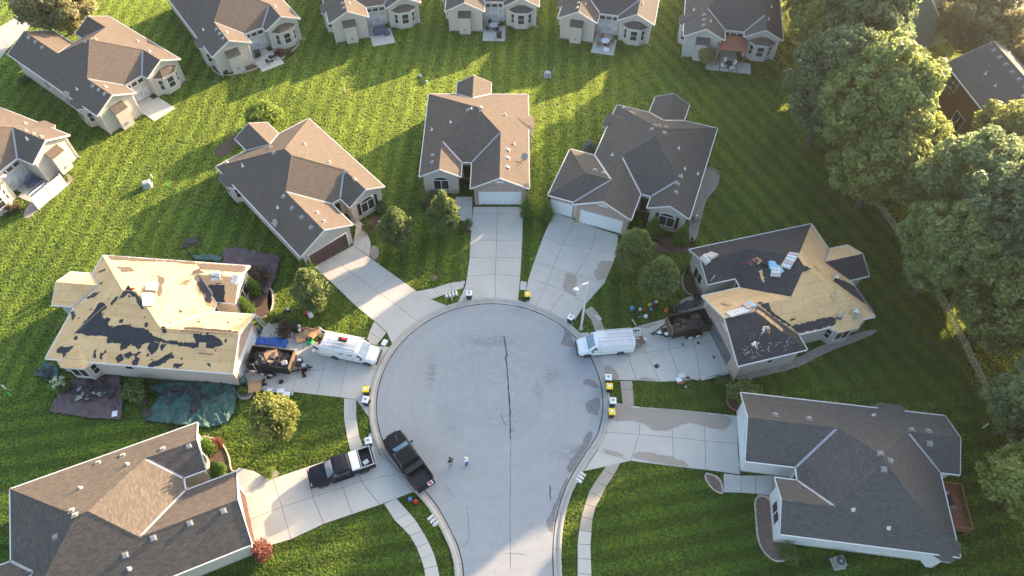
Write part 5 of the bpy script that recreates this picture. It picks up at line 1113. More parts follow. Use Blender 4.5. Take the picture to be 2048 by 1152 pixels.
rzR = math.atan2(d.y, d.x); vr = van('white panel van with empty-looking ladder rack facing the bulb', c_ - d * .23, rzR, False, [(-1, 88)])
M_ = Matrix.Translation(vr.location) @ Matrix.Rotation(rzR, 4, 'Z'); ladder('long aluminium ladder lying on the panel van rack', M_ @ Vector((-3.3, .35, 2.38)), M_ @ Vector((.9, .35, 2.38)), .42)
ladder('second ladder lying on the panel van rack near its far side', M_ @ Vector((-3.4, -.45, 2.38)), M_ @ Vector((-.2, -.45, 2.38)), .42)
def pickup(label, loc, rz, paint, name='pickup_truck'):
    t = thing(name, label, 'pickup', loc, rz, 'dark crew-cab pickups')
    hp = lambda zb, zt, w, wt: [(w * .92, zb), (w, zb + .1), (w, zb + (zt - zb) * .55), (w * .98, zb + (zt - zb) * .8), (wt, zt - .03), (wt - .1, zt)]
    g = MB(); loft(g, [(-.78, hp(.5, 1.16, .99, .95)), (1.15, hp(.5, 1.16, .99, .95)), (1.45, hp(.52, 1.2, .99, .92)), (2.3, hp(.55, 1.15, .99, .90)), (2.78, hp(.58, 1.08, .96, .86)), (2.95, hp(.62, .95, .88, .78))]); g.build('body', paint, t, bevel=.03)
    hc = lambda zb, zt, w, wt: [(w, zb), (w, zb + .04), (wt + .06, zt - .12), (wt - .02, zt - .03), (wt - .2, zt)]
    g = MB(); loft(g, [(-.80, hc(1.12, 1.6, .93, .76)), (-.72, hc(1.12, 1.86, .94, .77)), (-.2, hc(1.12, 1.92, .95, .78)), (.45, hc(1.12, 1.90, .95, .78)), (.72, hc(1.12, 1.80, .95, .77)), (1.42, hc(1.12, 1.24, .93, .80))]); g.build('cab', paint, t, bevel=.03)
    quadbox('windshield', t, 'glass_blue', [(.73, -.68, 1.81), (.73, .68, 1.81), (1.38, .78, 1.29), (1.38, -.78, 1.29)], (.55, 0, .8)); quadbox('rear_window', t, 'glass_car', [(-.80, -.62, 1.34), (-.80, .62, 1.34), (-.745, .6, 1.76), (-.745, -.6, 1.76)], (-1, 0, .2))
    for s in (-1, 1):
        for a_, b_, c2 in ((.30, 1.12, .70), (-.62, .18, .18)): quadbox('side_window', t, 'glass_car', [(a_, s * .935, 1.24), (b_, s * .935, 1.24), (c2, s * .815, 1.75), (a_, s * .815, 1.75)], (0, s, .25))
        g = MB(); g.box((1.0, s * 1.12, 1.3), (.14, .24, .2)); g.build('mirror', 'black_trim', t); g = MB(); g.box((2.86, s * .7, .92), (.16, .32, .16)); g.build('headlight', 'aluminium', t)
        g = MB(); g.box((-2.93, s * .9, .98), (.05, .14, .34)); g.build('tail_light', 'red', t); g = MB(); g.box((.1, s * 1.0, .45), (2.0, .16, .06)); g.build('running_board', 'black_trim', t)
        g = MB(); g.box((-1.87, s * .93, .88), (2.16, .13, .66)); g.build('bed_side', paint, t, bevel=.02)
    g = MB(); g.box((-1.87, 0, .66), (2.14, 1.75, .1)); g.build('bed_floor', 'black_trim', t); g = MB(); g.box((-.84, 0, .92), (.08, 1.76, .56)); g.build('bed_front', paint, t); g = MB(); g.box((3.0, 0, .62), (.18, 1.8, .26)); g.build('front_bumper', 'black_trim', t, bevel=.03); g = MB(); g.box((-3.0, 0, .56), (.16, 1.8, .18)); g.build('rear_bumper', 'steel', t, bevel=.02)
    g = MB(); g.box((2.92, 0, .88), (.08, 1.05, .3)); g.build('grille', 'black_trim', t); g = MB(); g.box((1.95, 0, 1.165), (1.2, .5, .05), top=(1.1, .3)); g.build('hood_bulge', paint, t)
    wheels(t, (1.95, -1.80), .87, .4, .27)
    for s in (-1, 1):
        for x in (1.15, .24, -.68): g = MB(); g.box((x, s * .993, .86), (.016, .014, .56)); g.build('door_seam', 'rubber', t)
        for x in (.4, -.5): g = MB(); g.box((x, s * 1.0, 1.0), (.16, .02, .04)); g.build('handle', 'steel', t)
        for x in (1.95, -1.80):
            g = MB(); K = 10; pts = [(x + .5 * math.cos(math.pi * k / K), .4 + .5 * math.sin(math.pi * k / K)) for k in range(K + 1)]; g.add([(a, s * .93, z) for a, z in pts] + [(a, s * 1.02, z) for a, z in pts], [list(range(K + 1)), [2 * K + 1 - k for k in range(K + 1)]] + [[k, k + 1, K + 2 + k, K + 1 + k] for k in range(K)]); g.build('wheel_arch', 'rubber', t)
    return t
a, b, d, n = place((648.6, 976), (731, 947), 1); c_ = a * .5 + b * .5 + (n if n.y > 0 else -n) * .98; rz1 = math.atan2(d.y, d.x)
pk1 = pickup('navy pickup with white toolbox and rack parked on the drive', c_ - d * .08, rz1, 'paint_navy')
g = MB(); g.box((-1.25, 0, 1.3), (.75, 1.85, .34)); g.build('toolbox', 'paint_white', pk1, bevel=.03); g = MB()
for s in (-1, 1): g.beam((-.95, s * .93, 1.30), (-2.95, s * .93, 1.30), .07, .08)
for x in (-1.75, -2.85): g.beam((x, -.95, 1.34), (x, .95, 1.34), .06, .06)
g.build('bed_rack', 'aluminium', pk1); g = MB(); g.box((-2.94, 0, .92), (.07, 1.74, .52)); g.build('tailgate', 'paint_navy', pk1); g = MB(); g.box((-2.2, .35, .86), (.5, .4, .3), rz=.3); g.build('crate', 'aluminium', pk1)
g = MB(); g.box((.1, -1.003, .82), (1.9, .012, .07)); g.build('side_lettering_band', 'lid_white', pk1)
# far pickup in the street, tailgate let down
A_, B_ = G(786, 874, .9), G(853, 972, .9); d = (Vector((A_.x, A_.y, 0)) - Vector((B_.x, B_.y, 0))).normalized(); c_ = (A_ + B_) / 2; rz2 = math.atan2(d.y, d.x)
pk2 = pickup('black pickup at the kerb with its tailgate down', (c_.x + .35 * d.x, c_.y + .35 * d.y, 0), rz2, 'paint_black')
g = MB(); g.box((-3.2, 0, .70), (.52, 1.74, .07)); tg = g.build('tailgate', 'paint_black', pk2); g = MB(); g.box((-3.2, -.45, .742), (.34, .5, .012)); lb = g.build('sticker', 'lid_white', tg); g = MB(); g.box((-3.2, -.45, .751), (.22, .34, .006)); g.build('sticker_print', 'red', lb)
g = MB(); g.box((-1.2, 0, 1.26), (.62, 1.8, .14)); g.build('bed_toolbox', 'black_trim', pk2, bevel=.03); g = MB(); g.beam((-.75, -.9, 1.55), (-.75, .9, 1.55), .07, .07); g.build('headache_rack', 'black_trim', pk2)
def rubble(par, x0, x1, y0, y1, z, n, h, mats=('felt_torn', 'felt', 'felt_torn', 'rust')):
    for k in range(n):
        x, y = random.uniform(x0, x1), random.uniform(y0, y1); s1, s2 = random.uniform(.35, .95), random.uniform(.25, .6); hh = z + h * (1 - ((x - (x0 + x1) / 2) / (x1 - x0) * 2) ** 2 * .6) * random.uniform(.55, 1)
        g = MB(); gr = 4; a = random.uniform(0, 3.14); cu = random.uniform(-.5, .5); tl = random.uniform(-.5, .5)
        V = []
        for i in range(gr):
            for j in range(3): u, v = (i / (gr - 1) - .5) * s1, (j / 2 - .5) * s2; V.append((x + u * math.cos(a) - v * math.sin(a), y + u * math.sin(a) + v * math.cos(a), hh + cu * (u * u) * 1.6 + tl * v + random.uniform(-.03, .03)))
        W2 = [(p[0], p[1], p[2] - .04) for p in V]; o_ = len(V); f = [(i * 3 + j, i * 3 + j + 1, i * 3 + j + 4, i * 3 + j + 3) for i in range(gr - 1) for j in range(2)]
        g.add(V + W2, f + [tuple(o_ + q for q in ff[::-1]) for ff in f] + [(0, 1, o_ + 1, o_), (1, 2, o_ + 2, o_ + 1)]); g.build('torn_shingle', random.choice(mats), par)
def trailer(label, loc, rz, Lb, heap):
    t = thing('dump_trailer', label, 'trailer', loc, rz, 'black dump trailers'); W_ = 2.05; z0, z1 = .72, 1.75
    g = MB(); g.box((0, 0, z0), (Lb, W_, .1)); g.build('floor', 'trailer_black', t)
    for s in (-1, 1):
        g = MB(); g.box((0, s * W_ / 2, (z0 + z1) / 2), (Lb, .05, z1 - z0)); g.box((0, s * (W_ / 2), z1 + .02), (Lb + .1, .1, .09)); g.box((0, s * (W_ / 2 + .03), z0 + .02), (Lb, .08, .12)); sd = g.build('side_wall', 'trailer_black', t)
        for k in range(10): x = -Lb / 2 + .15 + k * (Lb - .3) / 9; g = MB(); g.box((x, s * (W_ / 2 + .045), (z0 + z1) / 2), (.07, .06, z1 - z0)); g.build('stake', 'trailer_black', sd)
        g = MB(); K = 10; pts = [(math.cos(math.pi * k / K) * 1.0 - .35, s * (W_ / 2 + .22), .42 + .42 * math.sin(math.pi * k / K)) for k in range(K + 1)]; V = [(x, y - s * .16, z) for x, y, z in pts] + [(x, y + s * .12, z) for x, y, z in pts]; g.add(V, [[k, k + 1, K + 2 + k, K + 1 + k] for k in range(K)]); g.build('fender', 'trailer_black', t)
    for sx in (-1, 1): g = MB(); g.box((sx * Lb / 2, 0, (z0 + z1) / 2), (.06, W_, z1 - z0)); g.box((sx * Lb / 2, 0, z1 + .02), (.1, W_, .09)); g.build('end_gate', 'trailer_black' if sx < 0 else 'rust', t)
    g = MB(); T = Lb / 2 + 1.7
    for s in (-1, 1): g.beam((Lb / 2 - .2, s * .85, .62), (T, 0, .62), .09, .14)
    g.beam((Lb / 2 + .55, -.6, .62), (Lb / 2 + .55, .6, .62), .08, .1); g.beam((T - .1, 0, .62), (T + .25, 0, .6), .12, .12); g.beam((T - .15, .0, .05), (T - .15, 0, .95), .08, .08); g.build('tongue', 'trailer_black', t)
    g = MB(); g.box((Lb / 2 + .5, .1, .82), (.55, .5, .34)); g.build('battery_box', 'trailer_black', t); g = MB(); g.box((T - .75, .12, .74), (.5, .34, .06)); g.build('deck_plate', 'aluminium', t)
    g = MB(); g.lathe([(.36, 0), (.36, .2)], 16, c=(Lb / 2 + .45, .5, .72)); sp = g.build('spare_wheel', 'rubber', t); g = MB(); g.lathe([(.24, 0), (.22, .03)], 14, c=(Lb / 2 + .45, .5, .92)); g.build('rim', 'lid_white', sp)
    g = MB(); g.beam((-Lb / 2 - .02, -W_ / 2 - .08, .5), (-Lb / 2 - .3, -W_ / 2 - .2, .45), .1, .1); g.beam((-Lb / 2, -.8, .55), (-Lb / 2, .8, .55), .12, .12); g.build('rear_frame', 'trailer_black', t)
    wheels(t, (.08, -.78), W_ / 2 + .16, .36, .22, 'lid_white'); rubble(t, -Lb / 2 + .35, Lb / 2 - .35, -W_ / 2 + .3, W_ / 2 - .3, .85, 60, heap); return t
a, b = G(545, 752.5), G(526, 749.5); ax = (G(582, 735.6, 1.75) - G(496, 726, 1.75)); ax.z = 0; ax.normalize(); n = Vector((-ax.y, ax.x, 0)); c_ = (a + b) / 2 + n * 1.15 + ax * .35; t1 = trailer('black dump trailer heaped with torn shingles and cardboard by the stripped house', c_, math.atan2(ax.y, ax.x), 4.35, 1.15)
g = MB(); g.box((.1, .2, 1.95), (1.3, .75, .05), rz=.5, rx=.25); o = g.build('cardboard_sheet', 'cardboard', loc=None); o.location = c_; o.rotation_euler = (0, 0, math.atan2(ax.y, ax.x)); tag(o, 'tan cardboard sheet on top of the heaped trailer', 'cardboard')
g = MB(); g.box((1.6, -.45, 1.7), (.6, .5, .35), rz=.4, rx=.3); o = g.build('blue_bag', 'cloth_grey', bevel=.1); o.location = c_; o.rotation_euler = (0, 0, math.atan2(ax.y, ax.x)); tag(o, 'grey-blue bag in the front corner of the heaped trailer', 'bag')
g = MB(); g.beam((-1.35, -1.12, .1), (-1.33, -1.1, 1.9), .12, .05); o = g.build('plank', 'lid_white'); o.location = c_; o.rotation_euler = (0, 0, math.atan2(ax.y, ax.x)); tag(o, 'pale plank leaning on the side of the heaped trailer', 'plank')
a, b = G(1376, 678), G(1392.7, 674); ax = (G(1342.7, 664, 1.75) - G(1421.9, 647.5, 1.75)); ax.z = 0; ax.normalize(); n = Vector((-ax.y, ax.x, 0)); n = n if n.y > 0 else -n; c_ = (a + b) / 2 + n * 1.15 - ax * .05 + ax * .3; t2 = trailer('black dump trailer with few shingles backed to the brick garage', c_, math.atan2(ax.y, ax.x), 4.2, .5); c2_ = c_; ax2 = ax
for k, (u, v, a_) in enumerate(((-2.5, .1, .12), (-2.75, .3, .2))):
    g = MB(); g.box((0, 0, .85), (.03, 2.3, 1.7), rx=0); o = g.build('plywood_sheet', 'plywood'); o.location = c_ + ax * u + n * (v - .2); o.rotation_euler = (0, -a_, math.atan2(ax.y, ax.x)); tag(o, ('plywood sheet leaning between trailer and brick garage, nearer the trailer', 'plywood sheet leaning on the brick garage wall')[k], 'plywood')
# ------------------------------------------------------------------ street furniture
def bin_(px, py, lid, label, rz=0.0):
    p = G(px, py, 1.0); t = thing('wheeled_bin', label, 'bin', (p.x, p.y, .05), rz, 'wheeled bins put out at the kerb')
    g = MB(); g.box((0, 0, .5), (.48, .5, .88), top=(.6, .66)); g.build('body', 'bin_black', t, bevel=.03); g = MB(); g.box((0, -.02, 1.0), (.68, .76, .09), top=(.56, .62)); ld = g.build('lid', lid, t, bevel=.03); g = MB(); g.box((0, .0, 1.05), (.26, .26, .012)); g.build('lid_emblem', 'lid_white' if lid != 'lid_white' else 'vent_grey', ld)
    g = MB(); g.tube([(-.26, .42, .95), (.26, .42, .95)], .02, 6); g.build('handle', 'bin_black', t)
    for s in (-1, 1): g = MB(); g.tube([(s * .24, .28, .12), (s * .30, .28, .12)], .12, 10); g.build('wheel', 'rubber', t)
for px, py, l, lab, rz in ((938, 586, 'lid_white', 'white-lidded bin beside the mailboxes at the brick house apron', 0), (1055, 588, 'lid_yellow', 'lone yellow-lidded bin between the two top driveways', 0), (1142, 634, 'lid_white', 'white-lidded bin near the street lamp', -.6), (1217, 754, 'lid_white', 'white-lidded bin above a yellow one at the panel van drive', -.1), (1219, 772, 'lid_yellow', 'yellow-lidded bin at the panel van drive', -.1), (1226, 801, 'lid_white', 'white-lidded bin at the grey house drive', -.05), (1224, 823, 'lid_yellow', 'yellow-lidded bin at the grey house drive', -.05), (731, 778, 'lid_yellow', 'yellow-lidded bin below the window van', .05), (731, 799, 'lid_white', 'white-lidded bin next to a yellow one below the window van', -.2), (736, 881, 'lid_white', 'white-lidded bin behind the navy pickup tail', .3)): bin_(px, py, l, lab, rz)
def mailboxes(px, py, n, label, rz):
    p = G(px, py); t = thing('mailbox_cluster', label, 'mailbox', p, rz); g = MB(); g.box((0, 0, .5), (.1, .1, 1.0)); g.build('post', 'trim_white', t); g = MB(); g.box((0, 0, 1.0), (.36 * n, .14, .05)); g.build('cross_arm', 'trim_white', t)
    for k in range(n):
        x = (k - (n - 1) / 2) * .36; g = MB(); K = 8; prof = [(-.11, 0), (.11, 0)] + [(.11 * math.cos(math.pi * q / K), .12 + .11 * math.sin(math.pi * q / K)) for q in range(K + 1)]
        V = [(x + u, y, 1.03 + z) for y in (-.32, .26) for u, z in prof]; m = len(prof); g.add(V, [list(range(m))[::-1], list(range(m, 2 * m))] + [[i, (i + 1) % m, m + (i + 1) % m, m + i] for i in range(m)]); bx_ = g.build('mailbox', 'trim_white', t); g = MB(); g.box((x + .13, .05, 1.17), (.02, .03, .14)); g.build('flag', 'red', bx_)
mailboxes(904, 600, 4, 'row of four white mailboxes by the brick house apron', .25); mailboxes(1159, 964, 3, 'white mailbox cluster at the right kerb below the grey house drive', 1.0); mailboxes(869, 1049, 3, 'white mailbox cluster at the left kerb near the bottom edge', -.85)
# street lamp
p = G(1162, 658); lp = thing('street_lamp', 'tall white street lamp with one curved arm at the bulb', 'street lamp', p); g = MB(); g.tube([(0, 0, 0), (0, 0, 8.2)], [.13, .08], 10); g.build('pole', 'trim_white', lp); g = MB(); g.lathe([(.24, 0), (.24, .08), (.15, .14)], 10); g.build('base_plate', 'concrete', lp)
h = G(1151, 581, 8.1) - p; hv = Vector((h.x, h.y, 8.15)); g = MB(); g.tube([(0, 0, 8.05), (hv.x * .4, hv.y * .4, 8.42), (hv.x * .85, hv.y * .85, 8.3)], [.05, .045, .04], 8); g.build('arm', 'trim_white', lp)
g = MB(); dd = Vector((hv.x, hv.y, 0)).normalized(); g.lathe([(.05, .06), (.17, .02), (.2, -.06), (.14, -.16)], 12, c=(hv.x, hv.y, 8.3), sx=1.5, sy=1.0); g.build('lamp_head', 'trim_white', lp, smooth=True)
def utility(px, py, label, s=1.0, rz=0):
    t = thing('utility_box', label, 'utility box', at(px, py), rz); g = MB(); g.box((0, 0, .3 * s), (.85 * s, .75 * s, .6 * s)); g.build('cabinet', 'box_green', t, bevel=.04); g = MB(); g.box((0, -.02, .66 * s), (.92 * s, .86 * s, .16 * s), top=(.78 * s, .6 * s)); g.build('lid', 'box_green', t, bevel=.03); g = MB(); g.box((0, 0, .03), (1.1 * s, 1.0 * s, .06)); g.build('pad', 'concrete', t)
utility(1095, 152, 'grey-green transformer box on the lawn below the villas', .95); utility(296, 372, 'grey-green transformer box on the left lawn', 1.05, .3); utility(840, 153, 'small dark utility pedestal on the lawn, left of a pair', .42); utility(853, 165, 'small dark utility pedestal on the lawn, right of a pair', .42)
def post(px, py, h_, mat, label, r=.075):
    g = MB(); g.lathe([(r, 0), (r, h_ - .08), (r * .6, h_)], 10); o = g.build('marker_post', mat, loc=at(px, py)); tag(o, label, 'marker post')
post(691, 186, 1.0, 'trim_white', 'white marker post casting a long shadow on the back lawn'); post(1108, 145, .9, 'trim_white', 'white marker post beside the transformer box below the villas', .06); post(1108, 165, .5, 'box_green', 'short green marker post below the white one', .06); post(305, 356, .7, 'trim_white', 'white marker post beside the left transformer box'); post(336, 372, .6, 'green_plastic', 'green marker post beside the left transformer box', .06); post(12, 778, .8, 'trim_white', 'white marker post at the left edge'); post(22, 792, .7, 'green_plastic', 'green marker post at the left edge'); post(1966, 856, 1.0, 'trim_white', 'white marker post on the lawn at the right edge'); post(320, 445, .4, 'lid_white', 'short pale post on the left lawn', .05); post(1588, 178, .8, 'trim_white', 'white marker post by the trees near the grey villa', .06); post(1371, 775, .3, 'lid_white', 'short white pipe on the lawn above the grey house', .07); post(757, 115, .4, 'box_green', 'low green stub on the shaded lawn', .06)
g = MB(); g.box((0, 0, .04), (.55, .8, .08)); o = g.build('valve_cover', 'concrete', loc=at(1196, 636), rz=.6, bevel=.02); tag(o, 'concrete valve cover on the lawn by the sidewalk', 'valve cover'); g = MB(); g.box((0, 0, .06), (.5, .75, .12)); o = g.build('valve_cover', 'lid_white', loc=at(769, 686), rz=-.4, bevel=.02); tag(o, 'white valve box in the grass triangle by the window van', 'valve cover'); g = MB(); g.lathe([(.42, 0), (.4, .04)], 16); o = g.build('manhole_cover', 'rust', loc=at(868, 556)); tag(o, 'round brown cover in the lawn between two driveways', 'manhole cover')
def ac(px, py, label, rz=0):
    t = thing('air_conditioner', label, 'air conditioner', at(px, py), rz); g = MB(); g.box((0, 0, .42), (.86, .86, .74)); g.build('casing', 'box_green' if False else 'vent_grey', t, bevel=.05); g = MB(); g.lathe([(.36, 0), (.36, .03)], 18, c=(0, 0, .795)); g.build('fan_opening', 'door_dark', t)
    g = MB()
    for k in range(5): g.box((0, 0, .84), (.74, .02, .02), rz=k * math.pi / 5)
    g.lathe([(.12, .0), (.1, .03)], 10, c=(0, 0, .835)); g.build('fan_guard', 'steel', t); g = MB(); g.box((0, 0, .03), (1.05, 1.05, .06)); g.build('pad', 'concrete', t)
ac(1675, 1127, 'grey air conditioner on the lawn below the grey house', .15); ac(1391, 441, 'air conditioner in the rock border of the brick house', .3)
# ------------------------------------------------------------------ deck, screens, garden furniture
dk = thing('deck', 'small red wooden deck with railing behind the grey house', 'deck', (*hG.W(8.2, 16.9), 0), hG.th)
x0, x1, y0, y1 = -2.4, 1.6, -.3, 2.6
for k in range(14): g = MB(); yy = y0 + (k + .5) * (y1 - y0) / 14; g.box(((x0 + x1) / 2, yy, .55), (x1 - x0, (y1 - y0) / 14 - .015, .05)); g.build('deck_board', 'wood_red', dk)
for x, y in ((x0, y1), (x1, y1), (0, y1), (x0, 0.2), (x1, .2)): g = MB(); g.box((x, y, .8), (.12, .12, 1.6)); g.build('post', 'wood_red', dk)
for p_, q_ in (((x0, .2), (x0, y1)), ((x0, y1), (x1, y1)), ((x1, y1), (x1, .2))):
    for z in (.75, 1.5): g = MB(); g.beam((*p_, z), (*q_, z), .12, .08); g.build('rail', 'wood_red', dk)
    P_, Q_ = Vector(p_), Vector(q_)
    for k in range(int((Q_ - P_).length / .2)): s_ = P_ + (Q_ - P_).normalized() * (k * .2 + .1); g = MB(); g.box((s_.x, s_.y, 1.12), (.04, .04, .74)); g.build('baluster', 'wood_red', dk)
def grill(loc, rz, label):
    t = thing('grill', label, 'grill', loc, rz); g = MB(); g.box((0, 0, .45), (.7, .5, .7)); g.build('cart', 'black_trim', t); K = 8; g = MB(); V = [(x, .3 * math.cos(math.pi * k / K), .8 + .3 * math.sin(math.pi * k / K)) for x in (-.4, .4) for k in range(K + 1)]; g.add(V, [list(range(K + 1)), list(range(K + 1, 2 * K + 2))[::-1]] + [[k, k + 1, K + 2 + k, K + 1 + k] for k in range(K)] + [[0, K, 2 * K + 1, K + 1]]); g.build('hood', 'black_trim', t)
    for s in (-1, 1): g = MB(); g.box((s * .62, 0, .82), (.4, .45, .04)); g.build('side_shelf', 'steel', t)
gw = hG.W(7.4, 18.2); grill((gw[0], gw[1], .58), hG.th + .3, 'black grill standing on the red deck'); gw = v4.W(7.9, -1.3); grill((*gw, .06), v4.th, 'black grill at the front of the villa patio with dining set'); gw = v2.W(6.4, 1.5); grill((*gw, .06), v2.th + .3, 'black grill beside the glass doors of the bed-edged villa')
def table_set(h, x, y, label, n=4, top='glass_blind', seat='black_trim', r=.65):
    w_ = h.W(x, y); t = thing('patio_table', label, 'table', (*w_, .06), h.th); g = MB(); g.lathe([(r, .70), (r, .74)], 16); g.build('table_top', top, t); g = MB(); g.lathe([(.25, 0), (.05, .06), (.05, .7)], 8); g.build('pedestal', 'black_trim', t)
    for k in range(n):
        a_ = 2 * math.pi * k / n + .5; ch = thing('patio_chair', 'patio chair number %s clockwise round %s' % (('one', 'two', 'three', 'four', 'five')[k], label.replace('round ', '')), 'chair', (*h.W(x + math.cos(a_) * (r + .35), y + math.sin(a_) * (r + .35)), .06), h.th + a_ + math.pi / 2, 'patio chairs')
        ch['label'] = 'patio chair at the ' + label
        g = MB(); g.box((0, 0, .42), (.48, .48, .05)); g.build('seat', seat, ch); g = MB(); g.box((0, -.24, .7), (.48, .05, .55)); g.build('backrest', seat, ch)
        for sx in (-1, 1):
            for sy in (-1, 1): g = MB(); g.box((sx * .2, sy * .2, .2), (.04, .04, .4)); g.build('leg', 'black_trim', ch)
table_set(v4, 7.0, .9, 'round table on the villa patio with the black grill'); table_set(v5, 7.2, .2, 'table on the villa patio with red and white seats', 4, 'lid_white', 'wood_red'); table_set(v6, 7.0, -1.2, 'round table in front of the pergola', 4, 'glass_dark', 'lid_white', .5); table_set(v2, 7.6, -.6, 'small table on the bed-edged villa patio', 2, 'glass_dark', 'black_trim', .4)
w_ = v3.W(7.1, .9); g = MB(); g.box((0, 0, .45), (2.0, 1.3, .85), top=(1.6, 1.0)); g.box((.9, -.7, .35), (.9, .8, .7), top=(.6, .6), rz=.3); o = g.build('covered_table', 'cloth_jean', loc=(*w_, .06), rz=v3.th, bevel=.08); tag(o, 'patio table under a dark cover on the bare villa patio', 'table')
w_ = v5.W(7.6, -1.3); g = MB(); g.box((0, 0, .25), (.8, .6, .4)); o = g.build('storage_bench', 'lid_white', loc=(*w_, .06), rz=v5.th, bevel=.04); tag(o, 'white storage bench at the edge of the furnished villa patio', 'bench')
# white privacy screen of the left villa
ps = thing('privacy_screen', 'tall white plastic privacy screen closing the villa patio', 'screen', (*v7.W(7.0, -2.2), 0), v7.th); 
for k in range(12): g = MB(); g.box((-2.0 + k * .365, 0, .95), (.345, .04, 1.7)); g.build('panel', 'trim_white', ps)
for k in range(3): g = MB(); g.box((-2.2 + k * 2.2, 0, 1.0), (.13, .13, 2.0)); g.build('post', 'trim_white', ps)
for z in (.12, 1.84): g = MB(); g.box((0, 0, z), (4.4, .09, .1)); g.build('rail', 'trim_white', ps)
hv = thing('patio_rug', 'striped grey rug on the screened villa patio', 'rug', (*v7.W(6.9, -.3), .06), v7.th)
for k in range(9): g = MB(); g.box((0, -1.3 + k * .32, .012), (2.4, .3, .02)); g.build('stripe', 'cloth_white' if k % 2 else 'cloth_jean', hv)
w_ = v7.W(6.4, 1.6); g = MB(); g.box((0, 0, .25), (1.6, .6, .4)); g.box((0, .3, .55), (1.6, .12, .5)); o = g.build('outdoor_sofa', 'cloth_jean', loc=(*w_, .06), rz=v7.th, bevel=.05); tag(o, 'dark outdoor sofa behind the white privacy screen', 'sofa')
g = MB(); g.box((0, 0, .9), (.9, .05, 1.7)); o = g.build('gate_panel', 'trim_white', loc=(*hB.W(7.8 + 2.3, 18.3), 0)); tag(o, 'short white screen beside the rear porch of the brick house', 'screen')
# ------------------------------------------------------------------ roofing work
from mathutils import noise as mn
def roofpt(h, px, py, lift_=0.0):
    z = 4.0
    for _ in range(25):
        p = G(px, py, z); c, n = math.cos(-h.th), math.sin(-h.th); dx, dy = p.x - h.t[0], p.y - h.t[1]; lx, ly = dx * c - dy * n, dx * n + dy * c; lx = -lx if h.mir else lx
        zz = h.zroof(lx, ly); z = z * .5 + zz * .5
    return lx, ly, z + lift_
def felt_sheet(h, pts, mat='felt', name='felt_sheet', plane=None, lift_=.022, rag=.085):
    """torn sheet lying on one slope; outline from survey pixels"""
    q = [roofpt(h, *p) for p in pts]; cx = sum(a[0] for a in q) / len(q); cy = sum(a[1] for a in q) / len(q)
    f = h.slope_at(cx, cy) if plane is None else h.polys[plane][1]
    if f is None: return
    out = []
    for i in range(len(q)):
        a, b = q[i], q[(i + 1) % len(q)]; L_ = math.hypot(a[0] - b[0], a[1] - b[1]); k = max(1, int(L_ / .22))
        for j in range(k): t_ = j / k; out.append((a[0] + (b[0] - a[0]) * t_ + random.uniform(-rag, rag), a[1] + (b[1] - a[1]) * t_ + random.uniform(-rag, rag)))
    V = [h.P(x, y, ZE + f(x, y) + lift_) for x, y in out]; n = len(V); g = MB(); g.add(V + [v - Vector((0, 0, lift_ - .004)) for v in V], [list(range(n))] + [[k, (k + 1) % n, n + (k + 1) % n, n + k] for k in range(n)])
    g.build(name, mat, h.root, uv=lambda c: (c.x, c.y))
ZE = 3.15
dpx = lambda l: [(80 + x / 3.84, 480 + y / 3.84) for x, y in l]
for l in ([(260, 720), (400, 580), (470, 500), (505, 490), (520, 520), (475, 545), (485, 600), (540, 600), (520, 650), (560, 680), (620, 650), (680, 660), (830, 690), (870, 740), (960, 770), (1100, 790), (1190, 790), (1180, 722), (1270, 725), (1350, 740), (1400, 770), (1410, 800), (1330, 830), (1250, 820), (1150, 830), (1000, 795), (900, 778), (800, 790), (760, 840), (700, 800), (660, 830), (620, 850), (620, 795), (540, 785), (510, 795), (520, 742), (450, 738), (330, 725)],
          [(130, 840), (170, 820), (260, 818), (240, 862), (195, 868), (208, 910), (168, 905), (178, 872), (130, 860)], [(830, 810), (880, 778), (912, 800), (900, 850), (862, 885), (828, 850)], [(830, 975), (850, 940), (920, 912), (980, 880), (1022, 858), (1010, 902), (950, 952), (900, 968)], [(705, 932), (740, 895), (765, 912), (750, 955), (718, 958)], [(578, 912), (622, 875), (642, 922), (600, 945)], [(1020, 950), (1100, 944), (1072, 982), (1020, 982)], [(640, 882), (692, 848), (722, 882), (680, 912)], [(1105, 668), (1170, 668), (1330, 682), (1530, 705), (1530, 742), (1445, 722), (1200, 708), (1100, 702)], [(278, 935), (312, 908), (302, 952), (282, 960)], [(410, 850), (430, 842), (428, 905), (408, 900)], [(462, 872), (490, 865), (476, 915), (460, 912)], [(720, 880), (775, 852), (770, 872), (728, 902)], [(1288, 945), (1308, 940), (1310, 975), (1290, 970)], [(500, 930), (560, 955), (520, 985), (470, 1000), (440, 985)], [(580, 770), (612, 772), (600, 800)], [(935, 672), (970, 670), (968, 715), (940, 712)], [(920, 820), (985, 795), (940, 850)], [(610, 610), (645, 605), (640, 640), (615, 635)]):
    felt_sheet(hD, dpx(l))
for l in ([(1170, 262), (1230, 240), (1300, 262), (1290, 340), (1330, 405), (1300, 490), (1270, 470), (1240, 400), (1200, 320)], [(1290, 345), (1360, 330), (1420, 345), (1420, 478), (1340, 490), (1300, 488), (1332, 410)], [(610, 440), (690, 370), (720, 400), (770, 440), (800, 530), (760, 510), (730, 440), (680, 410), (640, 440)], [(1300, 250), (1400, 238), (1410, 310), (1310, 300)], [(80, 540), (120, 470), (150, 460), (155, 520), (100, 570), (82, 565)], [(225, 545), (262, 548), (270, 580), (250, 630), (240, 580)], [(360, 440), (430, 400), (460, 400), (420, 440), (370, 452)], [(545, 490), (590, 430), (600, 445), (560, 500)], [(440, 250), (500, 222), (495, 240)], [(450, 340), (478, 320), (470, 345)]):
    felt_sheet(hD, dpx(l), random.choice(('felt', 'felt', 'felt_torn')))
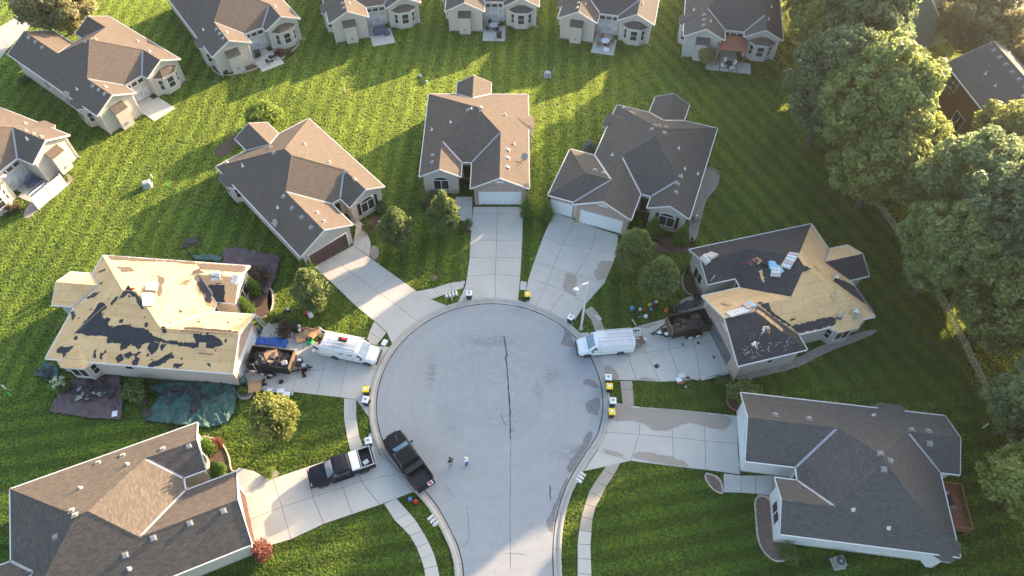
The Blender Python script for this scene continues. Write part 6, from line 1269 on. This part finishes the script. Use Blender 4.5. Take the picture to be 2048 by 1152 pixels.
for l, m in (([(590, 205), (690, 205), (740, 240), (640, 250)], 'shingle_brown'), ([(520, 118), (700, 135), (900, 150), (1180, 165), (1200, 190), (1000, 170), (700, 160), (540, 150)], 'shingle_brown'), ([(1200, 175), (1590, 200), (1560, 250), (1420, 240), (1230, 225)], 'shingle_brown'), ([(1290, 340), (1520, 330), (1500, 480), (1430, 478), (1425, 345)], 'osb'), ([(1060, 345), (1130, 300), (1180, 300), (1120, 345)], 'rust'), ([(930, 300), (970, 310), (930, 420), (900, 440)], 'shingle_brown')):
    felt_sheet(hD, dpx(l), m, 'shingle_strip', lift_=.03)
# smaller scraps of felt left on the bare boards
for k in range(46):
    x, y = random.uniform(.4, 6.0), random.uniform(.6, 17.5); f = hD.slope_at(x, y)
    if f is None: continue
    a = random.uniform(0, 6.28); s_ = random.uniform(.06, .22); V = [hD.P(x + s_ * random.uniform(.5, 1.3) * math.cos(a + i * 1.26), y + s_ * random.uniform(.5, 1.3) * math.sin(a + i * 1.26), 0) for i in range(5)]
    V = [Vector((v.x, v.y, ZE + f(hD.x(v.x), v.y) + .02)) for v in V]; g = MB(); g.add(V + [v - Vector((0, 0, .018)) for v in V], [(0, 1, 2, 3, 4)] + [(i, (i + 1) % 5, 5 + (i + 1) % 5, 5 + i) for i in range(5)]); g.build('felt_scrap', 'felt_torn', hD.root)
# brick house: black felt band below the bare south slope, bare strip on the garage
epx = lambda l: [(1360 + x / 3.84, 440 + y / 3.84) for x, y in l]
for l, m in (([(845, 815), (1170, 742), (1215, 780), (1200, 806), (915, 868), (870, 842)], 'felt'), ([(700, 560), (760, 470), (800, 445), (900, 420), (985, 405), (1000, 400), (900, 330), (770, 330), (650, 480), (640, 590)], 'felt'), ([(1180, 470), (1260, 530), (1430, 650), (1500, 735), (1520, 735), (1400, 530), (1290, 480), (1200, 440)], 'shingle_new'), ([(600, 395), (625, 385), (650, 475), (635, 478)], 'osb'), ([(575, 690), (600, 685), (800, 845), (780, 858)], 'osb'), ([(1180, 780), (1260, 730), (1330, 690), (1420, 740), (1400, 790), (1290, 815), (1200, 800)], 'plywood'), ([(1270, 800), (1300, 770), (1390, 765), (1400, 785), (1340, 808)], 'felt_torn'), ([(590, 640), (680, 640), (700, 700), (860, 810), (830, 810), (700, 730)], 'felt')):
    felt_sheet(hE, epx(l), m, {'felt': 'felt_sheet', 'osb': 'bare_board', 'plywood': 'bare_board'}.get(m, 'shingle_strip'), lift_=.026 if m != 'osb' else .034)
for k in range(44):   # paper strips thrown on the garage slope
    x, y = -1.5 + abs(random.gauss(0, 1.0)), random.uniform(.4, 6.2); f = hE.slope_at(x, y)
    if f is None or y > 6.6 - (x + 1.8) * .5: continue
    a = random.uniform(0, 3.14); L_ = random.uniform(.05, .2) * (1.6 if x < -.4 else .8); dx, dy = math.cos(a) * L_, math.sin(a) * L_; V = [hE.P(x - dx, y - dy, ZE + f(x - dx, y - dy) + .03), hE.P(x + dx, y + dy, ZE + f(x + dx, y + dy) + .04)]; g = MB(); g.beam(V[0], V[1], random.uniform(.010, .02), .008); g.build('paper_strip', 'lid_white', hE.root)
# shingle bundles waiting on the ridges
def bundles(h, px, py, nx, ny, nz, label, wrap='wrap_white', rz=0.0, sag=.0):
    for k in range(nx):
        for j in range(ny):
            for i in range(nz):
                X, Y, Z = roofpt(h, px, py); c, n = math.cos(rz), math.sin(rz); u, v = (k - (nx - 1) / 2) * .36, (j - (ny - 1) / 2) * 1.02; lx, ly = X + u * c - v * n, Y + u * n + v * c; f = h.slope_at(lx, ly)
                if f is None: continue
                z = ZE + f(lx, ly) + .10 + i * .17; w_ = h.W(lx, ly); g = MB(); g.box((0, 0, 0), (.345, 1.0, .16)); o = g.build('shingle_bundle', random.choice((wrap, wrap, 'wrap_pink')), loc=(w_[0], w_[1], z), rz=h.th + (-rz if h.mir else rz) + random.uniform(-.06, .06), bevel=.03)
                gx = (f(lx + .1, ly) - f(lx - .1, ly)) / .2; gy = (f(lx, ly + .1) - f(lx, ly - .1)) / .2; o.rotation_euler.x = math.atan(gy * math.cos(rz) - gx * math.sin(rz)) * .9; o.rotation_euler.y = -math.atan((gx * math.cos(rz) + gy * math.sin(rz)) * (-1 if h.mir else 1)) * .9
                tag(o, label, 'shingle bundle', label)
bundles(hE, 1415, 517, 6, 1, 2, 'wrapped shingle bundle stacked over the front window of the brick house', rz=1.2); bundles(hE, 1579, 522, 5, 1, 2, 'wrapped shingle bundle in the arched row by the ridge', rz=.9); bundles(hE, 1552, 545, 3, 1, 1, 'white wrapped bundle on the pale blue sheet', rz=.6); bundles(hE, 1478, 624, 7, 1, 1, 'wrapped shingle bundle in the row along the garage ridge', rz=1.45)
bundles(hE, 1497, 613, 3, 1, 2, 'blue wrapped roll of underlay on the garage ridge', 'wrap_blue', rz=1.45); felt_sheet(hE, epx([(668, 330), (720, 310), (800, 400), (730, 445)]), 'wrap_blue', 'wrapper_sheet', lift_=.06)
bundles(hD, 296, 600, 4, 1, 1, 'white wrapped shingle bundle on the stripped roof crown', rz=.4); bundles(hD, 305, 575, 3, 1, 2, 'shingle bundle in the upper pile on the stripped roof crown', rz=.2); bundles(hD, 432, 552, 3, 1, 2, 'shingle bundle near the stripped bedroom gable', rz=.3); bundles(hD, 470, 560, 2, 1, 1, 'white wrapped bundle at the edge of the stripped bedroom gable', rz=1.4)
def onroof(h, px, py, name, mat, dims, label, cat, rz=0.0, bevel=.0):
    X, Y, Z = roofpt(h, px, py); f = h.slope_at(X, Y); w_ = h.W(X, Y); g = MB(); g.box((0, 0, dims[2] / 2), dims); o = g.build(name, mat, loc=(w_[0], w_[1], Z + .03), rz=h.th + rz, bevel=bevel); gx = (f(X + .1, Y) - f(X - .1, Y)) / .2; gy = (f(X, Y + .1) - f(X, Y - .1)) / .2; nx = Vector((-h.x(gx), -gy, 1)); nx.rotate(Matrix.Rotation(h.th, 3, 'Z')); o.rotation_mode = 'QUATERNION'; o.rotation_quaternion = Vector((0, 0, 1)).rotation_difference(nx) @ Matrix.Rotation(h.th + rz, 3, 'Z').to_quaternion(); return tag(o, label, cat)
onroof(hD, 266, 579, 'red_pouch', 'red', (.25, .3, .15), 'small red tool pouch left of the roof crown pile', 'tool pouch'); onroof(hD, 405, 693, 'plywood_square', 'plywood', (.75, .7, .05), 'square plywood offcut on the stripped garage slope', 'plywood'); onroof(hD, 412, 708, 'batten', 'rust', (.06, 1.5, .05), 'thin batten below the plywood offcut on the stripped slope', 'batten'); onroof(hE, 1669, 593, 'plywood_square', 'plywood', (.65, .6, .2), 'plywood box on the bare slope of the brick house', 'plywood box', .3); onroof(hE, 1453, 608, 'plywood_square', 'plywood', (.9, .5, .12), 'plywood piece on the bare garage slope', 'plywood', .5); onroof(hE, 1634, 537, 'plywood_square', 'plywood', (.7, .35, .08), 'board scrap on the sunlit bare slope', 'plywood', .2); onroof(hE, 1582, 640, 'pipe_stub', 'black_trim', (.16, .16, .7), 'dark flue stub at the valley of the brick house', 'flue', .3)
# ladders to the roofs
q = roofpt(hD, 508, 634); wq = hD.W(q[0], q[1] - .1); ladder('aluminium ladder leaning on the stripped garage corner', G(546, 668), Vector((wq[0], wq[1], 3.6)), .45, .3, mat='aluminium'); q = roofpt(hE, 1425, 560); wq = hE.W(q[0], q[1]); ladder('aluminium ladder leaning to the brick house roof by its entry', G(1404, 592), Vector((wq[0], wq[1], 3.9)), .45, .3)
# ------------------------------------------------------------------ tarps and debris
def tarp(px, mat, label, amp=.10, res=.11, name='tarp', nz=0.0):
    P = [G2(*p) for p in px]; A = np.array(P); x0, y0 = A.min(0) - .1; x1, y1 = A.max(0) + .1; nx, ny = int((x1 - x0) / res) + 1, int((y1 - y0) / res) + 1; idx = {}; g = MB()
    def vid(i, j):
        if (i, j) not in idx:
            x, y = x0 + i * res, y0 + j * res; h = abs(mn.noise(Vector((x * .9, y * .5, nz)))) * amp * 2.4 + (1 - abs(mn.noise(Vector((x * 1.7 + y * .8, y * .9, nz + 4))))) ** 6 * amp * 1.3; jx, jy = mn.noise(Vector((x * 3, y * 3, 9))) * .07, mn.noise(Vector((x * 3, y * 3, 19))) * .07
            idx[(i, j)] = len(g.v); g.v.append((x + jx, y + jy, .10 + h))
        return idx[(i, j)]
    for i in range(nx):
        for j in range(ny):
            if pip(x0 + (i + .5) * res, y0 + (j + .5) * res, P): g.f.append([vid(i, j), vid(i + 1, j), vid(i + 1, j + 1), vid(i, j + 1)]); g.m.append(0)
    o = g.build(name, mat, smooth=True); s = o.modifiers.new('t', 'SOLIDIFY'); s.thickness = .02; tag(o, label, 'tarp', None); PAVED.append(shrink(P, -.05)); return o
tarp([(287, 842), (305, 815), (323, 790), (300, 776), (330, 768), (414, 765), (441, 762), (472, 774), (475, 802), (466, 830), (455, 849), (414, 856), (353, 851)], 'tarp_green', 'large crumpled green tarp below the stripped house', .13)
tarp([(101, 825), (121, 783), (145, 759), (190, 757), (241, 752), (248, 798), (244, 840), (177, 837)], 'tarp_purple', 'dull purple tarp strewn with torn shingles below the stripped house', .06, nz=3); tarp([(71, 753), (89, 726), (112, 730), (122, 742), (114, 757)], 'tarp_green', 'small green tarp at the lower left corner of the stripped house', .08, nz=7); tarp([(446, 503), (470, 495), (520, 505), (562, 515), (550, 560), (533, 592), (505, 565), (450, 540)], 'tarp_purple', 'brown-purple tarp behind the stripped house bedroom', .10, nz=11); tarp([(384, 512), (420, 510), (446, 516), (440, 524), (390, 520)], 'tarp_green', 'strip of green tarp behind the stripped roof edge', .08, nz=12)
tarp([(510, 690), (519, 675), (545, 676), (577, 678), (574, 696), (544, 692)], 'tarp_blue', 'bright blue tarp between trailer and garage', .07, nz=5); tarp([(1340, 618), (1372, 606), (1402, 602), (1400, 612), (1345, 630)], 'tarp_dark', 'black sheet bunched along the far side of the trailer', .28, nz=8)
def scraps(cx, cy, rx, ry, n, label, z=.22, mats=('felt_torn', 'felt', 'felt_torn'), big=1.0):
    for k in range(n):
        px, py = cx + random.gauss(0, .5) * rx, cy + random.gauss(0, .5) * ry; p = G(px, py); a = random.uniform(0, 6.28); m = random.randint(5, 8); s_ = random.uniform(.16, .5) * big; g = MB(); V = [(s_ * random.uniform(.45, 1.25) * math.cos(a + i * 6.28 / m), s_ * .7 * random.uniform(.45, 1.25) * math.sin(a + i * 6.28 / m), random.uniform(0, .10)) for i in range(m)]
        g.add(V + [(v[0], v[1], v[2] - .03) for v in V], [list(range(m))] + [[i, (i + 1) % m, m + (i + 1) % m, m + i] for i in range(m)]); o = g.build('shingle_scrap', random.choice(mats), loc=(p.x, p.y, z + random.uniform(0, .06)), rz=a); tag(o, label, 'shingle scrap', label)
scraps(183, 778, 62, 22, 60, 'torn black shingle scrap on the dull purple tarp', .24); scraps(365, 785, 70, 20, 34, 'torn black shingle scrap on the large green tarp', .3); scraps(395, 815, 14, 40, 18, 'dark shingle scrap in the band across the green tarp', .3); scraps(300, 815, 14, 36, 10, 'dark shingle scrap at the left hem of the green tarp', .24); scraps(95, 748, 22, 12, 10, 'torn shingle scrap on the small green tarp', .2); scraps(375, 500, 14, 14, 7, 'long dark shingle piece on the lawn behind the stripped roof', .06, big=1.8); scraps(520, 770, 14, 6, 6, 'black shingle scrap on the stripped house drive', .06); scraps(560, 640, 8, 6, 4, 'black shingle scrap by the leaning ladder', .06)
scraps(180, 790, 40, 14, 7, 'pale grey wrapper strip on the dull purple tarp', .3, ('vent_grey',), 1.0); scraps(120, 800, 60, 20, 6, 'dark shingle scrap on the grass left of the purple tarp', .05, big=.7); scraps(360, 668, 0, 0, 0, '')
g = MB(); g.box((0, 0, .12), (.5, .6, .16)); o = g.build('paper_pack', 'lid_white', loc=G(231, 829), rz=.2); tag(o, 'small white pack on the corner of the purple tarp', 'pack')
# ------------------------------------------------------------------ clutter on the drives
def bucket(px, py, mat, label, r=.17, h=.36):
    t = thing('bucket', label, 'bucket', at(px, py)); t.location.z = .06; g = MB(); g.lathe([(r * .85, 0), (r, h)], 12); g.build('pail', mat, t); g = MB(); g.lathe([(r * 1.06, h - .02), (r * 1.06, h + .025)], 12); g.build('lid', mat, t); g = MB(); g.tube([(r * math.cos(a), r * math.sin(a), h - .06 - .06 * math.sin(a * 1)) for a in np.linspace(math.pi, 2 * math.pi, 7)], .01, 5); g.build('bail', 'steel', t)
bucket(600, 656, 'lid_white', 'white bucket above the cardboard heap'); bucket(601, 664, 'lid_white', 'second white bucket touching the cardboard heap'); bucket(608, 660, 'orange', 'orange bucket by the cardboard heap', .15, .28); bucket(1289, 682, 'lid_white', 'white bucket behind the panel van', .17, .3); bucket(1263, 620, 'blue_plastic', 'blue bucket in the cluster under the street tree', .2, .4); bucket(1307, 616, 'lid_white', 'pale bucket among coloured cans under the street tree') if False else None
for px, py, m, l in ((1299, 611, 'lid_yellow', 'yellow spray can in the cluster under the street tree'), (1304, 610, 'blue_plastic', 'blue jug in the cluster under the street tree'), (1302, 620, 'blue_plastic', 'pale blue bottle in front of the cluster under the street tree'), (1288, 620, 'red', 'red fuel can left of the cluster under the street tree'), (1280, 620, 'lid_white', 'white jug left of the red fuel can'), (1312, 605, 'lid_white', 'white tray right of the cluster under the street tree'), (1306, 614, 'cloth_maroon', 'pink bottle in the cluster under the street tree')):
    g = MB(); g.lathe([(.12, 0), (.15, .05), (.15, .26), (.06, .34), (.06, .4)], 10); o = g.build('fuel_can' if 'fuel' in l else 'jug', m, loc=at(px, py), smooth=True); tag(o, l, 'can')
g = MB(); g.lathe([(.16, .03), (.03, .62)], 12); g.box((0, 0, .02), (.4, .4, .04)); o = g.build('traffic_cone', 'orange', loc=at(1332, 622)); tag(o, 'orange traffic cone on the grass by the trailer', 'cone')
g = MB(); g.box((0, 0, .09), (.34, .2, .18)); o = g.build('planter', 'lime', loc=(*G2(1153, 449), .06), bevel=.05); tag(o, 'lime green planter between the two garage doors', 'planter')
def cbox(px, py, d, rz, label, mat='cardboard', z=.06, rx=0.0):
    t = thing('cardboard_box', label, 'box', (*G2(px, py), z), rz); g = MB(); g.box((0, 0, d[2] / 2), d); g.build('carton', mat, t)
    for s in (-1, 1): g = MB(); g.box((0, s * (d[1] / 2 + .12), d[2] + .02), (d[0], .26, .015), rx=s * -.5); g.build('flap', mat, t)
cbox(602, 678, (.9, .7, .3), .4, 'open cardboard box nearest the blue tarp'); cbox(617, 669, (1.0, .8, .35), -.3, 'large flattened cardboard box in the heap by the van'); cbox(637, 665, (.9, .6, .3), .5, 'cardboard box of the heap nearest the van doors'); cbox(626, 674, (.6, .5, .4), 1.0, 'small cardboard box at the front of the heap by the van')
cbox(512, 778, (1.2, .8, .5), .2, 'tan hexagonal carton at the grass edge of the stripped house drive')
t = thing('hose_reel', 'bright green coiled hose on the drive behind the van', 'hose', (*G2(620, 685), .06)); 
for k in range(4): g = MB(); g.tube([((.34 - k * .03) * math.cos(a), (.34 - k * .03) * math.sin(a), .04 + k * .045) for a in np.linspace(0, 6.3, 20)], .035, 6); g.build('coil', 'green_plastic', t)
t = thing('air_compressor', 'red air compressor beside the green hose', 'compressor', (*G2(641, 684), .06), .6); g = MB(); g.tube([(-.3, 0, .3), (-.25, 0, .3), (.25, 0, .3), (.3, 0, .3)], [.1, .17, .17, .1], 12); g.build('tank', 'red', t, smooth=True); g = MB(); g.box((0, 0, .55), (.35, .25, .22)); g.build('motor', 'black_trim', t); 
for s in (-1, 1): g = MB(); g.tube([(-.2, s * .2, .14), (-.2, s * .25, .14)], .13, 10); g.build('wheel', 'rubber', t)
t = thing('wheelbarrow', 'dark two-wheeled barrow standing behind the panel van', 'wheelbarrow', (*G2(1280, 688), .06), 2.0); g = MB(); g.box((0, 0, .5), (.55, .45, .3), top=(.95, .7)); g.build('tray', 'rust', t); g = MB()
for s in (-1, 1): g.tube([(.5, s * .05, .2), (-.4, s * .26, .42), (-.9, s * .28, .6)], .022, 6); g.tube([(-.25, s * .22, .4), (-.35, s * .22, 0)], .02, 6)
g.build('frame', 'steel', t); g = MB(); g.wheelx((.55, 0, .2), .2, .09, 14); g.build('wheel', 'rubber', t)
t = thing('hand_cart', 'dark hand cart on the drive beside the heaped trailer', 'cart', (*G2(610, 742), .06), .4); g = MB(); g.box((0, 0, .18), (.55, .45, .1)); g.build('platform', 'black_trim', t); g = MB(); g.tube([(-.25, -.2, .2), (-.4, -.2, .9), (-.4, .2, .9), (-.25, .2, .2)], .02, 6); g.build('handle', 'red', t); 
for s in (-1, 1): g = MB(); g.wheelx((-.2, s * .25, .12), .12, .06, 10); g.build('wheel', 'rubber', t)
def rail(p, q, label, wd=.12, mat='aluminium', ht=.1, z=.07):
    g = MB(); a, b = G(*p), G(*q); a.z = b.z = z + ht / 2; g.beam(a, b, wd, ht); o = g.build('gutter_length', mat); tag(o, label, 'gutter length', 'spare gutter lengths')
rail((525, 775), (588, 787), 'upper spare gutter length at the grass edge of the stripped house drive'); rail((524, 779), (587, 791), 'lower spare gutter length at the grass edge of the stripped house drive'); rail((1400, 757), (1455, 745), 'upper spare gutter length at the edge of the brick house drive'); rail((1402, 761), (1457, 748), 'lower spare gutter length at the edge of the brick house drive'); rail((1264, 640), (1272, 652), 'short white pipe lying in the grass by the panel van', .07, 'lid_white'); rail((1610, 715), (1650, 735), 'thin batten lying in the grass right of the brick garage', .05, 'wood_fence', .04, .03)
for px, py, d, m, l, rz in ((540, 781, (.5, .3, .12), 'lid_white', 'white box on the gutter lengths, left one', .2), (562, 783, (.7, .45, .15), 'lid_white', 'white box on the gutter lengths, right one', .2), (573, 790, (.7, .5, .15), 'lid_white', 'white box in the grass below the gutter lengths', .15), (1357, 762, (.5, .5, .3), 'lid_white', 'white tub in the tool row at the brick house drive edge', .3), (1363, 754, (.7, .5, .3), 'wrap_white', 'tan sack in the tool row at the brick house drive edge', .2), (1361, 766, (.7, .4, .2), 'wood_red', 'red-brown case in the tool row at the brick house drive edge', .1), (1378, 757, (1.2, .2, .12), 'black_trim', 'black tool case in the tool row at the brick house drive edge', -.2), (1388, 757, (.9, .4, .2), 'wrap_pink', 'pink-wrapped pack in the tool row at the brick house drive edge', -.2), (1313, 733, (.5, .45, .03), 'black_trim', 'small black mat on the brick house drive', .6), (622, 632, (.45, .6, .45), 'lid_white', 'white cooler by the street tree next to a red one', .4), (613, 628, (.4, .5, .4), 'red', 'red cooler by the street tree next to a white one', .5), (576, 623, (.8, .2, .1), 'black_trim', 'black tool bag on the grass with a white lamp', 0.0), (577, 621, (.22, .22, .35), 'lid_white', 'white work lamp on the tool bag in the grass', .2), (1365, 690, (.14, .3, .1), 'black_trim', 'small black tool on the drive near the trailer wheels', .2), (1396, 687, (.2, .3, .1), 'black_trim', 'small black tool on the drive below the trailer tailgate', .4), (1427, 715, (.14, .35, .08), 'black_trim', 'small black tool on the drive near the open garage', .1), (540, 755, (.6, .35, .08), 'black_trim', 'black mat beside the heaped trailer wheel', .4), (563, 765, (.4, .35, .2), 'black_trim', 'black toolbox on the stripped house drive', .3), (609, 753, (.35, .3, .3), 'black_trim', 'black crate below the hand cart', .2)):
    g = MB(); g.box((0, 0, d[2] / 2), d); o = g.build('tool_case' if 'tool' in l else 'work_box', m, loc=(*G2(px, py), .06), rz=rz, bevel=.02); tag(o, l, 'box')
t = thing('roof_tape', 'white reel of cord on the grass near the panel van', 'reel', at(1291, 634)); g = MB(); g.lathe([(.2, 0), (.2, .06), (.08, .08), (.08, .2), (.2, .22), (.2, .26)], 14); g.build('spool', 'lid_white', t); g = MB(); g.tube([(-.2, 0, .03), (-.5, .1, .03), (-.9, -.1, .03)], .02, 5); g.build('cord_end', 'lid_white', t)
for px, py, h_, l in ((518, 665, .9, 'dark green water barrel at the upper garage corner of the stripped house'), (489, 766, .8, 'dark green water barrel at the lower garage corner of the stripped house')):
    g = MB(); g.lathe([(.30, 0), (.38, h_ * .4), (.34, h_ * .9), (.2, h_)], 14); o = g.build('barrel', 'tarp_green', loc=(*G2(px, py), .03), smooth=True); tag(o, l, 'barrel')
g = MB(); g.lathe([(.16, 0), (.16, .5), (.10, .6), (.10, .7), (.05, .78)], 12); g.box((0, 0, .5), (.48, .12, .12)); o = g.build('fire_hydrant', 'red', loc=at(832, 1006), smooth=False); tag(o, 'red hydrant-like cap in the grass strip near the bottom kerb', 'hydrant'); g = MB(); g.lathe([(.2, 0), (.18, .05)], 14); o = g.build('valve_cover', 'blue_plastic', loc=at(820, 998)); tag(o, 'round blue cover in the grass strip near the bottom kerb', 'valve cover')
# ------------------------------------------------------------------ people
def person(label, loc, rz, pose, shirt, pants, hat=None, skin='skin', shoes='black_trim', held=None):
    if pose == 'stand': J = dict(pel=(0, 0, .96), sp=(0, 0, 1.16), ch=(.01, 0, 1.36), nk=(.01, 0, 1.5), hd=(.03, 0, 1.6), tp=(.03, 0, 1.75), sl=(0, .2, 1.44), el=(.02, .26, 1.16), wl=(.16, .24, .96), sr=(0, -.2, 1.44), er=(-.02, -.27, 1.16), wr=(.10, -.24, .94), hl=(0, .1, .93), kl=(.06, .12, .50), al=(-.02, .12, .08), tl=(.14, .13, .04), hr=(0, -.1, .93), kr=(.0, -.12, .50), ar=(-.06, -.12, .08), tr=(.10, -.13, .04))
    elif pose == 'bend': J = dict(pel=(0, 0, .80), sp=(.16, 0, .95), ch=(.34, 0, 1.02), nk=(.45, 0, 1.03), hd=(.54, 0, 1.02), tp=(.68, 0, 1.0), sl=(.38, .2, 1.0), el=(.46, .24, .70), wl=(.62, .16, .46), sr=(.38, -.2, 1.0), er=(.48, -.25, .70), wr=(.66, -.14, .48), hl=(0, .1, .78), kl=(.16, .16, .42), al=(-.06, .18, .08), tl=(.10, .2, .04), hr=(0, -.1, .78), kr=(.2, -.16, .42), ar=(.02, -.18, .08), tr=(.18, -.2, .04))
    else: J = dict(pel=(0, 0, .42), sp=(.14, 0, .58), ch=(.30, 0, .72), nk=(.40, 0, .82), hd=(.48, 0, .87), tp=(.60, 0, .95), sl=(.30, .2, .74), el=(.44, .25, .50), wl=(.62, .16, .30), sr=(.30, -.2, .74), er=(.46, -.25, .48), wr=(.66, -.15, .28), hl=(0, .11, .40), kl=(.32, .18, .12), al=(-.10, .16, .08), tl=(-.24, .16, .05), hr=(0, -.11, .40), kr=(.34, -.2, .34), ar=(.26, -.2, .08), tr=(.42, -.21, .04))
    ks = list(J); rad = dict(pel=.135, sp=.125, ch=.15, nk=.06, hd=.09, tp=.075, sl=.075, el=.05, wl=.034, sr=.075, er=.05, wr=.034, hl=.10, kl=.066, al=.045, tl=.038, hr=.10, kr=.066, ar=.045, tr=.038)
    E_ = [('pel', 'sp'), ('sp', 'ch'), ('ch', 'nk'), ('nk', 'hd'), ('hd', 'tp'), ('ch', 'sl'), ('sl', 'el'), ('el', 'wl'), ('ch', 'sr'), ('sr', 'er'), ('er', 'wr'), ('pel', 'hl'), ('hl', 'kl'), ('kl', 'al'), ('al', 'tl'), ('pel', 'hr'), ('hr', 'kr'), ('kr', 'ar'), ('ar', 'tr')]
    me = bpy.data.meshes.new('skel'); me.from_pydata([J[k] for k in ks], [(ks.index(a), ks.index(b)) for a, b in E_], []); o = bpy.data.objects.new('skel', me); COL.objects.link(o); o.modifiers.new('s', 'SKIN')
    for i, k in enumerate(ks): sv = me.skin_vertices[0].data[i]; sv.radius = (rad[k], rad[k]); sv.use_root = (k == 'pel')
    sb = o.modifiers.new('d', 'SUBSURF'); sb.levels = 1; sb.render_levels = 1
    bpy.context.view_layer.update(); dg = bpy.context.evaluated_depsgraph_get(); m2_ = bpy.data.meshes.new_from_object(o.evaluated_get(dg)); bpy.data.objects.remove(o)
    g = MB(); g.v = [tuple(v.co) for v in m2_.vertices]; g.f = [list(p.vertices) for p in m2_.polygons]
    grp = {}; top = ('sp', 'ch', 'sl', 'sr', 'el', 'er')
    def cls(p):
        k = min(ks, key=lambda q: (Vector(J[q]) - p).length); return 0 if k in ('hd', 'tp', 'nk', 'wl', 'wr') else 1 if k in top else 3 if k in ('tl', 'tr') else 2
    g.m = [cls(Vector(p.center)) for p in m2_.polygons]
    for wk, ek in (('wl', 'el'), ('wr', 'er')):      # palm and five fingers
        w0 = Vector(J[wk]); d = (w0 - Vector(J[ek])).normalized(); u = d.cross(Vector((0, 0, 1))); u = u.normalized() if u.length > .1 else Vector((0, 1, 0)); nn = u.cross(d)
        g.hull8([w0 + d * a + u * b + nn * c for c in (-.014, .014) for a, b in ((-.01, -.03), (.09, -.042), (.09, .042), (-.01, .03))], 0)
        for i, ln in enumerate((.065, .078, .072, .055)): b = (-.033 + i * .022); g.tube([w0 + d * .085 + u * b, w0 + d * (.085 + ln * .55) + u * b * 1.1 - nn * .008, w0 + d * (.085 + ln * .9) + u * b * 1.1 - nn * .03], [.010, .009, .007], 5, 0)
        g.tube([w0 + d * .02 + u * .03, w0 + d * .05 + u * .062 - nn * .01, w0 + d * .085 + u * .07 - nn * .02], [.012, .010, .008], 5, 0)
    hd, tp = Vector(J['hd']), Vector(J['tp']); hdir = (tp - hd).normalized(); fw = Vector((1, 0, 0)) - hdir * hdir.x; fw = fw.normalized() if fw.length > .2 else Vector((0, 0, -1)); sd = hdir.cross(fw)
    mid = hd + hdir * .05; g.tube([mid + fw * .085 + hdir * .02, mid + fw * .115 - hdir * .01], [.012, .018], 5, 0)
    for s in (-1, 1): g.box(mid + sd * s * .095, (.03, .02, .05), m=0); g.box(mid + fw * .09 + sd * s * .032 + hdir * .03, (.012, .02, .012), m=3)
    g.box(mid + fw * .086 - hdir * .045, (.012, .045, .01), m=3)
    root = g.build('person', [skin, shirt, pants, shoes], smooth=True, loc=loc, rz=rz); tag(root, label, 'person')
    h = MB(); ringc = hd + hdir * .10 - fw * .012; rr = []
    for f_, q in ((.108, -.03), (.112, .02), (.095, .065), (.05, .095), (.01, .102)): rr.append([ringc + hdir * q + (fw * math.cos(a) + sd * math.sin(a)) * f_ for a in np.linspace(0, 2 * math.pi, 13)[:-1]])
    h.add([p for r_ in rr for p in r_], [[i * 12 + k, i * 12 + (k + 1) % 12, (i + 1) * 12 + (k + 1) % 12, (i + 1) * 12 + k] for i in range(4) for k in range(12)] + [list(range(48, 60))])
    if hat: h.hull8([ringc + fw * a + sd * b + hdir * (c - .02) for c in (0, .012) for a, b in ((.09, -.08), (.19, -.05), (.19, .05), (.09, .08))])
    h.build('cap' if hat else 'hair', hat or 'hair', root, smooth=True); return root
person('person in black top and pale shorts standing in the street', G(903, 932), 2.2, 'stand', 'cloth_black', 'cloth_grey', 'cloth_black'); person('person in white shirt and blue trousers standing in the street', G(934, 931), 2.6, 'stand', 'cloth_white', 'cloth_blue', 'cloth_white')
def roofer(px, py, rz, pose, shirt, pants, hat, label):
    X, Y, Z = roofpt(hE, px, py); w_ = hE.W(X, Y); return person(label, (w_[0], w_[1], Z - .02), rz, pose, shirt, pants, hat)
roofer(1511, 530, 3.3, 'bend', 'cloth_maroon', 'cloth_jean', 'cloth_maroon', 'roofer in maroon shirt bending over the black felt'); roofer(1523, 664, -.5, 'bend', 'cloth_tan', 'cloth_white', 'cloth_black', 'roofer in tan and white bending on the garage slope, upper one'); roofer(1500, 694, -.2, 'kneel', 'cloth_white', 'cloth_jean', 'cloth_tan', 'roofer in white shirt kneeling on the garage slope, lower one'); roofer(1672, 640, .5, 'kneel', 'cloth_grey', 'cloth_jean', 'cloth_grey', 'roofer in grey crouching at the eave, left of two'); roofer(1711, 636, 2.2, 'bend', 'cloth_white', 'cloth_grey', 'cloth_white', 'roofer in white crouching at the eave, right of two'); roofer(1674, 562, 2.6, 'kneel', 'cloth_white', 'cloth_black', 'cloth_grey', 'roofer in white shirt kneeling by the rear hip')
onroof(hE, 1490, 527, 'pry_bar', 'red', (1.1, .06, .05), 'red long-handled roofing tool beside the maroon roofer', 'roofing tool', 1.2); onroof(hE, 1530, 528, 'dark_pack', 'black_trim', (.7, .4, .2), 'dark pack on the felt beside the maroon roofer', 'pack', .5); onroof(hE, 1515, 522, 'cardboard_piece', 'cardboard', (.8, .6, .06), 'brown cardboard piece under the maroon roofer', 'cardboard', .4)
grow_grass()
# ------------------------------------------------------------------ thin volume added to imitate lens veil and glare towards the sun
m = bpy.data.materials.new('glare_veil'); m.use_nodes = True; t = m.node_tree; t.nodes.remove(t.nodes['Principled BSDF']); pv = t.nodes.new('ShaderNodeVolumePrincipled')
pv.inputs['Color'].default_value = (.92, .95, 1.0, 1); pv.inputs['Density'].default_value = VEIL_DENSITY; pv.inputs['Anisotropy'].default_value = .65
t.links.new(pv.outputs[0], t.nodes['Material Output'].inputs['Volume']); MAT['glare_veil'] = m
g = MB(); g.box((0, 0, 34.0), (1900, 1900, 70.0)); o = g.build('glare_veil', 'glare_veil'); struct(o, 'stuff')
